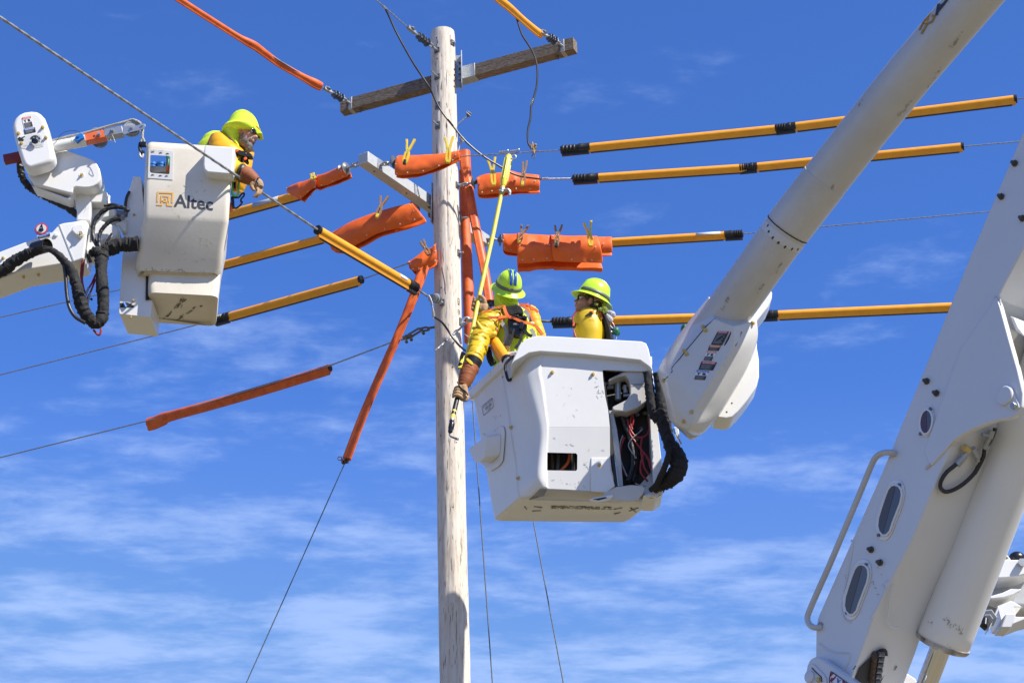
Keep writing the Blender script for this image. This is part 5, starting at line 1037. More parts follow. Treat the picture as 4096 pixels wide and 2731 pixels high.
# outside fabric hoses
vt([(765, 100), (775, 250), (800, 400), (830, 520), (880, 600)], [.030, .036, .040, .044, .045], 13.18, 'fabric_hose', 'black_fabric', .2)
vt([(850, 110), (880, 230), (905, 400), (925, 560), (940, 680), (985, 830), (1045, 940), (1085, 1050), (1060, 1150), (990, 1225), (925, 1270), (830, 1320)], [.026, .034, .040, .050, .050, .048, .058, .066, .064, .058, .042, .03], [13.16] * 5 + [13.14, 13.1, 13.08, 13.1, 13.14, 13.18, 13.25], 'fabric_hose', 'black_fabric', .3)
vt([(985, 900), (965, 1010), (930, 1110), (890, 1200), (850, 1280), (790, 1330)], [.02, .022, .024, .024, .022, .02], [13.03, 13.02, 13.05, 13.1, 13.18, 13.24], 'fabric_strap', 'black_fabric', .2)
vt([(775, 1400), (850, 1380), (910, 1330), (925, 1270)], [.012, .018, .02, .02], 13.3, 'hose_end', 'black_fabric', .2)
plate([(1028, 668), (1080, 668), (1095, 770), (1078, 800), (1060, 780)], V, 13.28, .03, 'grey_coupler', 'ink_lgrey', rl, bevel=.006); plate([(1022, 680), (1048, 680), (1052, 735), (1035, 730)], V, 13.26, .02, 'blue_coupler', 'blue_plastic', rl, bevel=.004)
MB().tube([at(V(1085, 800), 13.28), at(V(1110, 850), 13.28)], .008, 8).build('coupler_tail', 'galv', rl)
# the lens shaped foot bracket
c = [at(E(*p), 13.20) for p in ((828, 1358), (850, 1350), (920, 1336), (963, 1331), (950, 1350), (915, 1366), (870, 1372), (835, 1366))]
MB().prism(c, Vector((0, .02, .0))).build('foot_bracket', 'clean_white', rl, bevel=.006); MB().prism([at(E(*p), 13.195) for p in ((848, 1358), (915, 1345), (925, 1350), (880, 1362))], Vector((0, .004, 0))).build('bracket_slot', 'dark_inside', rl)
for p in ((626, 667), (848, 677)): nut(up_, E(*p), .0125, par=rl)
for p in ((405, 967), (443, 1244)): nut(covp, E(*p), .0125, par=rl)
nut(rl.children[[c_.name for c_ in rl.children].index([c_.name for c_ in rl.children if c_.name.startswith('access_door')][0])], E(883, 1172), .0125, par=rl)
nut(body, E(365, 694), .012, par=rl)
# grab handle with its opening
hp = [at(Q(*p), 13.47 + .0 * i) for i, p in enumerate([(1062, 178), (1000, 235), (955, 290), (942, 350), (955, 430), (975, 510), (1000, 553), (1040, 530), (1095, 480), (1118, 430), (1115, 340), (1105, 230), (1085, 182)])]
hs2 = spline([Vector((p.x, p.y - .0, p.z)) for p in hp] + [hp[0]], 4); hnd = MB().tube(hs2, .011, 10, rough=.1).build('grab_handle', 'black_rubber', rl)
plate([(1050, 215), (985, 330), (965, 400), (995, 510), (1085, 450), (1080, 330), (1075, 240)], Q, 13.50, .01, 'handle_opening', 'ink_white', hnd, bevel=.004)
plate([(1112, 500), (1122, 520), (1138, 640), (1135, 655), (1110, 678), (1100, 670), (1083, 540), (1090, 520)], Q, 13.47, .004, 'small_black_label', 'logo_grey', rl, bevel=0)
# left end wall: step pad and capacity plate
wn = (FLt - BLt).cross(BLb - BLt).normalized(); wn = wn if wn.x < 0 else -wn
def wl(p, off=0): return atp(p, lerpq(.5)[3] + wn * off, wn)
pad = [E(*p) for p in ((255, 1028), (342, 956), (360, 962), (368, 990), (365, 1060), (357, 1148), (335, 1178), (292, 1204), (262, 1190), (232, 1158))]
MB().rings([[wl(p, .002) for p in pad], [wl(p, .016) for p in pad]]).build('step_pad', 'white_paint', body, bevel=.004)
apx = [E(*p) for p in ((185, 1070), (258, 1015), (272, 1010), (285, 1030), (280, 1090), (262, 1130), (250, 1150), (205, 1158), (190, 1135), (168, 1086))]
apx = [E(*p) for p in ((180, 1076), (255, 1022), (262, 1020), (264, 1040), (262, 1090), (258, 1130), (232, 1158), (205, 1158), (185, 1125), (168, 1086))]
MB().rings([[wl(p, .016) for p in [E(*q) for q in ((262, 1026), (330, 1000), (345, 1005), (348, 1040), (345, 1090), (340, 1120), (300, 1156), (262, 1158), (250, 1120), (250, 1060))]], [wl(p, .11) for p in apx]]).build('step', 'white_paint', body, bevel=.01, bseg=3)
cq = [E(243, 852), E(299, 805), E(306, 853), E(252, 902)]; P = [wl(p, .003) for p in cq]; n = wn; ux, uy = P[1] - P[0], P[0] - P[3]
m = MB(); m.m('ink_lgrey'); 
m.m('ink_black').strip([P[0].lerp(P[1], .04), P[0].lerp(P[1], .96), P[1].lerp(P[2], .1), P[1].lerp(P[2], .94), P[2].lerp(P[3], .04), P[2].lerp(P[3], .96), P[3].lerp(P[0], .06), P[3].lerp(P[0], .94)], .003, n, closed=True)
m.text('PLATFORM CAPACITY', bl(P, .06, .28), ux, uy, uy.length * .24, lift=.001, width=ux.length * .86); m.text('550 LBS', bl(P, .22, .62), ux, uy, uy.length * .34, lift=.001, width=ux.length * .6, bold=.01); m.text('W/O LINER', bl(P, .34, .84), ux, uy, uy.length * .18, lift=.001, width=ux.length * .36)
m.build('capacity_plate', None, body, smooth=0)
# grime on the bottom
m = MB(); rn = random.Random(9)
for i in range(150):
    x = 615 + rn.random() * 320; y = 1400 + (rn.random() - .5) * 16 + (x - 615) * .02
    a = atz(E(x, y), zb - .001); b = a + Vector(((rn.random() - .2) * .05, (rn.random() - .5) * .01, 0)); m.strip([a, b], .003 + rn.random() * .006, (0, 0, -1))
for (x0, y0, x1, y1) in ((470, 1395, 490, 1410), (520, 1395, 575, 1400), (515, 1420, 565, 1418), (960, 1410, 1010, 1402), (1040, 1420, 1100, 1402), (1050, 1402, 1085, 1425), (960, 1435, 1000, 1428)):
    for k in range(5): 
        o_ = rn.random() * 8; m.strip([atz(E(x0 + o_, y0 + k), zb - .001), atz(E(x1 - o_, y1 + k), zb - .001)], .003, (0, 0, -1))
m.build('scrape_marks', 'smear', body, smooth=0)
# short yellow cover stowed in the bucket
sc = cover(at(Nz(700, 1150), 13.72), at(Nz(880, 1420), 13.55), 'short orange-yellow cover stowed upright in the right bucket beside the lineman', r=.040, fl=.02)
MB().tube(spline([at(Nz(600, 1190), 13.75), at(Nz(625, 1160), 13.72), at(Nz(665, 1110), 13.72), at(Nz(690, 1100), 13.72)], 3), [.02] * 10, 8).build('end_strap', 'black_rubber', sc)

# ------------------------------------------------------------------ boom tip housing
mat('housing_paint', (.66, .65, .62), .34, coat=.15, var=.06, vscale=3, dirt=(.40, .34, .24), dscale=9, dpos=(.63, .8))
st = [((440, 372), (465, 490), (570, 530), (690, 500)), ((350, 482), (412, 545), (560, 640), (692, 590)), ((255, 612), (320, 655), (480, 770), (640, 732)), ((180, 742), (243, 755), (400, 900), (562, 868)), ((176, 790), (222, 825), (365, 965), (500, 970)), ((215, 930), (248, 945), (350, 1040), (445, 1040)), ((232, 1015), (268, 1040), (330, 1070), (395, 1085)), ((285, 1050), (300, 1058), (325, 1078), (350, 1092))]
rg = []
for i, (a, b, c, d_) in enumerate(st):
    yo = .035 * i; t = .0 if i < 7 else .06; t2 = 0 if i < 6 else .04
    A_, B_, C_, D_ = at(Fz(*a), 12.60 + yo + t), at(Fz(*b), 12.32 + yo + t + t2), at(Fz(*c), 12.28 + yo + t + t2), at(Fz(*d_), 12.44 + yo + t)
    rg.append([A_, A_.lerp(B_, .5) + Vector((-.01, -.01, 0)), B_, B_.lerp(C_, .33), B_.lerp(C_, .67), C_, C_.lerp(D_, .6) + Vector((.0, -.0, 0)), D_, D_ + Vector((.02, .16, .05)), D_ + Vector((-.04, .34 - t * 4, .08)), A_ + Vector((.05, .22 - t * 2, .05))])
cl_ = [spline([r_[k] for r_ in rg], 4) for k in range(len(rg[0]))]; rg = [[c_[i] for c_ in cl_] for i in range(len(cl_[0]))]
hou = MB().rings(rg).build('boom_tip_housing', 'housing_paint', rl, smooth=60, bevel=.018, bseg=3)
sm = [hit(hou, Fz(*p), .001) for p in ((470, 490), (430, 525), (412, 545), (360, 608), (320, 655), (285, 700), (245, 748), (247, 765), (222, 795), (205, 812))]
MB().tube([h_[0] for h_ in sm if h_], .0035, 6).build('housing_seam', 'dark_inside', hou)
for p in ((412, 535), (420, 550), (313, 660), (322, 674), (205, 812), (348, 976), (308, 1026), (660, 490), (665, 513)): nut(hou, Fz(*p), .013)
hb = plate([(700, 420), (735, 380), (762, 342), (770, 352), (768, 380), (750, 425), (715, 470), (690, 500), (690, 640), (700, 700), (701, 790), (690, 840), (640, 915), (595, 970), (560, 1003), (530, 1010), (470, 1003), (500, 700)], Fz, 12.74, .22, 'rear_housing', 'clean_white', rl, bevel=.035, bseg=4, smooth=60)
plate([(605, 735), (622, 725), (624, 778), (590, 777)], Fz, 12.737, .003, 'rear_sticker', 'ink_grey', hb, bevel=0)
for p in ((559, 930), (532, 976)): 
    h_ = hit(hb, Fz(*p)); 
    if h_: MB().lathe(h_[0], h_[1], [(0, .001), (0, .006), (.002, .006), (.002, .001)], 8).build('vent_hole', 'dark_inside', hb)
MB().ell(at(Fz(312, 548), 12.8), (.03, .05, .045), seg=16, rn=10).build('green_cap', 'green_dark', rl)
for q, hd, ti, bo_, hh in (([(485, 556), (545, 556), (508, 629), (449, 625)], 'ink_red', 'DANGER', 'text', .14), ([(553, 557), (612, 558), (578, 634), (517, 630)], 'ink_red', 'DANGER', 'text', .14), ([(442, 628), (503, 630), (490, 658), (433, 655)], 'ink_orange', 'WARNING', 'text', .4), ([(430, 658), (480, 662), (455, 712), (406, 708)], 'ink_orange', 'WARNING', 'pict', .2), ([(400, 712), (482, 718), (460, 760), (384, 755)], 'ink_red', 'DANGER', 'text', .26), ([(375, 757), (442, 763), (422, 812), (357, 808)], 'ink_blue', 'NOTICE', 'pict', .22)):
    sticker(hou, [Fz(*p) for p in q], hou, hd, ti, bo_, hh, .55)
# ------------------------------------------------------------------ round upper boom
def bc(x, y, Y): return at(G(x, y), Y)
def by(sy): return 12.52 + (10.84 - 12.52) * (1290 - sy) / 1290
ctr = [(300, 1612), (395, 1478), (470, 1373), (678, 1084), (860, 850), (1050, 610), (1260, 350), (1487, 84), (1700, -165)]
cp = [at(G(x, y), by(y / 1.2059)) for x, y in ctr]
ub = MB().tube(cp, [.162, .163, .163, .164, .165, .165, .166, .167, .167], 56).build('upper_boom', 'fibreglass', rl, smooth=60)
dB = (cp[4] - cp[3]).normalized()
def onb(x, y):   # boom centre point and direction nearest a centre-line pixel
    best = None
    for a_, b_ in zip(cp, cp[1:]):
        for k in range(60):
            q = a_.lerp(b_, k / 60); e_ = (Vector(G(x, y)) - Vector(prj(q))).length
            if best is None or e_ < best[0]: best = (e_, q, (b_ - a_).normalized())
    return best[1], best[2]
def prj(P):
    v = P - CAM; c_, s_ = math.cos(PITCH), math.sin(PITCH); dz = v.y * c_ + v.z * s_; return (CX + FPX * v.x / dz, CY - FPX * (-v.y * s_ + v.z * c_) / dz)
(r1, d1_), (r2, d2_) = onb(665, 1102), onb(838, 880)
MB().lathe(r1 - d1_ * .03, d1_, [(-.06, .1652), (-.06, .1664), (.0, .1664), (.0, .1652)], 56).build('scale_tape', 'ink_lgrey', ub); MB().lathe(r1, d1_, [(-.006, .165), (-.006, .1672), (.002, .1672), (.002, .165)], 56).build('boom_joint_ring', 'ink_black', ub)
MB().lathe(r2, d2_, [(-.012, .165), (-.010, .169), (.006, .169), (.008, .165)], 56).build('boom_joint_ring', 'fibreglass', ub)
MB().lathe(r1 + (r2 - r1) * .03, r2 - r1, [(0, .165), (0, .1682), ((r2 - r1).length * .95, .1682), ((r2 - r1).length * .96, .165)], 56).build('boom_sleeve', 'fibreglass', ub)
for p in ((570, 1088), (574, 1117), (593, 1146), (620, 1170), (652, 1190), (685, 1200), (712, 1202), (738, 1195)):
    h_ = hit(ub, G(*p), .002)
    if h_:
        q, n_ = h_; t = dB; s_ = n_.cross(t).normalized(); q = q - t * .012; m = MB().prism([q + t * a + s_ * b for a, b in ((0, -.005), (.010, -.005), (.010, -.011), (.024, 0), (.010, .011), (.010, .005), (0, .005))], n_ * .0015); m.build('scale_arrow', 'ink_black', ub, smooth=0)
m = MB(); m.m('ink_lgrey')
pp = [hit(ub, G(*p), .003) for p in ((735, 990), (680, 1062), (690, 1070), (720, 1090), (750, 1102))]; m.tube([h_[0] for h_ in pp], .0025, 5); m.build('sleeve_edge', None, ub)
rn = random.Random(3); m = MB().m('faint_scuff')
for (x0, y0, x1, y1, k, sp_) in ((1505, 160, 1450, 240, 16, 12), (1260, 490, 1190, 570, 16, 14), (1400, 330, 1330, 430, 10, 10), (380, 1440, 340, 1500, 14, 14), (545, 1370, 520, 1410, 8, 10), (770, 1140, 710, 1160, 18, 10), (780, 960, 770, 970, 6, 10), (660, 1220, 600, 1330, 6, 8), (1030, 480, 1000, 520, 4, 4), (890, 890, 860, 930, 8, 12)):
    for i in range(k):
        t = rn.random(); x = x0 + (x1 - x0) * t + (rn.random() - .5) * sp_; y = y0 + (y1 - y0) * t + (rn.random() - .5) * sp_
        h_ = hit(ub, G(x, y), .001)
        if h_: m.strip([h_[0], h_[0] + (dB * (rn.random() - .3) + h_[1].cross(dB) * (rn.random() - .5)) * .03], .003 + rn.random() * .004, h_[1])
m.build('scuff_marks', None, ub, smooth=0)
# maker's mark near the top of the boom
for pts, mm in (([(1302, 148), (1316, 118), (1330, 96), (1350, 52), (1368, 22)], 'logo_darkgold'), ([(1310, 166), (1330, 132), (1338, 118), (1322, 108), (1345, 60), (1358, 64), (1338, 104)], 'logo_darkgold'), ([(1338, 118), (1362, 106), (1374, 82), (1362, 76)], 'logo_darkgold')):
    hh_ = [hit(ub, G(*p), .002) for p in pts]; hh_ = [h_ for h_ in hh_ if h_]
    if len(hh_) > 1: MB().strip([h_[0] for h_ in hh_], .016, hh_[0][1], th=.003).build('maker_emblem', mm, ub, smooth=0)
hh_ = [[hit(ub, G(*p), .002) for p in s_] for s_ in ([(1384, 76), (1395, 20), (1402, -30)], [(1388, 40), (1420, 20)], [(1386, 62), (1418, 22), (1450, -20)])]
for s_ in hh_:
    s_ = [h_ for h_ in s_ if h_]
    if len(s_) > 1: MB().strip([h_[0] for h_ in s_], .022, s_[0][1], th=.003).build('maker_letter', 'logo_grey', ub, smooth=0)

# ------------------------------------------------------------------ big lower boom
mat('bolt_dark', (.11, .10, .08), .5, metal=.3, var=.4, vscale=50)
LP0 = at((3270, 2450), 9.5); LN = Vector((-.80, -.60, 0)).normalized(); LE = -LN
def lp(p, off=0): return atp(p, LP0 + LN * off, LN)
lo_edge = [I(192, 1545), I(190, 1385), I(192, 1210), I(204, 1128), H(650, 1568), H(970, 790), H(1290, 0), (4200, 275)]
rt_edge = [I(420, 1560), I(440, 1500), I(520, 1290), I(585, 1100), I(700, 870), I(840, 600), I(1090, 0), H(1300, 900), H(1460, 335), H(1648, -20), (4330, 275)]
BW = .36
lb = MB().prism([lp(p) for p in lo_edge + rt_edge[::-1]], LE * BW).build('lower_boom', 'boom_steel', rl, bevel=.006, smooth=30)
ear = [H(1455, 325), H(1478, 392), H(1540, 620), H(1600, 830), H(1638, 1000), H(1630, 1090), H(1600, 1145), H(1550, 1172), H(1480, 1178), H(1400, 1200), H(1300, 1240), H(1220, 1282), H(1165, 1318), H(1090, 1400), H(1000, 1500), H(950, 1400), H(1200, 700)]
e1 = MB().prism([lp(p, .012) for p in ear], LE * .034).build('cylinder_ear', 'boom_steel', rl, bevel=.004); e2 = MB().prism([lp(p) + LE * (BW + .01) for p in ear], LE * .03).build('cylinder_ear', 'boom_steel', rl, bevel=.004)
MB().prism([lp(H(*p), .0) + LE * .05 for p in ((1500, 440), (1530, 450), (1560, 520), (1600, 570), (1640, 570), (1700, 560), (1700, 590), (1600, 585), (1540, 540))], LE * .25).build('cross_plate', 'clean_white', rl, bevel=.004)
# pin and its keeper
pk = [H(*p) for p in ((1490, 990), (1500, 960), (1530, 945), (1560, 955), (1580, 1000), (1608, 1070), (1610, 1095), (1590, 1110), (1540, 1095), (1500, 1060))]
kp = MB().prism([lp(p, .022) for p in pk], LE * .012).build('pin_keeper', 'boom_steel', rl, bevel=.003)
def disc3(p, off, r, h_, name, mm, par, seg=24): c_ = lp(p, off); return MB().lathe(c_, LN, [(0, .001), (0, r), (h_ * .8, r), (h_, r * .9), (h_, .001)], seg).build(name, mm, par)
disc3(H(1525, 1015), .02, .045, .018, 'hinge_pin', 'boom_steel', kp); disc3(H(1585, 1088), .02, .016, .02, 'keeper_bolt', 'galv', kp, 6)
for p in (H(975, 915), H(1042, 998), I(568, 670), I(628, 757), G(1763, 790), G(1698, 950), G(1800, 1055)):
    c_ = lp(p); MB().lathe(c_, LN, [(0, .001), (0, .017), (.012, .017), (.012, .011), (.03, .009), (.03, .001)], 6).build('boom_bolt', 'bolt_dark', lb)
def port(outer, inner, bolts, pane, strip_mat='pane_reflection'):
    f = MB().prism([lp(I(*p), .006) for p in outer], LE * .005).build('port_frame', 'clean_white', lb, bevel=.002); MB().prism([lp(I(*p), .012) for p in inner], LE * .005).build('port_pane', pane, f)
    hf = len(inner) // 2; lft = sorted(inner, key=lambda p: p[1]); t_, b_ = lft[0], lft[-1]; lh = [p for p in inner if (p[0] - t_[0]) * (b_[1] - t_[1]) - (p[1] - t_[1]) * (b_[0] - t_[0]) < 8 * (b_[1] - t_[1])]; lh.sort(key=lambda p: p[1]); MB().prism([lp(I(*p), .0135) for p in lh] + [lp(I(b_[0] + 6, b_[1] - 30), .0135), lp(I(t_[0] - 2, t_[1] + 40), .0135)], LE * .001).build('pane_strip', strip_mat, f, smooth=0)  # flat strip over the pane's left half; its brown is a painted reflection
    rng_ = [lp(I(*p), .012) for p in inner]; MB().tube(rng_ + [rng_[0]], .006, 6).build('port_rim', 'clean_white', f)
    for b in bolts: MB().lathe(lp(I(*b), .008), LN, [(0, .001), (0, .009), (.008, .009), (.008, .001)], 6).build('port_bolt', 'galv_dark', f)
op = [(740, 198), (765, 208), (782, 240), (788, 290), (778, 350), (755, 420), (725, 495), (700, 560), (675, 597), (650, 608), (622, 600), (602, 568), (592, 520), (595, 460), (612, 400), (640, 320), (665, 260), (690, 215), (715, 200)]
ip = [(722, 232), (748, 240), (766, 265), (770, 305), (760, 355), (735, 420), (708, 490), (690, 545), (665, 572), (640, 572), (618, 548), (608, 510), (614, 455), (632, 395), (655, 325), (678, 265), (700, 238)]
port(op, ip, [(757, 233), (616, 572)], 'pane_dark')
sh_ = lambda L_: [(x - 224, y + 535) for x, y in L_]
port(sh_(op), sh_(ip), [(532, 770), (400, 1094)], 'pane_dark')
hI = lambda x, y: ((3150 + x / 1.742 - 3150) * 1.684, (1000 + y / 1.742 - 1800) * 1.684)
def ellp(cx, cy, a, b, rot, k=22): return [hI(cx + a * math.cos(t) * math.cos(rot) - b * math.sin(t) * math.sin(rot), cy + a * math.cos(t) * math.sin(rot) + b * math.sin(t) * math.cos(rot)) for t in [2 * math.pi * j / k for j in range(k)]]
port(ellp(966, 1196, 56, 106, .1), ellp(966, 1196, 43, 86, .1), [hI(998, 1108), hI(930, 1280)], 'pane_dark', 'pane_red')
# weld beads on the side
def bead(pts, cv=I, r_=.005): MB().tube(spline([lp(cv(*p), .001) for p in pts], 5), r_, 6).build('weld_bead', 'boom_steel', lb)
bead([(215, 1300), (260, 1335), (330, 1362), (410, 1365), (418, 1400), (400, 1450), (365, 1495)]); bead([(640, 900), (655, 940), (640, 990), (590, 1090), (560, 1130)]); bead([(430, 605), (440, 640), (410, 820), (375, 980), (365, 1060), (390, 1140), (430, 1158)]); bead([(1440, 330), (1462, 318), (1478, 335), (1485, 380)], H)
MB().tube(spline([lp(p, .004) for p in (H(1165, 1320), H(1090, 1400), H(1020, 1470), H(965, 1525))], 4), .007, 6).build('weld_bead', 'fibreglass', lb)
# grab rail
gr_ = [(725, 22), (690, 15), (640, 20), (595, 48), (562, 110), (500, 260), (420, 450), (350, 615), (280, 780), (215, 925), (150, 1075), (134, 1130), (148, 1172), (180, 1192), (225, 1190)]
MB().tube(spline([lp(I(*p), .03 if i not in (0, len(gr_) - 1) else .0) for i, p in enumerate(gr_)], 5), .0155, 12).build('grab_rail', 'fibreglass', rl)
# rear plate beside the rail foot
# foot hinge arm
yz = lambda pts, off: [lp(Yz(*p), off) for p in pts]
ft = MB().prism(yz([(115, 1700), (103, 1400), (130, 1230), (170, 1140), (215, 1085), (290, 1055), (340, 1060), (400, 1090), (820, 1390), (1075, 1560), (1250, 1700)], .07), LE * .06).build('hinge_arm', 'boom_steel', rl, bevel=.008)
kp2 = MB().prism(yz([(190, 1200), (225, 1190), (280, 1220), (400, 1340), (470, 1430), (490, 1480), (495, 1640), (150, 1640), (140, 1400), (150, 1260)], .078), LE * .008).build('pivot_keeper', 'boom_steel', ft, bevel=.003)
MB().lathe(lp(Yz(195, 1440), .078), LN, [(0, .001), (0, .03), (.012, .03), (.014, .025), (.014, .001)], 24).build('hinge_pin', 'boom_steel', kp2); MB().lathe(lp(Yz(362, 1495), .078), LN, [(0, .001), (0, .013), (.014, .013), (.014, .001)], 6).build('keeper_bolt', 'nut_brass', kp2)
MB().tube([lp(Yz(225, 1268), .08), lp(Yz(300, 1350), .08), lp(Yz(400, 1440), .08), lp(Yz(410, 1530), .08)], .003, 5).build('keeper_edge', 'rust', kp2)
m = MB(); o2 = .074; m.m('ink_white').prism(yz([(585, 1335), (960, 1600), (560, 1600), (555, 1480)], o2 - .001), LN * .001)
m.m('maroon')
for k in range(3): m.prism(yz([(590 + 5 * k, 1360 + 90 * k), (632, 1372 + 90 * k), (568, 1440 + 90 * k), (566, 1410 + 90 * k)][:4], o2 + .001), LN * .001)
m.prism(yz([(680, 1410), (570, 1510), (590, 1540), (676, 1450)], o2 + .001), LN * .001); m.prism(yz([(800, 1500), (850, 1540), (880, 1580), (795, 1580)], o2 + .001), LN * .001)
m.m('ink_blue').prism(yz([(700, 1455), (730, 1480), (722, 1505), (765, 1495), (772, 1502), (735, 1530), (720, 1570), (700, 1540)], o2 + .001), LN * .001)
m.m('ink_black').strip(yz([(585, 1335), (960, 1600)], o2 + .001), .004, LN); m.strip(yz([(585, 1335), (557, 1470), (560, 1600)], o2 + .001), .004, LN); m.build('hazard_sticker', None, ft, smooth=0)
# underside opening with the leaf chain
UN = LE.cross((lp(I(1090, 0)) - lp(I(430, 1535))).normalized()); UN = UN if UN.z < 0 else -UN; U0 = lp(I(440, 1500))
def upt(p, off=0): return atp(p, U0 + UN * off, UN)
op_ = MB().prism([upt(Yz(*p), .003) for p in ((960, 1600), (1070, 1370), (1110, 1270), (1290, 1100), (1430, 960), (1490, 915), (1560, 898), (1610, 912), (1640, 950), (1650, 1060), (1662, 1180), (1685, 1230), (1600, 1375), (1480, 1600))], UN * .002).build('chain_opening', 'dark_inside', lb, smooth=0)
for k in range(6):
    y0 = 1010 + 105 * k; x0 = 1520 - 14 * k
    MB().tube([upt(Yz(x0 - 55, y0), .012), upt(Yz(x0 + 45, y0 + 4), .012)], .014, 10).build('chain_roller', 'galv_dark', op_)
for k in range(5):
    y0 = 1060 + 105 * k; x0 = 1400 - 14 * k; c_ = upt(Yz(x0, y0), .012); MB().ell(c_, (.016, .012, .03), seg=10, rn=6).build('chain_plate', 'rust', op_)
MB().prism([upt(Yz(*p), .006) for p in ((1590, 1040), (1650, 1040), (1680, 1230), (1600, 1370), (1500, 1500), (1560, 1200))], UN * .004).build('opening_cheek', 'boom_steel', op_)
for p in ((1035, 1240), (1810, 1250)): MB().prism([upt(Yz(p[0] + a, p[1] + b), .002) for a, b in ((0, -18), (18, -10), (8, 10), (-8, 40), (-40, 62), (-50, 52), (-20, 30))], UN * .001).build('rust_run', 'rust', lb, smooth=0)
def ubead(pts): MB().tube(spline([upt(I(*p), .001) for p in pts], 5), .004, 6).build('weld_bead', 'boom_steel', lb)
ubead([(712, 900), (690, 1000), (676, 1120), (680, 1165), (712, 1190), (745, 1185)])
plate([(770, 1480), (860, 1535), (900, 1600), (690, 1600), (640, 1568)], I, 9.75, .05, 'turret_edge', 'boom_steel', rl, bevel=.006)
# lift cylinder
cb0 = at(I(1036, 1322), 9.42); ct0 = at((4097, 1723), 8.84); cd_ = (ct0 - cb0).normalized()
cyl = MB().lathe(cb0, cd_, [(0, .001), (0, .11), (.004, .126), (.012, .134), (.10, .136), ((ct0 - cb0).length + .7, .136), ((ct0 - cb0).length + .72, .001)], 56).build('lift_cylinder', 'clean_white', rl, smooth=50)
MB().lathe(cb0 - cd_ * .001, cd_, [(0, .1), (-.002, .112), (.004, .130), (.016, .1375), (.03, .1378), (.03, .134)], 56).build('cylinder_lip', 'oil_stain', cyl, smooth=50)
MB().lathe(cb0 - cd_ * 1.2, cd_, [(0, .001), (0, .052), (1.25, .052), (1.25, .001)], 36).build('cylinder_rod', 'chrome', cyl, smooth=50)
# hydraulic hose loop under the boom
hy = 9.25
MB().tube(spline([upt(H(*p), .03) for p in ((1448, 1240), (1432, 1290), (1405, 1340), (1375, 1380), (1365, 1440), (1330, 1510), (1300, 1560))] + [upt(I(*p), .03) for p in ((1290, 100), (1250, 165), (1180, 230), (1110, 270), (1060, 278), (1030, 250), (1035, 205), (1070, 150), (1120, 108), (1150, 80))], 5), .0105, 10).build('hydraulic_hose', 'cable_black', rl)
for a_, b_, r_ in (((1180, 1495), (1235, 1430), .017), ((1235, 1430), (1262, 1400), .014), ((1262, 1400), (1230, 1370), .017), ((1370, 1385), (1405, 1310), .014), ((1405, 1310), (1425, 1255), .018), ((1355, 1285), (1400, 1290), .010), ((1295, 1380), (1325, 1430), .014), ((1325, 1430), (1325, 1470), .012)):
    MB().tube([upt(H(*a_), .03), upt(H(*b_), .03)], r_, 10).build('hose_fitting', 'nut_brass' if a_ == (1262, 1400) else 'galv', rl)

# ------------------------------------------------------------------ elbow of another lift far right
fe = thing('lift_turntable', 'white curved flanges of another lift showing behind the big cylinder at lower right', 'lift turntable', at(X(900, 800), 13.0))
FE = 13.0
plate([(640, 430), (760, 330), (1180, 330), (1180, 760), (1000, 745), (640, 745)], X, FE + .25, .3, 'core_drum', 'steel_arm', fe, bevel=.03)
plate([(700, 435), (760, 330), (820, 236), (1180, 236), (1180, 350), (1100, 385), (1000, 410), (880, 428)], X, FE, .5, 'top_flange', 'clean_white', fe, bevel=.006)
plate([(640, 650), (740, 618), (840, 590), (930, 548), (1010, 553), (1035, 548), (1036, 566), (960, 610), (860, 640), (740, 655)], X, FE - .02, .4, 'middle_flange', 'clean_white', fe, bevel=.005)
plate([(780, 735), (850, 710), (930, 676), (1000, 715), (1050, 745), (960, 745), (975, 800), (978, 850), (1180, 852), (1100, 870), (945, 932), (820, 900)], X, FE - .03, .3, 'lower_flange', 'clean_white', fe, bevel=.005)
plate([(815, 970), (862, 852), (870, 820), (975, 808), (983, 835), (960, 900), (930, 970)], X, FE - .25, .2, 'bent_bracket', 'boom_steel', fe, bevel=.01)
plate([(788, 745), (804, 760), (692, 992), (684, 985)], X, FE - .3, .12, 'edge_bracket', 'boom_steel', fe, bevel=.003)
plate([(650, 705), (790, 748), (700, 945), (590, 850)], X, FE - .2, .15, 'motor_bracket', 'dark_inside', fe, bevel=.01)
c_ = at(X(680, 870), FE - .3); MB().lathe(c_, (-.3, -1, -.5), [(-.05, .001), (-.05, .06), (.0, .06), (.0, .035), (.05, .035), (.05, .001)], 6).build('hex_plug', 'galv', fe); MB().lathe(at(X(645, 915), FE - .36), (-.3, -.6, -1), [(-.03, .001), (-.03, .022), (.03, .02), (.03, .001)], 12).build('black_plug', 'black_plastic', fe)
MB().tube(spline([at(X(*p), FE - .36) for p in ((600, 880), (570, 890), (575, 915), (620, 935), (655, 935))], 4), .006, 8).build('plug_cable', 'cable_black', fe)
plate([(835, 232), (860, 165), (890, 185), (925, 232)], X, FE + .02, .03, 'sticker_tab', 'ink_white', fe, bevel=0); m = MB().m('hazard_yellow').prism([at(X(*p), FE + .015) for p in ((846, 210), (860, 176), (905, 222), (870, 228))], Vector((0, -.001, 0)))
m.m('ink_black')
for k in range(3): m.prism([at(X(*p), FE + .012) for p in ((850 + 14 * k, 196 + 8 * k), (858 + 14 * k, 192 + 8 * k), (876 + 14 * k, 212 + 6 * k), (868 + 14 * k, 216 + 6 * k))], Vector((0, -.001, 0)))
m.build('hazard_stripes', None, fe, smooth=0)
MB().ell(at(X(995, 222), FE + .1), (.06, .05, .05), seg=14, rn=8).build('rubber_knob', 'black_plastic', fe); MB().lathe(at(X(1040, 275), FE - .01), (0, -1, 0), [(0, .001), (0, .03), (.03, .03), (.03, .001)], 6).build('flange_bolt', 'galv', fe)

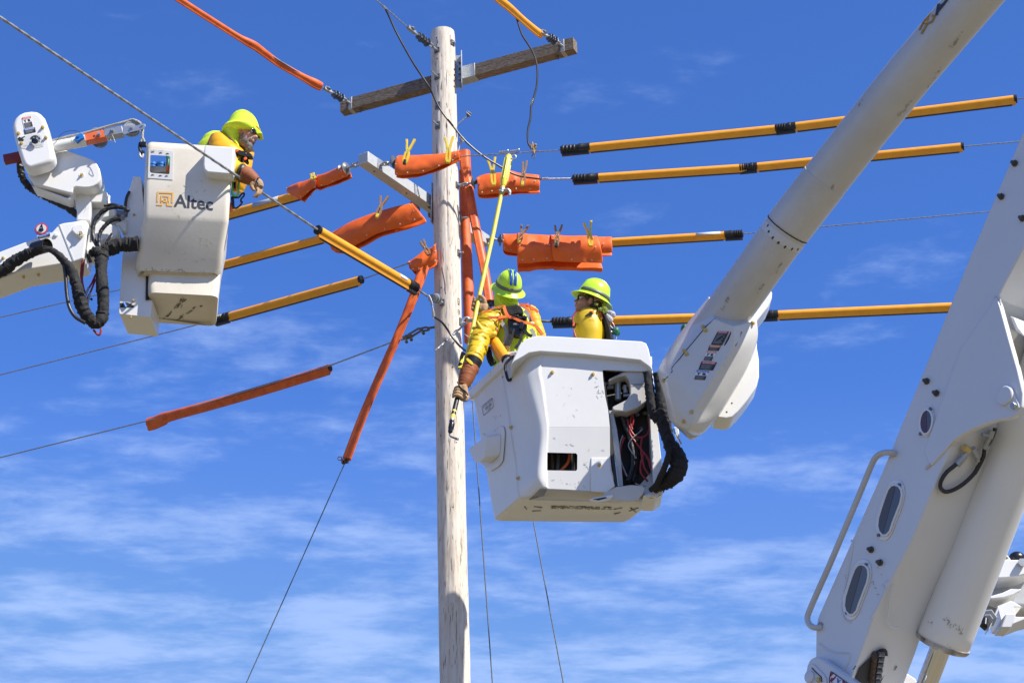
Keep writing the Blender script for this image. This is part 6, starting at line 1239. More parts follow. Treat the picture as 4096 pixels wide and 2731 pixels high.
# wear: fine scratches and grime dabs where the photo shows them
def wear(o, cv, spots, par, name='scuff_marks', mm='faint_scuff', seed=1, ln=.03, wd=.0022):
    rn = random.Random(seed); m = MB().m(mm); n_ = 0
    for (x0, y0, x1, y1, k, sp_) in spots:
        for i in range(k):
            t = rn.random(); h_ = hit(o, cv(x0 + (x1 - x0) * t + (rn.random() - .5) * sp_, y0 + (y1 - y0) * t + (rn.random() - .5) * sp_), .001)
            if not h_: continue
            q, n2_ = h_; u = n2_.cross(Vector((rn.random() - .5, rn.random() - .5, rn.random() - .5))).normalized(); m.strip([q, q + u * ln * (.2 + rn.random())], wd * (.5 + rn.random()), n2_); n_ += 1
    if n_: m.build(name, None, par, smooth=0)
wear(cyl, X, [(230, 860, 290, 960, 14, 60), (350, 960, 410, 1060, 14, 50), (40, 890, 70, 920, 5, 20), (250, 1130, 280, 1220, 5, 20)], cyl, ln=.012)
wear(up_, E, [(615, 1030, 660, 1035, 3, 8), (840, 700, 900, 800, 10, 60), (650, 700, 760, 900, 8, 90)], up_, seed=2, ln=.03, wd=.0012)
wear(lo_, E, [(800, 1165, 820, 1180, 8, 12), (600, 1250, 800, 1290, 10, 30), (640, 1035, 900, 1090, 6, 40)], lo_, seed=5, ln=.02, wd=.0014)
wear(lb, I, [(205, 1160, 245, 1175, 12, 16), (600, 780, 680, 900, 4, 40), (330, 700, 420, 1000, 5, 60), (570, 880, 600, 980, 6, 14)], lb, seed=6, ln=.014, wd=.002)
wear(body, Q, [(430, 800, 560, 1000, 14, 80), (700, 350, 800, 520, 8, 80), (760, 1100, 860, 1130, 5, 60), (600, 1380, 650, 1410, 6, 16), (430, 1500, 540, 1560, 8, 40)], body, seed=8, ln=.012, wd=.002)
wear(bk, A, [(1250, 880, 1360, 920, 8, 40), (1150, 570, 1290, 600, 5, 60), (930, 900, 1300, 1010, 14, 90), (1090, 720, 1200, 760, 8, 30)], bk, seed=9, ln=.03, wd=.0014)
# rust-coloured drip under the front box lip and on the bucket's lower edge
wear(bk, A, [(890, 1060, 1340, 1082, 26, 10)], bk, 'edge_stains', 'oil_stain', 10, .02, .003)

# the machine beyond the frame, so that it carries on from other viewpoints
dl_ = (lp((4200, 275)) - lp(H(650, 1568))).normalized(); q0_, q1_ = lp((4200, 275)), lp((4420, 275))
MB().prism([q0_, q1_, q1_ + dl_ * 1.3, q0_ + dl_ * 1.5], LE * BW).build('boom_extension', 'boom_steel', rl, bevel=.006)
ue = cp[-1] + (cp[-1] - cp[-2]).normalized() * 1.2; MB().tube([cp[-1], ue], .167, 40).build('boom_extension', 'fibreglass', rl)
el = q0_ + dl_ * 1.3 + LE * .2; MB().tube([ue, (ue + el) / 2 + Vector((.1, 0, .3)), el], .19, 24).build('elbow', 'white_paint', rl)
tq = lp(Yz(195, 1440)) + LE * .3; MB().rings([[Vector((tq.x + .45 * a, tq.y + .45 * b, z)) for a, b in ((-1, -1), (1, -1), (1, 1), (-1, 1))] for z in (0, tq.z - .35)]).build('turret', 'boom_steel', rl, bevel=.03)
plate([(1170, 380), (1700, 380), (1700, 760), (1170, 745)], X, FE + .28, .24, 'core_beam', 'steel_arm', fe, bevel=.02)
ft0 = at(X(1560, 500), FE + .4); MB().lathe(Vector((ft0.x, ft0.y, 0)), (0, 0, 1), [(0, .2), (ft0.z, .2), (ft0.z, .001)], 28).build('pedestal', 'boom_steel', fe)
lb0 = at(T(-85, 790), 12.92); MB().rings([[c + Vector((0, y_, z_)) for y_, z_ in ((-.14, -.13), (.14, -.13), (.14, .13), (-.14, .13))] for c in (lb0 + Vector((.02, 0, 0)), lb0 + Vector((-3.2, .6, -1.1)))]).build('boom_extension', 'clean_white', lift, bevel=.01)
# ------------------------------------------------------------------ people
mat('olive', (.20, .26, .03), .8, bump=.3, bscale=60, var=.3, vscale=30)
def basis(f, up):
    f = Vector(f).normalized(); up = Vector(up); up = (up - f * up.dot(f)).normalized(); l_ = up.cross(f); return Matrix((f, l_, up)).transposed()
def ell3(m, c, Rm, p, r, seg=16, rn=10): m.ell(c + Rm @ Vector(p), r, Rm, seg, rn)
def head_mesh(m, c, Rm, s=1.0, neck=True):
    def e(p, r, **k): ell3(m, c, Rm, Vector(p) * s, [a * s for a in r], **k)
    e((-.012, 0, .035), (.098, .078, .088))
    e((.03, 0, -.03), (.066, .060, .085)); e((.058, 0, -.095), (.028, .032, .024)); e((.02, 0, -.07), (.056, .055, .042))
    if not neck: pass
    if 0: e((0, 0, 0), (.01, .01, .01)); e((.03, 0, -.03), (.066, .060, .085)); e((.058, 0, -.095), (.028, .032, .024)); e((.02, 0, -.07), (.056, .055, .042))
    m.tube([c + Rm @ Vector(p) * s for p in ((.084, 0, .018), (.096, 0, -.004), (.110, 0, -.024))], [.008 * s, .009 * s, .012 * s], 10); e((.110, 0, -.026), (.013, .012, .011))
    for k in (-1, 1):
        e((.099, k * .011, -.030), (.010, .008, .008)); e((.066, k * .034, -.022), (.022, .022, .026)); e((-.004, k * .077, -.006), (.018, .008, .031)); e((-.004, k * .080, .010), (.016, .006, .014)); e((.080, k * .030, .030), (.014, .026, .010))
    e((.094, 0, -.052), (.009, .023, .0065)); e((.091, 0, -.064), (.010, .020, .008))
    if neck: m.tube([c + Rm @ Vector(p) * s for p in ((-.02, 0, -.05), (-.035, 0, -.13), (-.045, 0, -.22))], [.058 * s, .056 * s, .066 * s], 16)
def eyes(c, Rm, par, s=1.0):
    for k in (-1, 1):
        ey = MB(); ell3(ey, c, Rm, (.079 * s, k * .031 * s, .009 * s), (.012 * s,) * 3); ey.build('eye', 'ink_white', par); ir = MB(); ell3(ir, c, Rm, (.0885 * s, k * .031 * s, .009 * s), (.003 * s, .0055 * s, .0055 * s)); ir.build('iris', 'hair_brown', par)
def shades(c, Rm, par, s=1.0):
    fr_ = MB()
    for k in (-1, 1):
        l_ = MB(); ell3(l_, c, Rm, (.099 * s, k * .032 * s, .009 * s), (.010 * s, .030 * s, .019 * s)); l_.build('lens', 'lens_black', par)
    fr_.tube([c + Rm @ Vector(p) * s for p in ((-.005, .082, .012), (.05, .075, .018), (.088, .060, .020), (.103, 0, .018), (.088, -.060, .020), (.05, -.075, .018), (-.005, -.082, .012))], .0035 * s, 6); fr_.build('sunglass_frame', 'black_plastic', par)
def loft(cv, Y, lev, dep, par=None, name=None, mm=None, m=None, n=3, seg=28, noise_=.004, subsurf=0, pw=1.0, cap=True, yo=None, sd=0, fk=.75):
    """lev: (y, x_left, x_right) photo rows; elliptical rings of half depth dep"""
    rows = []
    for i, (y, a, b) in enumerate(lev):
        Yc = Y if yo is None else Y + yo[i]; d_ = dep[i] if isinstance(dep, (list, tuple)) else dep; A_, B_ = at(cv(a, y), Yc), at(cv(b, y), Yc); A_.z = B_.z = at(cv((a + b) / 2, y), Yc - fk * d_).z; rows.append((A_, B_, d_))
    As, Bs, Ds = spline([r[0] for r in rows], n), spline([r[1] for r in rows], n), rspline([r[2] for r in rows], n); rings = []
    for A_, B_, d_ in zip(As, Bs, Ds):
        c = (A_ + B_) / 2; u = (B_ - A_) / 2; ring = []
        for k in range(seg):
            t = 2 * math.pi * k / seg; ct, st_ = math.cos(t), math.sin(t); ct = math.copysign(abs(ct) ** pw, ct); st_ = math.copysign(abs(st_) ** pw, st_)
            q = c + u * ct + Vector((0, 1, 0)) * d_ * st_; q += Vector((noise.noise(q * 6 + Vector((sd, 0, 0))), noise.noise(q * 6 + Vector((9 + sd, 0, 0))), noise.noise(q * 6 + Vector((0, 7 + sd, 0))))) * noise_; ring.append(q)
        rings.append(ring)
    mb = m or MB(); mb.rings(rings, caps=cap)
    return mb.build(name, mm, par, smooth=60, subsurf=subsurf) if name else mb
def limb(pts, rr, name=None, mm=None, par=None, m=None, n=6, seg=18, rough=.12, fold=0, foldn=9, sd=0):
    P = spline(pts, n); r_ = rspline(rr, n)
    if fold: r_ = [r * (1 + fold * math.sin(i * foldn / n * 1.7 + sd) * (.5 + .5 * math.sin(i * .9 + sd))) for i, r in enumerate(r_)]
    mb = m or MB(); mb.tube(P, r_, seg, rough=rough, seed=sd); return mb.build(name, mm, par, smooth=60) if name else mb
def hat(c, Rm, par, s=1.0, band='hat_band', stripes=False, brim=1.0):
    SX, SY = 1.10, .93
    def P(r, z, t): return c + Rm @ Vector((r * math.cos(t) * SX * s, r * math.sin(t) * SY * s, z * s))
    prof = [(.001, .142), (.03, .140), (.058, .130), (.083, .111), (.101, .084), (.112, .050), (.118, .015), (.120, -.004), (.124, -.010), (.140, -.020), (.156, -.032), (.160, -.037), (.158, -.039), (.145, -.028), (.12, -.014), (.112, -.005), (.105, .03), (.08, .09), (.001, .12)]
    prof = [(r if r <= .124 or z > -.009 else .124 + (r - .124) * brim, z) for r, z in prof]
    ho = MB().rings([[P(r, z, 2 * math.pi * k / 40) for k in range(40)] for r, z in prof]).build('hard_hat', 'hivis_hat', par, smooth=70, subsurf=1)
    for y0 in (-.026, 0, .026):
        arc = [Vector((math.cos(t) * .118 * SX, y0 * SY, 0)) + Vector((0, 0, math.sin(t) * .141 - .0)) for t in [R(35 + 110 * k / 14) for k in range(15)]]
        MB().tube([c + Rm @ (p * s) for p in arc], [.003 * s] + [.0085 * s] * 13 + [.003 * s], 8).build('ridge', 'hivis_hat', ho)
    def strip_(t0, t1, z0, z1, nm, mm, off=.0025):
        rings = []
        for k in range(19):
            t = t0 + (t1 - t0) * k / 18; row = []
            for z in (z0, z1): r = (.119 - max(0, z) * .07) + off; row.append(P(r, z, t))
            rings.append(row)
        MB().rings(rings, caps=False, closed=False).build(nm, mm, ho, solid=.002 * s)
    if band: strip_(R(38), R(322), .000, .029, 'reflective_band', band, .0035)
    if stripes:
        for y0 in (-.0255 + .012, .0255 - .012):
            rows = []
            for k in range(12):
                t = R(92 + 66 * k / 11); q = Vector((math.cos(t) * .128 * SX, 0, math.sin(t) * .151)); yy = y0 * 1.35
                sh = 1 - (abs(yy) / .12) ** 2 * .5; rows.append([c + Rm @ (Vector((q.x * sh, yy - .0105, q.z * sh + .003)) * s), c + Rm @ (Vector((q.x * sh, yy + .0105, q.z * sh + .003)) * s)])
            MB().rings(rows, caps=False, closed=False).build('blue_stripe', 'hat_blue', ho, solid=.003 * s)
    return ho
def glove_grip(par, stick_a, stick_b, palm, side, mm='leather_tan', s=1.0, order=None, back=1, wrist=None, fl=1.0, body=None):
    """hand closed round the stick: palm on side +side, four separate curled fingers round the back, thumb across the front"""
    ax = (stick_b - stick_a).normalized(); toc = (CAM - palm); toc = (toc - ax * toc.dot(ax)).normalized(); sd_ = ax.cross(toc) * side    # sd_: from the stick to the palm
    m = MB(); ctr = palm
    m.ell(ctr + sd_ * .034 * s - toc * .006, (.030 * s, .018 * s, .048 * s), Matrix((sd_, toc, ax)).transposed(), 16, 10)
    m.ell(ctr + sd_ * .052 * s - ax * .012 * s, (.026 * s, .020 * s, .040 * s), Matrix((sd_, toc, ax)).transposed(), 14, 10)
    for k, (ln, rr) in enumerate(((.92, .0118), (1.0, .0125), (.96, .012), (.82, .0108))):
        o_ = ax * (.036 - .0245 * k) * s; rad = .030 * s; pts = []
        for j in range(9):
            a = R(10 + 215 * ln * j / 8); pts.append(ctr + o_ + sd_ * math.cos(a) * rad - toc * math.sin(a) * rad * back + ax * .004 * s * j / 8 * (1 if k < 2 else -1))
        m.tube(pts, [rr * s * v for v in (1.05, 1.12, 1, 1, 1.12, .98, 1.05, .95, .6)], 10)
    th = [ctr + sd_ * .048 * s + ax * .018 * s + toc * .008, ctr + sd_ * .034 * s + ax * .040 * s + toc * .020 * s, ctr + sd_ * .014 * s + ax * .050 * s + toc * .029 * s, ctr - sd_ * .008 * s + ax * .052 * s + toc * .028 * s]
    m.tube(spline(th, 4), rspline([.0165 * s, .0145 * s, .013 * s, .009 * s], 4), 10)
    if wrist is not None: m.tube(spline([ctr + sd_ * .045 * s, (ctr + sd_ * .05 * s + wrist) / 2, wrist], 4), rspline([.027 * s, .030 * s, .036 * s], 4), 14)
    return m.build('glove', mm, par, smooth=60, remesh=.0035, smoothit=3)

# ================= lineman in the left bucket
p1 = thing('person', 'bearded lineman in a yellow hood and sleeves leaning out of the left bucket', 'person', at(Mz(500, 1300), 13.0))
HY = 12.92; hc = at(Mz(690, 478), HY); HR = basis((.86, -.42, -.20), (.22, .02, 1))
m = MB(); head_mesh(m, hc, HR, neck=False)
sh = at(Mz(400, 730), 13.04); pel = Vector((sh.x - .12, 13.05, sh.z - .45)); nk = at(Mz(590, 640), 12.97)
m.tube(spline([nk, sh + Vector((0, .03, -.02)), sh + Vector((-.06, .04, -.25)), pel], 4), rspline([.048, .085, .12, .13], 4), 20)
for k in (-1, 1): m.tube(spline([pel + Vector((.0, .08 * k, 0)), pel + Vector((.03, .09 * k, -.28)), pel + Vector((-.02, .09 * k, -.52))], 4), rspline([.085, .062, .045], 4), 14)
m.tube(spline([sh + Vector((.05, -.14, .02)), at(Mz(480, 900), 12.80), at(Mz(600, 960), 12.74), at(Mz(700, 1040), 12.72)], 4), rspline([.055, .045, .036, .032], 4), 14)
m.tube(spline([sh + Vector((.05, .16, .02)), at(Mz(540, 900), 13.1), at(Mz(600, 1150), 12.98)], 4), rspline([.055, .045, .036], 4), 14)
b1 = m.build('body', 'skin', p1, smooth=60, remesh=.006, smoothit=3); eyes(hc, HR, b1); shades(hc, HR, b1)
# beard
m = MB()
for p, r in (((.062, 0, -.100), (.032, .036, .034)), ((.040, .038, -.075), (.036, .018, .034)), ((.040, -.038, -.075), (.036, .018, .034)), ((.068, 0, -.122), (.022, .024, .026)), ((.02, -.052, -.045), (.018, .010, .034)), ((.02, .052, -.045), (.018, .010, .034)), ((.096, 0, -.0445), (.008, .028, .006)), ((.084, .024, -.060), (.010, .008, .018)), ((.084, -.024, -.060), (.010, .008, .018))): ell3(m, hc, HR, p, r)
m.build('beard', 'beard_grey', b1, remesh=.004, smoothit=2)
# hood over the hard hat
HM = 'hivis'
dome = [(139, 628, 660), (141, 590, 705), (150, 545, 765), (170, 508, 810), (205, 478, 845), (250, 455, 868), (290, 425, 880), (312, 392, 888), (322, 374, 892), (335, 378, 893), (360, 400, 893), (392, 460, 888), (405, 560, 880)]
loft(Mz, HY, dome, [.006, .04, .07, .09, .105, .118, .126, .136, .142, .140, .132, .115, .09], p1, 'hard_hat_hood', HM, n=3, noise_=.002)
drape = [(300, 400, 800), (330, 385, 760), (365, 398, 706), (420, 404, 662), (480, 425, 640), (540, 470, 630), (600, 545, 627), (650, 600, 632), (670, 610, 640)]
loft(Mz, HY + .02, drape, [.12, .13, .128, .118, .108, .10, .09, .08, .07], p1, 'hood_drape', HM, n=3, noise_=.005)
m = MB(); P = [at(Mz(*p), HY - .06) for p in ((712, 366), (760, 352), (830, 372), (880, 408), (918, 450), (900, 460), (845, 460), (790, 400), (740, 372))]; m.prism(P, Vector((0, .10, 0))); m.build('hat_visor', HM, p1, bevel=.012)
MB().tube(spline([at(Mz(*p), HY - .10) for p in ((560, 150), (640, 140), (740, 170), (800, 230), (835, 300), (838, 340))], 5), .0022, 5).build('hood_seam', 'hivis', p1)
MB().ell(hc + HR @ Vector((.06, 0, .055)), (.05, .07, .02), HR, 16, 8).build('hat_brow_band', 'sleeve_deep', p1)
# shirt and sleeves
loft(Mz, 13.06, [(450, 250, 330), (475, 190, 420), (520, 110, 560), (580, 60, 640), (640, 10, 640), (760, -20, 600), (900, -20, 480), (1400, -40, 420)], [.05, .10, .15, .17, .18, .18, .17, .17], p1, 'shirt', 'hivis', noise_=.012, fk=.3)
loft(Mz, 12.93, [(452, 270, 330), (460, 232, 395), (490, 210, 440), (540, 192, 505), (600, 176, 570), (650, 170, 640), (700, 170, 690), (780, 190, 735), (860, 230, 640), (960, 260, 480)], [.02, .05, .08, .11, .13, .14, .15, .15, .14, .12], p1, 'rubber_sleeve_yoke', 'sleeve_deep', n=4, noise_=.014, fk=.35)
MB().tube(spline([at(Mz(*p), 12.86) for p in ((176, 610), (195, 540), (225, 480), (265, 458), (330, 462))], 4), .0045, 6).build('sleeve_edge', 'maroon', p1)
limb([at(Mz(*p), y) for p, y in (((440, 760), 12.84), ((500, 900), 12.80), ((560, 950), 12.77), ((640, 990), 12.74))], [.075, .070, .064, .060], 'rubber_sleeve', 'sleeve_yellow', p1)
limb([at(Mz(*p), y) for p, y in (((700, 700), 13.0), ((690, 840), 12.96), ((650, 980), 12.95), ((610, 1150), 12.95), ((590, 1260), 12.96))], [.06, .055, .058, .052, .035], 'rubber_sleeve', 'sleeve_deep', p1, sd=3)
limb([at(Mz(*p), 12.73) for p in ((610, 985), (635, 990), (672, 1005))], [.064, .067, .058], 'rubber_glove_cuff', 'black_rubber', p1, rough=.02)
MB().lathe(at(Mz(600, 975), 12.735), at(Mz(672, 1005), 12.73) - at(Mz(600, 975), 12.735), [(0, .064), (-.003, .070), (.006, .072), (.010, .066)], 24).build('cuff_rim', 'sleeve_yellow', p1)
limb([at(Mz(*p), 12.72) for p in ((652, 1010), (700, 1030), (760, 1065), (820, 1105), (850, 1120))], [.066, .068, .058, .046, .040], 'leather_gauntlet', 'leather_orange', p1, rough=.08)
m = MB(); m.tube(spline([at(Mz(*p), 12.715) for p in ((830, 1110), (858, 1150), (868, 1200))], 4), rspline([.036, .042, .036], 4), 14)
for k, (a, b, c_) in enumerate((((850, 1200), (850, 1270), (800, 1325)), ((868, 1200), (872, 1270), (832, 1330)), ((885, 1190), (893, 1250), (862, 1305)), ((895, 1160), (903, 1210), (893, 1262)))):
    m.tube(spline([at(Mz(*a), 12.70 + .018 * k), at(Mz(*b), 12.69 + .02 * k), at(Mz(*c_), 12.69 + .02 * k)], 4), rspline([.015, .0145, .011], 4), 10)
m.tube(spline([at(Mz(*p), 12.67) for p in ((800, 1130), (770, 1165), (790, 1215), (815, 1238))], 4), rspline([.018, .016, .014, .010], 4), 10)
m.build('glove', 'leather_tan', p1, smooth=60, remesh=.0035, smoothit=3)
MB().tube(spline([at(Mz(*p), 12.665) for p in ((862, 1065), (845, 1100), (862, 1140), (870, 1180))], 4), .007, 8).build('glove_strap', 'black_plastic', p1)
bs = MB(); bs.prism([at(Mz(*p), 12.76) for p in ((543, 668), (580, 668), (640, 690), (700, 692), (780, 738), (784, 770), (770, 778), (690, 772), (600, 738), (550, 715))], Vector((0, .05, 0))); bs_ = bs.build('chest_strap', 'black_rubber', p1, bevel=.008)
bs = MB(); bs.prism([at(Mz(*p), 12.78) for p in ((640, 770), (690, 775), (722, 800), (735, 840), (722, 866), (700, 862), (660, 820))], Vector((0, .03, 0))); bs.build('strap_end', 'black_rubber', p1, bevel=.006)
bs = MB(); bs.prism([at(Mz(*p), 12.82) for p in ((620, 770), (655, 780), (650, 840), (625, 900), (595, 890), (615, 840))], Vector((0, .03, 0))); bs.build('harness_strap', 'black_fabric', p1, bevel=.004)
for p in ((571, 692), (688, 802)): MB().lathe(at(Mz(*p), 12.76), (0, -1, .1), [(0, .001), (0, .0135), (.006, .012), (.008, .001)], 16).build('red_button', 'rubber_orange', p1)
MB().lathe(at(Mz(697, 730), 12.758), (0, -1, .1), [(0, .001), (0, .003), (.003, .003), (.003, .001)], 8).build('yellow_stud', 'hazard_yellow', p1)
MB().tube(spline([at(Mz(*p), 12.77) for p in ((625, 790), (590, 815), (550, 828), (525, 830))], 4), .005, 6).build('radio_cord', 'cable_black', p1)
loft(Mz, 12.86, [(790, 560, 610), (830, 545, 612), (880, 555, 600)], .03, p1, 'shirt_front', 'hivis', noise_=.004)

# ================= worker with bare face (right bucket)
p2 = thing('person', 'dark-haired worker in a lime hard hat and yellow rubber sleeve, face bare, looking up left', 'person', at(O(680, 1300), 13.8))
HY = 13.72; hc = at(O(676, 668), HY); HR = basis((-.93, -.10, .33), (.30, -.05, .95)); S2 = .96
m = MB(); head_mesh(m, hc, HR, S2); sh = at(O(690, 880), 13.78); pel = Vector((sh.x, 13.82, sh.z - .62)); nk = hc + HR @ Vector((-.04, 0, -.18)); nk.z = min(nk.z, hc.z - .12)
m.tube(spline([hc + Vector((.02, .02, -.05)), sh + Vector((.02, .05, .04))], 3), .052, 14)
m.tube(spline([sh + Vector((0, .05, .02)), sh + Vector((0, .05, -.12)), sh + Vector((0, .05, -.35)), pel], 4), rspline([.08, .13, .125, .135], 4), 20)
for k in (-1, 1): m.tube(spline([pel + Vector((.08 * k, 0, 0)), pel + Vector((.08 * k, -.03, -.3)), pel + Vector((.08 * k, .0, -.42))], 4), rspline([.08, .06, .05], 4), 14)
m.tube(spline([sh + Vector((0, -.08, 0)), sh + Vector((-.01, -.10, -.22)), sh + Vector((-.05, -.08, -.40))], 4), rspline([.05, .045, .035], 4), 12)
b2 = m.build('body', 'skin_tan', p2, smooth=60, remesh=.005, smoothit=2); eyes(hc, HR, b2, S2); shades(hc, HR, b2, S2)
m = MB()
for p, r in (((-.055, 0, -.01), (.06, .074, .075)), ((.01, -.070, .02), (.045, .014, .035)), ((.01, .070, .02), (.045, .014, .035)), ((-.09, 0, -.05), (.045, .06, .045)), ((.03, -.068, .0), (.012, .008, .035)), ((-.06, -.045, -.075), (.05, .035, .03)), ((-.11, -.01, -.08), (.04, .04, .035))): ell3(m, hc, HR, Vector(p) * S2, [v * S2 for v in r])
m.build('hair', 'hair_brown', b2, remesh=.005, smoothit=1)
MB().ell(at(O(905, 785), 13.66), (.032, .03, .020), seg=14, rn=8).build('hair_tie', 'green_dark', p2)
limb([at(O(*p), 13.63) for p in ((840, 770), (900, 775), (955, 760), (970, 800), (920, 825))], [.012, .016, .016, .015, .012], 'neck_cloth', 'olive', p2, fold=.3)
hu = (.40, -.16, 1); wh = hat(at(O(760, 548), HY), basis((-.93, -.10, .36), hu), p2, .985, brim=1.12)
MB().box(at(O(805, 680), 13.62), ((1, 0, -.5), (0, 1, 0), (.5, 0, 1)), (.015, .008, .010))  .build('hat_strap', 'olive', p2, bevel=.003)
hk_ = hit(wh, O(560, 400), .001)
if hk_: MB().lathe(hk_[0], hk_[1], [(0, .001), (0, .010), (.0015, .010), (.0015, .001)], 6).build('hat_sticker', 'ink_black', wh)
loft(O, 13.74, [(772, 580, 690), (785, 520, 740), (810, 466, 830), (845, 428, 880), (900, 404, 903), (960, 397, 915), (1030, 399, 935), (1100, 405, 958), (1160, 418, 966), (1220, 440, 965), (1290, 458, 955), (1400, 470, 930), (1600, 470, 880)], [.03, .06, .09, .11, .12, .125, .13, .13, .13, .13, .125, .115, .09], p2, 'rubber_sleeve', 'sleeve_yellow', n=4, seg=36, noise_=.014, sd=4, fk=.1)
MB().tube(spline([at(O(*p), 13.645) for p in ((455, 1262), (425, 1180), (402, 1080), (396, 980), (400, 890), (430, 835), (480, 800), (560, 775), (640, 768), (690, 780), (740, 800), (840, 815), (885, 835), (905, 880), (910, 935))], 5), .0048, 6).build('sleeve_edge', 'red_trim', p2)
MB().prism([at(O(*p), 13.60) for p in ((600, 890), (640, 850), (690, 830), (750, 828), (775, 832), (720, 862), (660, 880))], Vector((0, .012, 0))).build('sleeve_strap', 'black_rubber', p2, bevel=.003)
MB().lathe(at(O(730, 815), 13.61), (0, -.6, 1), [(0, .001), (0, .018), (.008, .018), (.008, .001)], 16).build('strap_button', 'rubber_orange', p2)
MB().prism([at(O(*p), 13.63) for p in ((395, 1005), (410, 990), (462, 990), (466, 1020), (440, 1065), (400, 1085))], Vector((0, .03, 0))).build('side_buckle', 'black_rubber', p2, bevel=.004); MB().box(at(O(415, 1030), 13.622), ((.3, 0, 1), (0, 1, 0), (1, 0, -.3)), (.014, .006, .006)).build('buckle_tab', 'rubber_orange', p2)
m = MB().m('ink_white'); fp_ = at(O(832, 868), 13.602); m.text('30 60', fp_, (-1, 0, -.12), (.12, 0, -1), .022, lift=.004); m.build('sleeve_number', None, p2, smooth=0)
loft(O, 13.78, [(840, 900, 930), (870, 895, 985), (940, 905, 1040), (1040, 930, 1075), (1140, 950, 1100), (1290, 950, 1120), (1500, 930, 1100)], [.05, .10, .13, .14, .14, .14, .12], p2, 'harness_backpack', 'black_fabric', n=3, noise_=.012)
limb([at(O(*p), 13.70) for p in ((900, 850), (960, 845), (985, 860))], [.012, .014, .014], 'glove_loop', 'black_fabric', p2)
limb([at(O(*p), 13.68) for p in ((975, 835), (1030, 835), (1090, 860), (1128, 900))], [.010, .022, .024, .012], 'hung_glove', 'glove_grey', p2, rough=.3); limb([at(O(*p), 13.66) for p in ((985, 860), (1020, 910), (1055, 950), (1080, 985))], [.010, .020, .020, .012], 'hung_glove', 'glove_grey', p2, rough=.3, sd=4)
MB().tube(spline([at(O(*p), 13.7) for p in ((1060, 985), (1100, 1030), (1118, 1080), (1125, 1110))], 4), .0075, 8).build('red_cord', 'red_trim', p2)
limb([at(O(*p), 13.68) for p in ((1095, 1120), (1140, 1150), (1170, 1190), (1165, 1225))], [.022, .036, .026, .010], 'green_pouch', 'green_dark', p2, rough=.2); MB().tube([at(O(1160, 1225), 13.68), at(O(1150, 1290), 13.68)], .006, 8).build('pouch_tool', 'alu', p2)
limb([at(O(*p), 13.68) for p in ((1010, 990), (1040, 1060), (1100, 1120))], [.008, .010, .008], 'carabiner_tool', 'galv_dark', p2); MB().tube([at(O(1028, 1100), 13.66), at(O(1075, 1165), 13.66)], .004, 6).build('strap_clip', 'alu', p2)

# ================= lineman holding the hot stick (back view)
p3 = thing('person', 'lineman seen from behind in a blue-striped lime hat, holding the yellow hot stick', 'person', at(Nz(900, 1500), 13.9))
HY = 13.78; hb_ = at(Nz(905, 392), HY); UP = Vector((.22, -.74, .66)).normalized(); HR = basis((-.2, .66, .74), UP); hc = hb_ - UP * .055
m = MB(); head_mesh(m, hc, HR); sh = at(Nz(950, 800), 13.92); pel = Vector((sh.x + .03, 13.9, sh.z - .62))
m.tube(spline([hc, at(Nz(900, 640), 13.86), sh + Vector((0, 0, .06))], 4), rspline([.06, .062, .08], 4), 14)
m.tube(spline([sh + Vector((0, 0, .05)), sh + Vector((0, 0, -.12)), sh + Vector((0, -.02, -.35)), pel], 4), rspline([.09, .15, .145, .14], 4), 22)
for k in (-1, 1): m.tube(spline([pel + Vector((.08 * k, 0, 0)), pel + Vector((.08 * k, -.03, -.25)), pel + Vector((.08 * k, 0, -.38))], 4), rspline([.085, .065, .05], 4), 14)
m.tube(spline([at(Nz(700, 830), 13.86), at(Nz(560, 1050), 13.72), at(Nz(480, 1250), 13.60), at(Nz(410, 1440), 13.52), at(Q(290, 560), 13.48)], 4), rspline([.06, .052, .046, .038, .034], 4), 14)
m.tube(spline([at(Nz(1180, 850), 13.95), at(Nz(950, 920), 14.22), at(Nz(760, 860), 14.12), at(Nz(600, 770), 13.86)], 4), rspline([.06, .05, .044, .034], 4), 14)
b3 = m.build('body', 'skin', p3, smooth=60, remesh=.007, smoothit=3); eyes(hc, HR, b3)
h3 = hat(hb_ + UP * .008, HR, p3, .94, stripes=True, brim=1.10)
loft(Nz, 13.84, [(430, 700, 1010), (480, 692, 1040), (540, 694, 1052), (590, 700, 1050), (630, 705, 1030), (670, 700, 1010), (700, 690, 1020)], [.09, .10, .10, .10, .095, .10, .11], p3, 'neck_hood', 'hivis', n=3, noise_=.012)
for pts in ([(760, 500), (770, 560), (800, 620), (860, 650)], [(870, 575), (920, 615), (980, 610), (1030, 590)], [(850, 600), (900, 640), (960, 640)]): limb([at(Nz(*p), 13.735) for p in pts], [.006] * len(pts), 'hood_fold', 'hivis', p3)
loft(Nz, 13.90, [(650, 720, 1040), (690, 680, 1120), (740, 630, 1190), (820, 610, 1240), (900, 660, 1270), (1000, 690, 1300), (1100, 690, 1300), (1250, 680, 1280), (1450, 680, 1250), (1700, 690, 1240)], [.06, .10, .13, .15, .155, .16, .16, .155, .15, .15], p3, 'shirt', 'hivis', n=4, seg=36, noise_=.016, fk=.35)
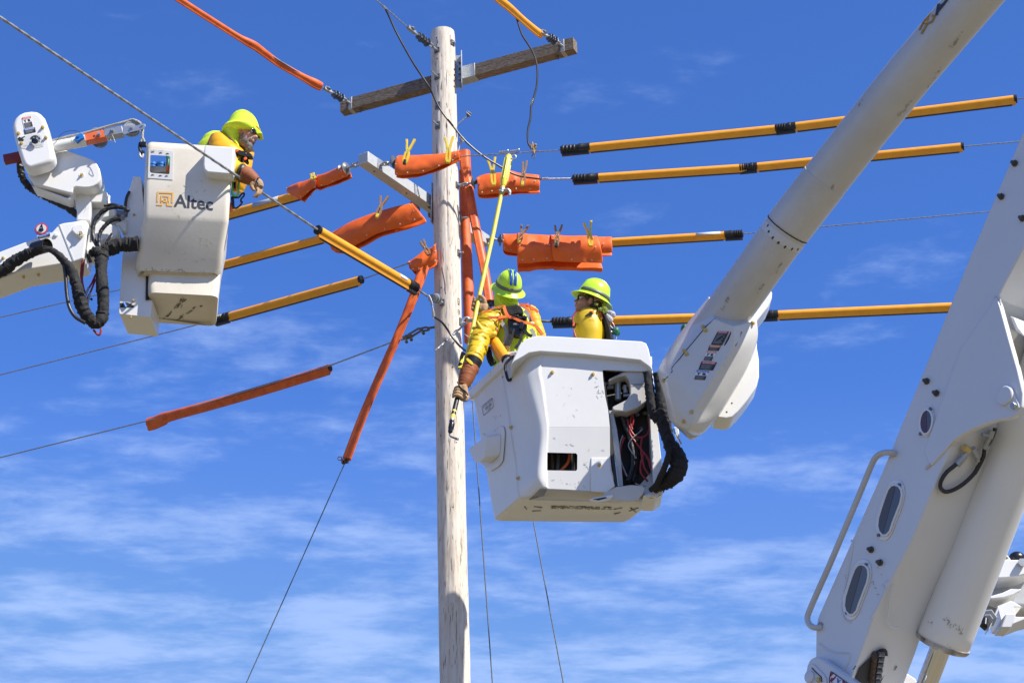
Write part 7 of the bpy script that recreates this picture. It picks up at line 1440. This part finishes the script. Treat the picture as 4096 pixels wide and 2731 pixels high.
# reflective tape on the shirt
def ribbon(pts, wd, y, name, mm, par=p3, th=.004, n=5):
    P = spline([at(Nz(*p), yy) for p, yy in zip(pts, y if isinstance(y, (list, tuple)) else [y] * len(pts))], n); return MB().strip(P, wd, (.1, -1, -.2), th=th).build(name, mm, par, smooth=40)
ribbon([(790, 870), (835, 930), (870, 1000), (880, 1080), (850, 1200)], .030, [13.745, 13.74, 13.735, 13.735, 13.735], 'reflective_tape', 'reflect'); ribbon([(1130, 720), (1180, 770), (1210, 830), (1225, 880)], .030, 13.742, 'reflective_tape', 'reflect'); ribbon([(1225, 980), (1265, 1060), (1275, 1100)], .030, 13.745, 'reflective_tape', 'reflect')
# left rubber sleeve down to the glove
loft(Nz, 13.80, [(690, 740, 800), (720, 670, 830), (765, 590, 850), (810, 520, 858), (850, 462, 850), (900, 440, 800), (950, 440, 730)], [.03, .07, .10, .115, .12, .11, .09], p3, 'shoulder_yoke', 'sleeve_yellow', n=4, seg=32, noise_=.008)
limb([at(Nz(*p), y) for p, y in (((640, 860), 13.79), ((590, 960), 13.74), ((530, 1060), 13.70), ((490, 1150), 13.66), ((470, 1240), 13.62), ((445, 1330), 13.57), ((425, 1400), 13.54))], [.100, .095, .082, .080, .072, .066, .062], 'rubber_sleeve', 'sleeve_yellow', p3, fold=0, rough=.2, seg=28, n=8)
limb([at(Nz(*p), 13.66) for p in ((600, 1180), (575, 1120), (590, 1095), (640, 1075), (700, 1050), (725, 1020))], [.012, .022, .026, .026, .024, .010], 'sleeve_fold', 'sleeve_yellow', p3, rough=.1); limb([at(Nz(*p), 13.63) for p in ((455, 880), (500, 960), (560, 1030), (620, 1050))], [.012, .020, .022, .010], 'sleeve_fold', 'sleeve_yellow', p3, rough=.1)
limb([at(Nz(*p), 13.95) for p in ((1180, 700), (1240, 780), (1280, 900), (1330, 1020), (1360, 1120))], [.05, .06, .055, .05, .05], 'rubber_sleeve', 'sleeve_yellow', p3, rough=.15, sd=7)
for pts, y in (([(745, 672), (775, 700), (805, 745), (838, 800)], 13.70), ([(855, 838), (800, 842), (740, 865), (705, 905), (698, 945), (735, 970), (748, 1000), (735, 1045), (690, 1072)], 13.68), ([(1195, 700), (1215, 770), (1240, 850), (1260, 910), (1340, 1020), (1375, 1068)], 13.82)):
    MB().tube(spline([at(Nz(*p), y) for p in pts], 4), .0048, 6).build('sleeve_edge', 'red_trim', p3)
# orange sleeve straps crossing the back
SO = 'strap_orange'
for pts, wd, y in (([(615, 818), (700, 822), (790, 815), (880, 808), (960, 818), (1060, 865), (1150, 895), (1220, 912), (1290, 945), (1340, 990), (1395, 1068)], .020, [13.66] * 3 + [13.67] * 4 + [13.70] * 4), ([(522, 756), (600, 728), (680, 695), (760, 668), (835, 655)], .011, [13.69] * 5), ([(835, 650), (850, 700), (868, 750), (900, 800), (950, 825)], .021, [13.70, 13.69, 13.68, 13.67, 13.67]), ([(1060, 640), (1120, 640), (1180, 655), (1240, 685), (1290, 715), (1325, 750)], .021, [13.76] * 6), ([(1110, 650), (1160, 690), (1200, 740), (1230, 800), (1250, 850), (1262, 880), (1235, 915)], .017, [13.76, 13.75, 13.75, 13.74, 13.73, 13.72, 13.70])):
    ribbon(pts, wd, y, 'sleeve_strap', SO, th=.006)
for p, y in (((780, 815), 13.65), ((1240, 690), 13.745)): MB().lathe(at(Nz(*p), y), (0, -1, 0), [(0, .001), (0, .018), (.004, .014), (.004, .001)], 16).build('strap_button', SO, p3)
MB().prism([at(Nz(*p), 13.75) for p in ((1150, 640), (1185, 608), (1195, 618), (1188, 650))], Vector((0, .006, 0))).build('strap_tip', SO, p3)
# harness
MB().prism([at(Nz(*p), 13.715) for p in ((855, 655), (900, 655), (960, 645), (1010, 625), (1060, 645), (1112, 695), (1115, 745), (1110, 800), (1085, 770), (1020, 765), (950, 790), (900, 785), (880, 740))], Vector((0, .05, 0))).build('harness_pad', 'black_fabric', p3, bevel=.01)
MB().prism([at(Nz(*p), 13.69) for p in ((905, 800), (960, 790), (1010, 800), (1100, 795), (1155, 805), (1165, 850), (1172, 940), (1150, 1000), (1110, 1060), (1060, 1085), (1000, 1080), (960, 1030), (915, 1050), (905, 960), (890, 860))], Vector((0, .06, 0))).build('harness_back', 'black_plastic', p3, bevel=.012)
MB().box(at(Nz(1000, 800), 13.67), ((1, 0, 0), (0, 1, 0), (0, 0, 1)), (.025, .015, .008)).build('buckle', 'black_plastic', p3, bevel=.004); MB().box(at(Nz(1130, 820), 13.67), ((1, 0, -.2), (0, 1, 0), (.2, 0, 1)), (.022, .015, .012)).build('buckle', 'black_plastic', p3, bevel=.005); MB().box(at(Nz(1090, 935), 13.67), ((.2, 0, 1), (0, 1, 0), (1, 0, -.2)), (.03, .012, .016)).build('buckle', 'black_plastic', p3, bevel=.005)
m = MB().m('ink_lgrey').text('EXO', at(Nz(975, 925), 13.688), (1, 0, -.03), (.03, 0, 1), .022, lift=.001, th=.001, width=.042); m.build('harness_lettering', None, p3, smooth=0)
for pts, w_ in (([(1000, 980), (960, 1090), (930, 1160), (890, 1250), (860, 1310)], .026), ([(1140, 1010), (1180, 1060), (1240, 1090)], .024), ([(1090, 1060), (1080, 1130), (1050, 1200), (1000, 1260)], .022), ([(940, 1060), (900, 1120), (850, 1220)], .02)): ribbon(pts, w_, 13.70, 'harness_strap', 'black_fabric', th=.01)
ribbon([(905, 1200), (890, 1240), (880, 1290)], .030, 13.685, 'stitched_strap', 'black_fabric', th=.012)
m = MB()
for k in range(4): m.tube([at(Nz(870 + 14 * k, 1225), 13.67), at(Nz(884 + 14 * k, 1265), 13.67), at(Nz(866 + 14 * k, 1300), 13.67)], .0011, 4)
m.build('strap_stitching', 'logo_gold', p3)
limb([at(Nz(*p), 13.76) for p in ((620, 1240), (625, 1310), (640, 1400), (690, 1480))], [.012, .022, .026, .03], 'tool_pouch', 'black_fabric', p3)
# lower hand: cuff, gauntlet and glove on the stick
ca, cb_ = at(Q(455, 215), 13.53), at(Q(400, 330), 13.52)
MB().lathe(ca, cb_ - ca, [(-.012, .062), (-.014, .068), (-.002, .072), (.010, .072), (.012, .066)], 28).build('cuff_rim', 'sleeve_yellow', p3)
MB().prism([at(Q(*p), 13.445) for p in ((338, 205), (352, 200), (400, 235), (438, 275), (440, 300), (425, 312), (385, 285), (340, 240), (330, 218))], Vector((0, .006, 0))).build('cuff_tag', 'hazard_yellow', p3, bevel=.002)
limb([at(Q(*p), 13.52) for p in ((460, 225), (430, 300), (395, 380))], [.064, .062, .056], 'rubber_glove_cuff', 'black_rubber', p3, rough=.02)
limb([at(Q(*p), y) for p, y in (((400, 350), 13.52), ((370, 420), 13.51), ((340, 500), 13.50), ((310, 580), 13.49), ((285, 640), 13.48))], [.070, .066, .060, .052, .040], 'leather_gauntlet', 'leather_orange', p3, rough=.08)
sa_, sb_ = SP[7], SP[8]; gp2 = sa_.lerp(sb_, .70); glove_grip(p3, sb_, sa_, gp2 - Vector((0, 0, .0)), -1 if False else 1, s=1.12, back=-1, wrist=at(Q(270, 650), 13.47))
MB().tube(spline([at(Q(*p), 13.425) for p in ((195, 575), (215, 620), (260, 680), (310, 715), (345, 750), (360, 785))], 4), .010, 8, ell=.5).build('glove_strap', 'black_rubber', p3)
# raised hand
ga, gb = SP[5], SP[6]; gp1 = at(Nz(455, 640), 13.75); q = min((SP[4].lerp(SP[5], t / 40) for t in range(60)), key=lambda v: (v - gp1).length)
glove_grip(p3, gb, SP[4], q, 1, s=1.15, back=1, wrist=at(Nz(600, 770), 13.84))
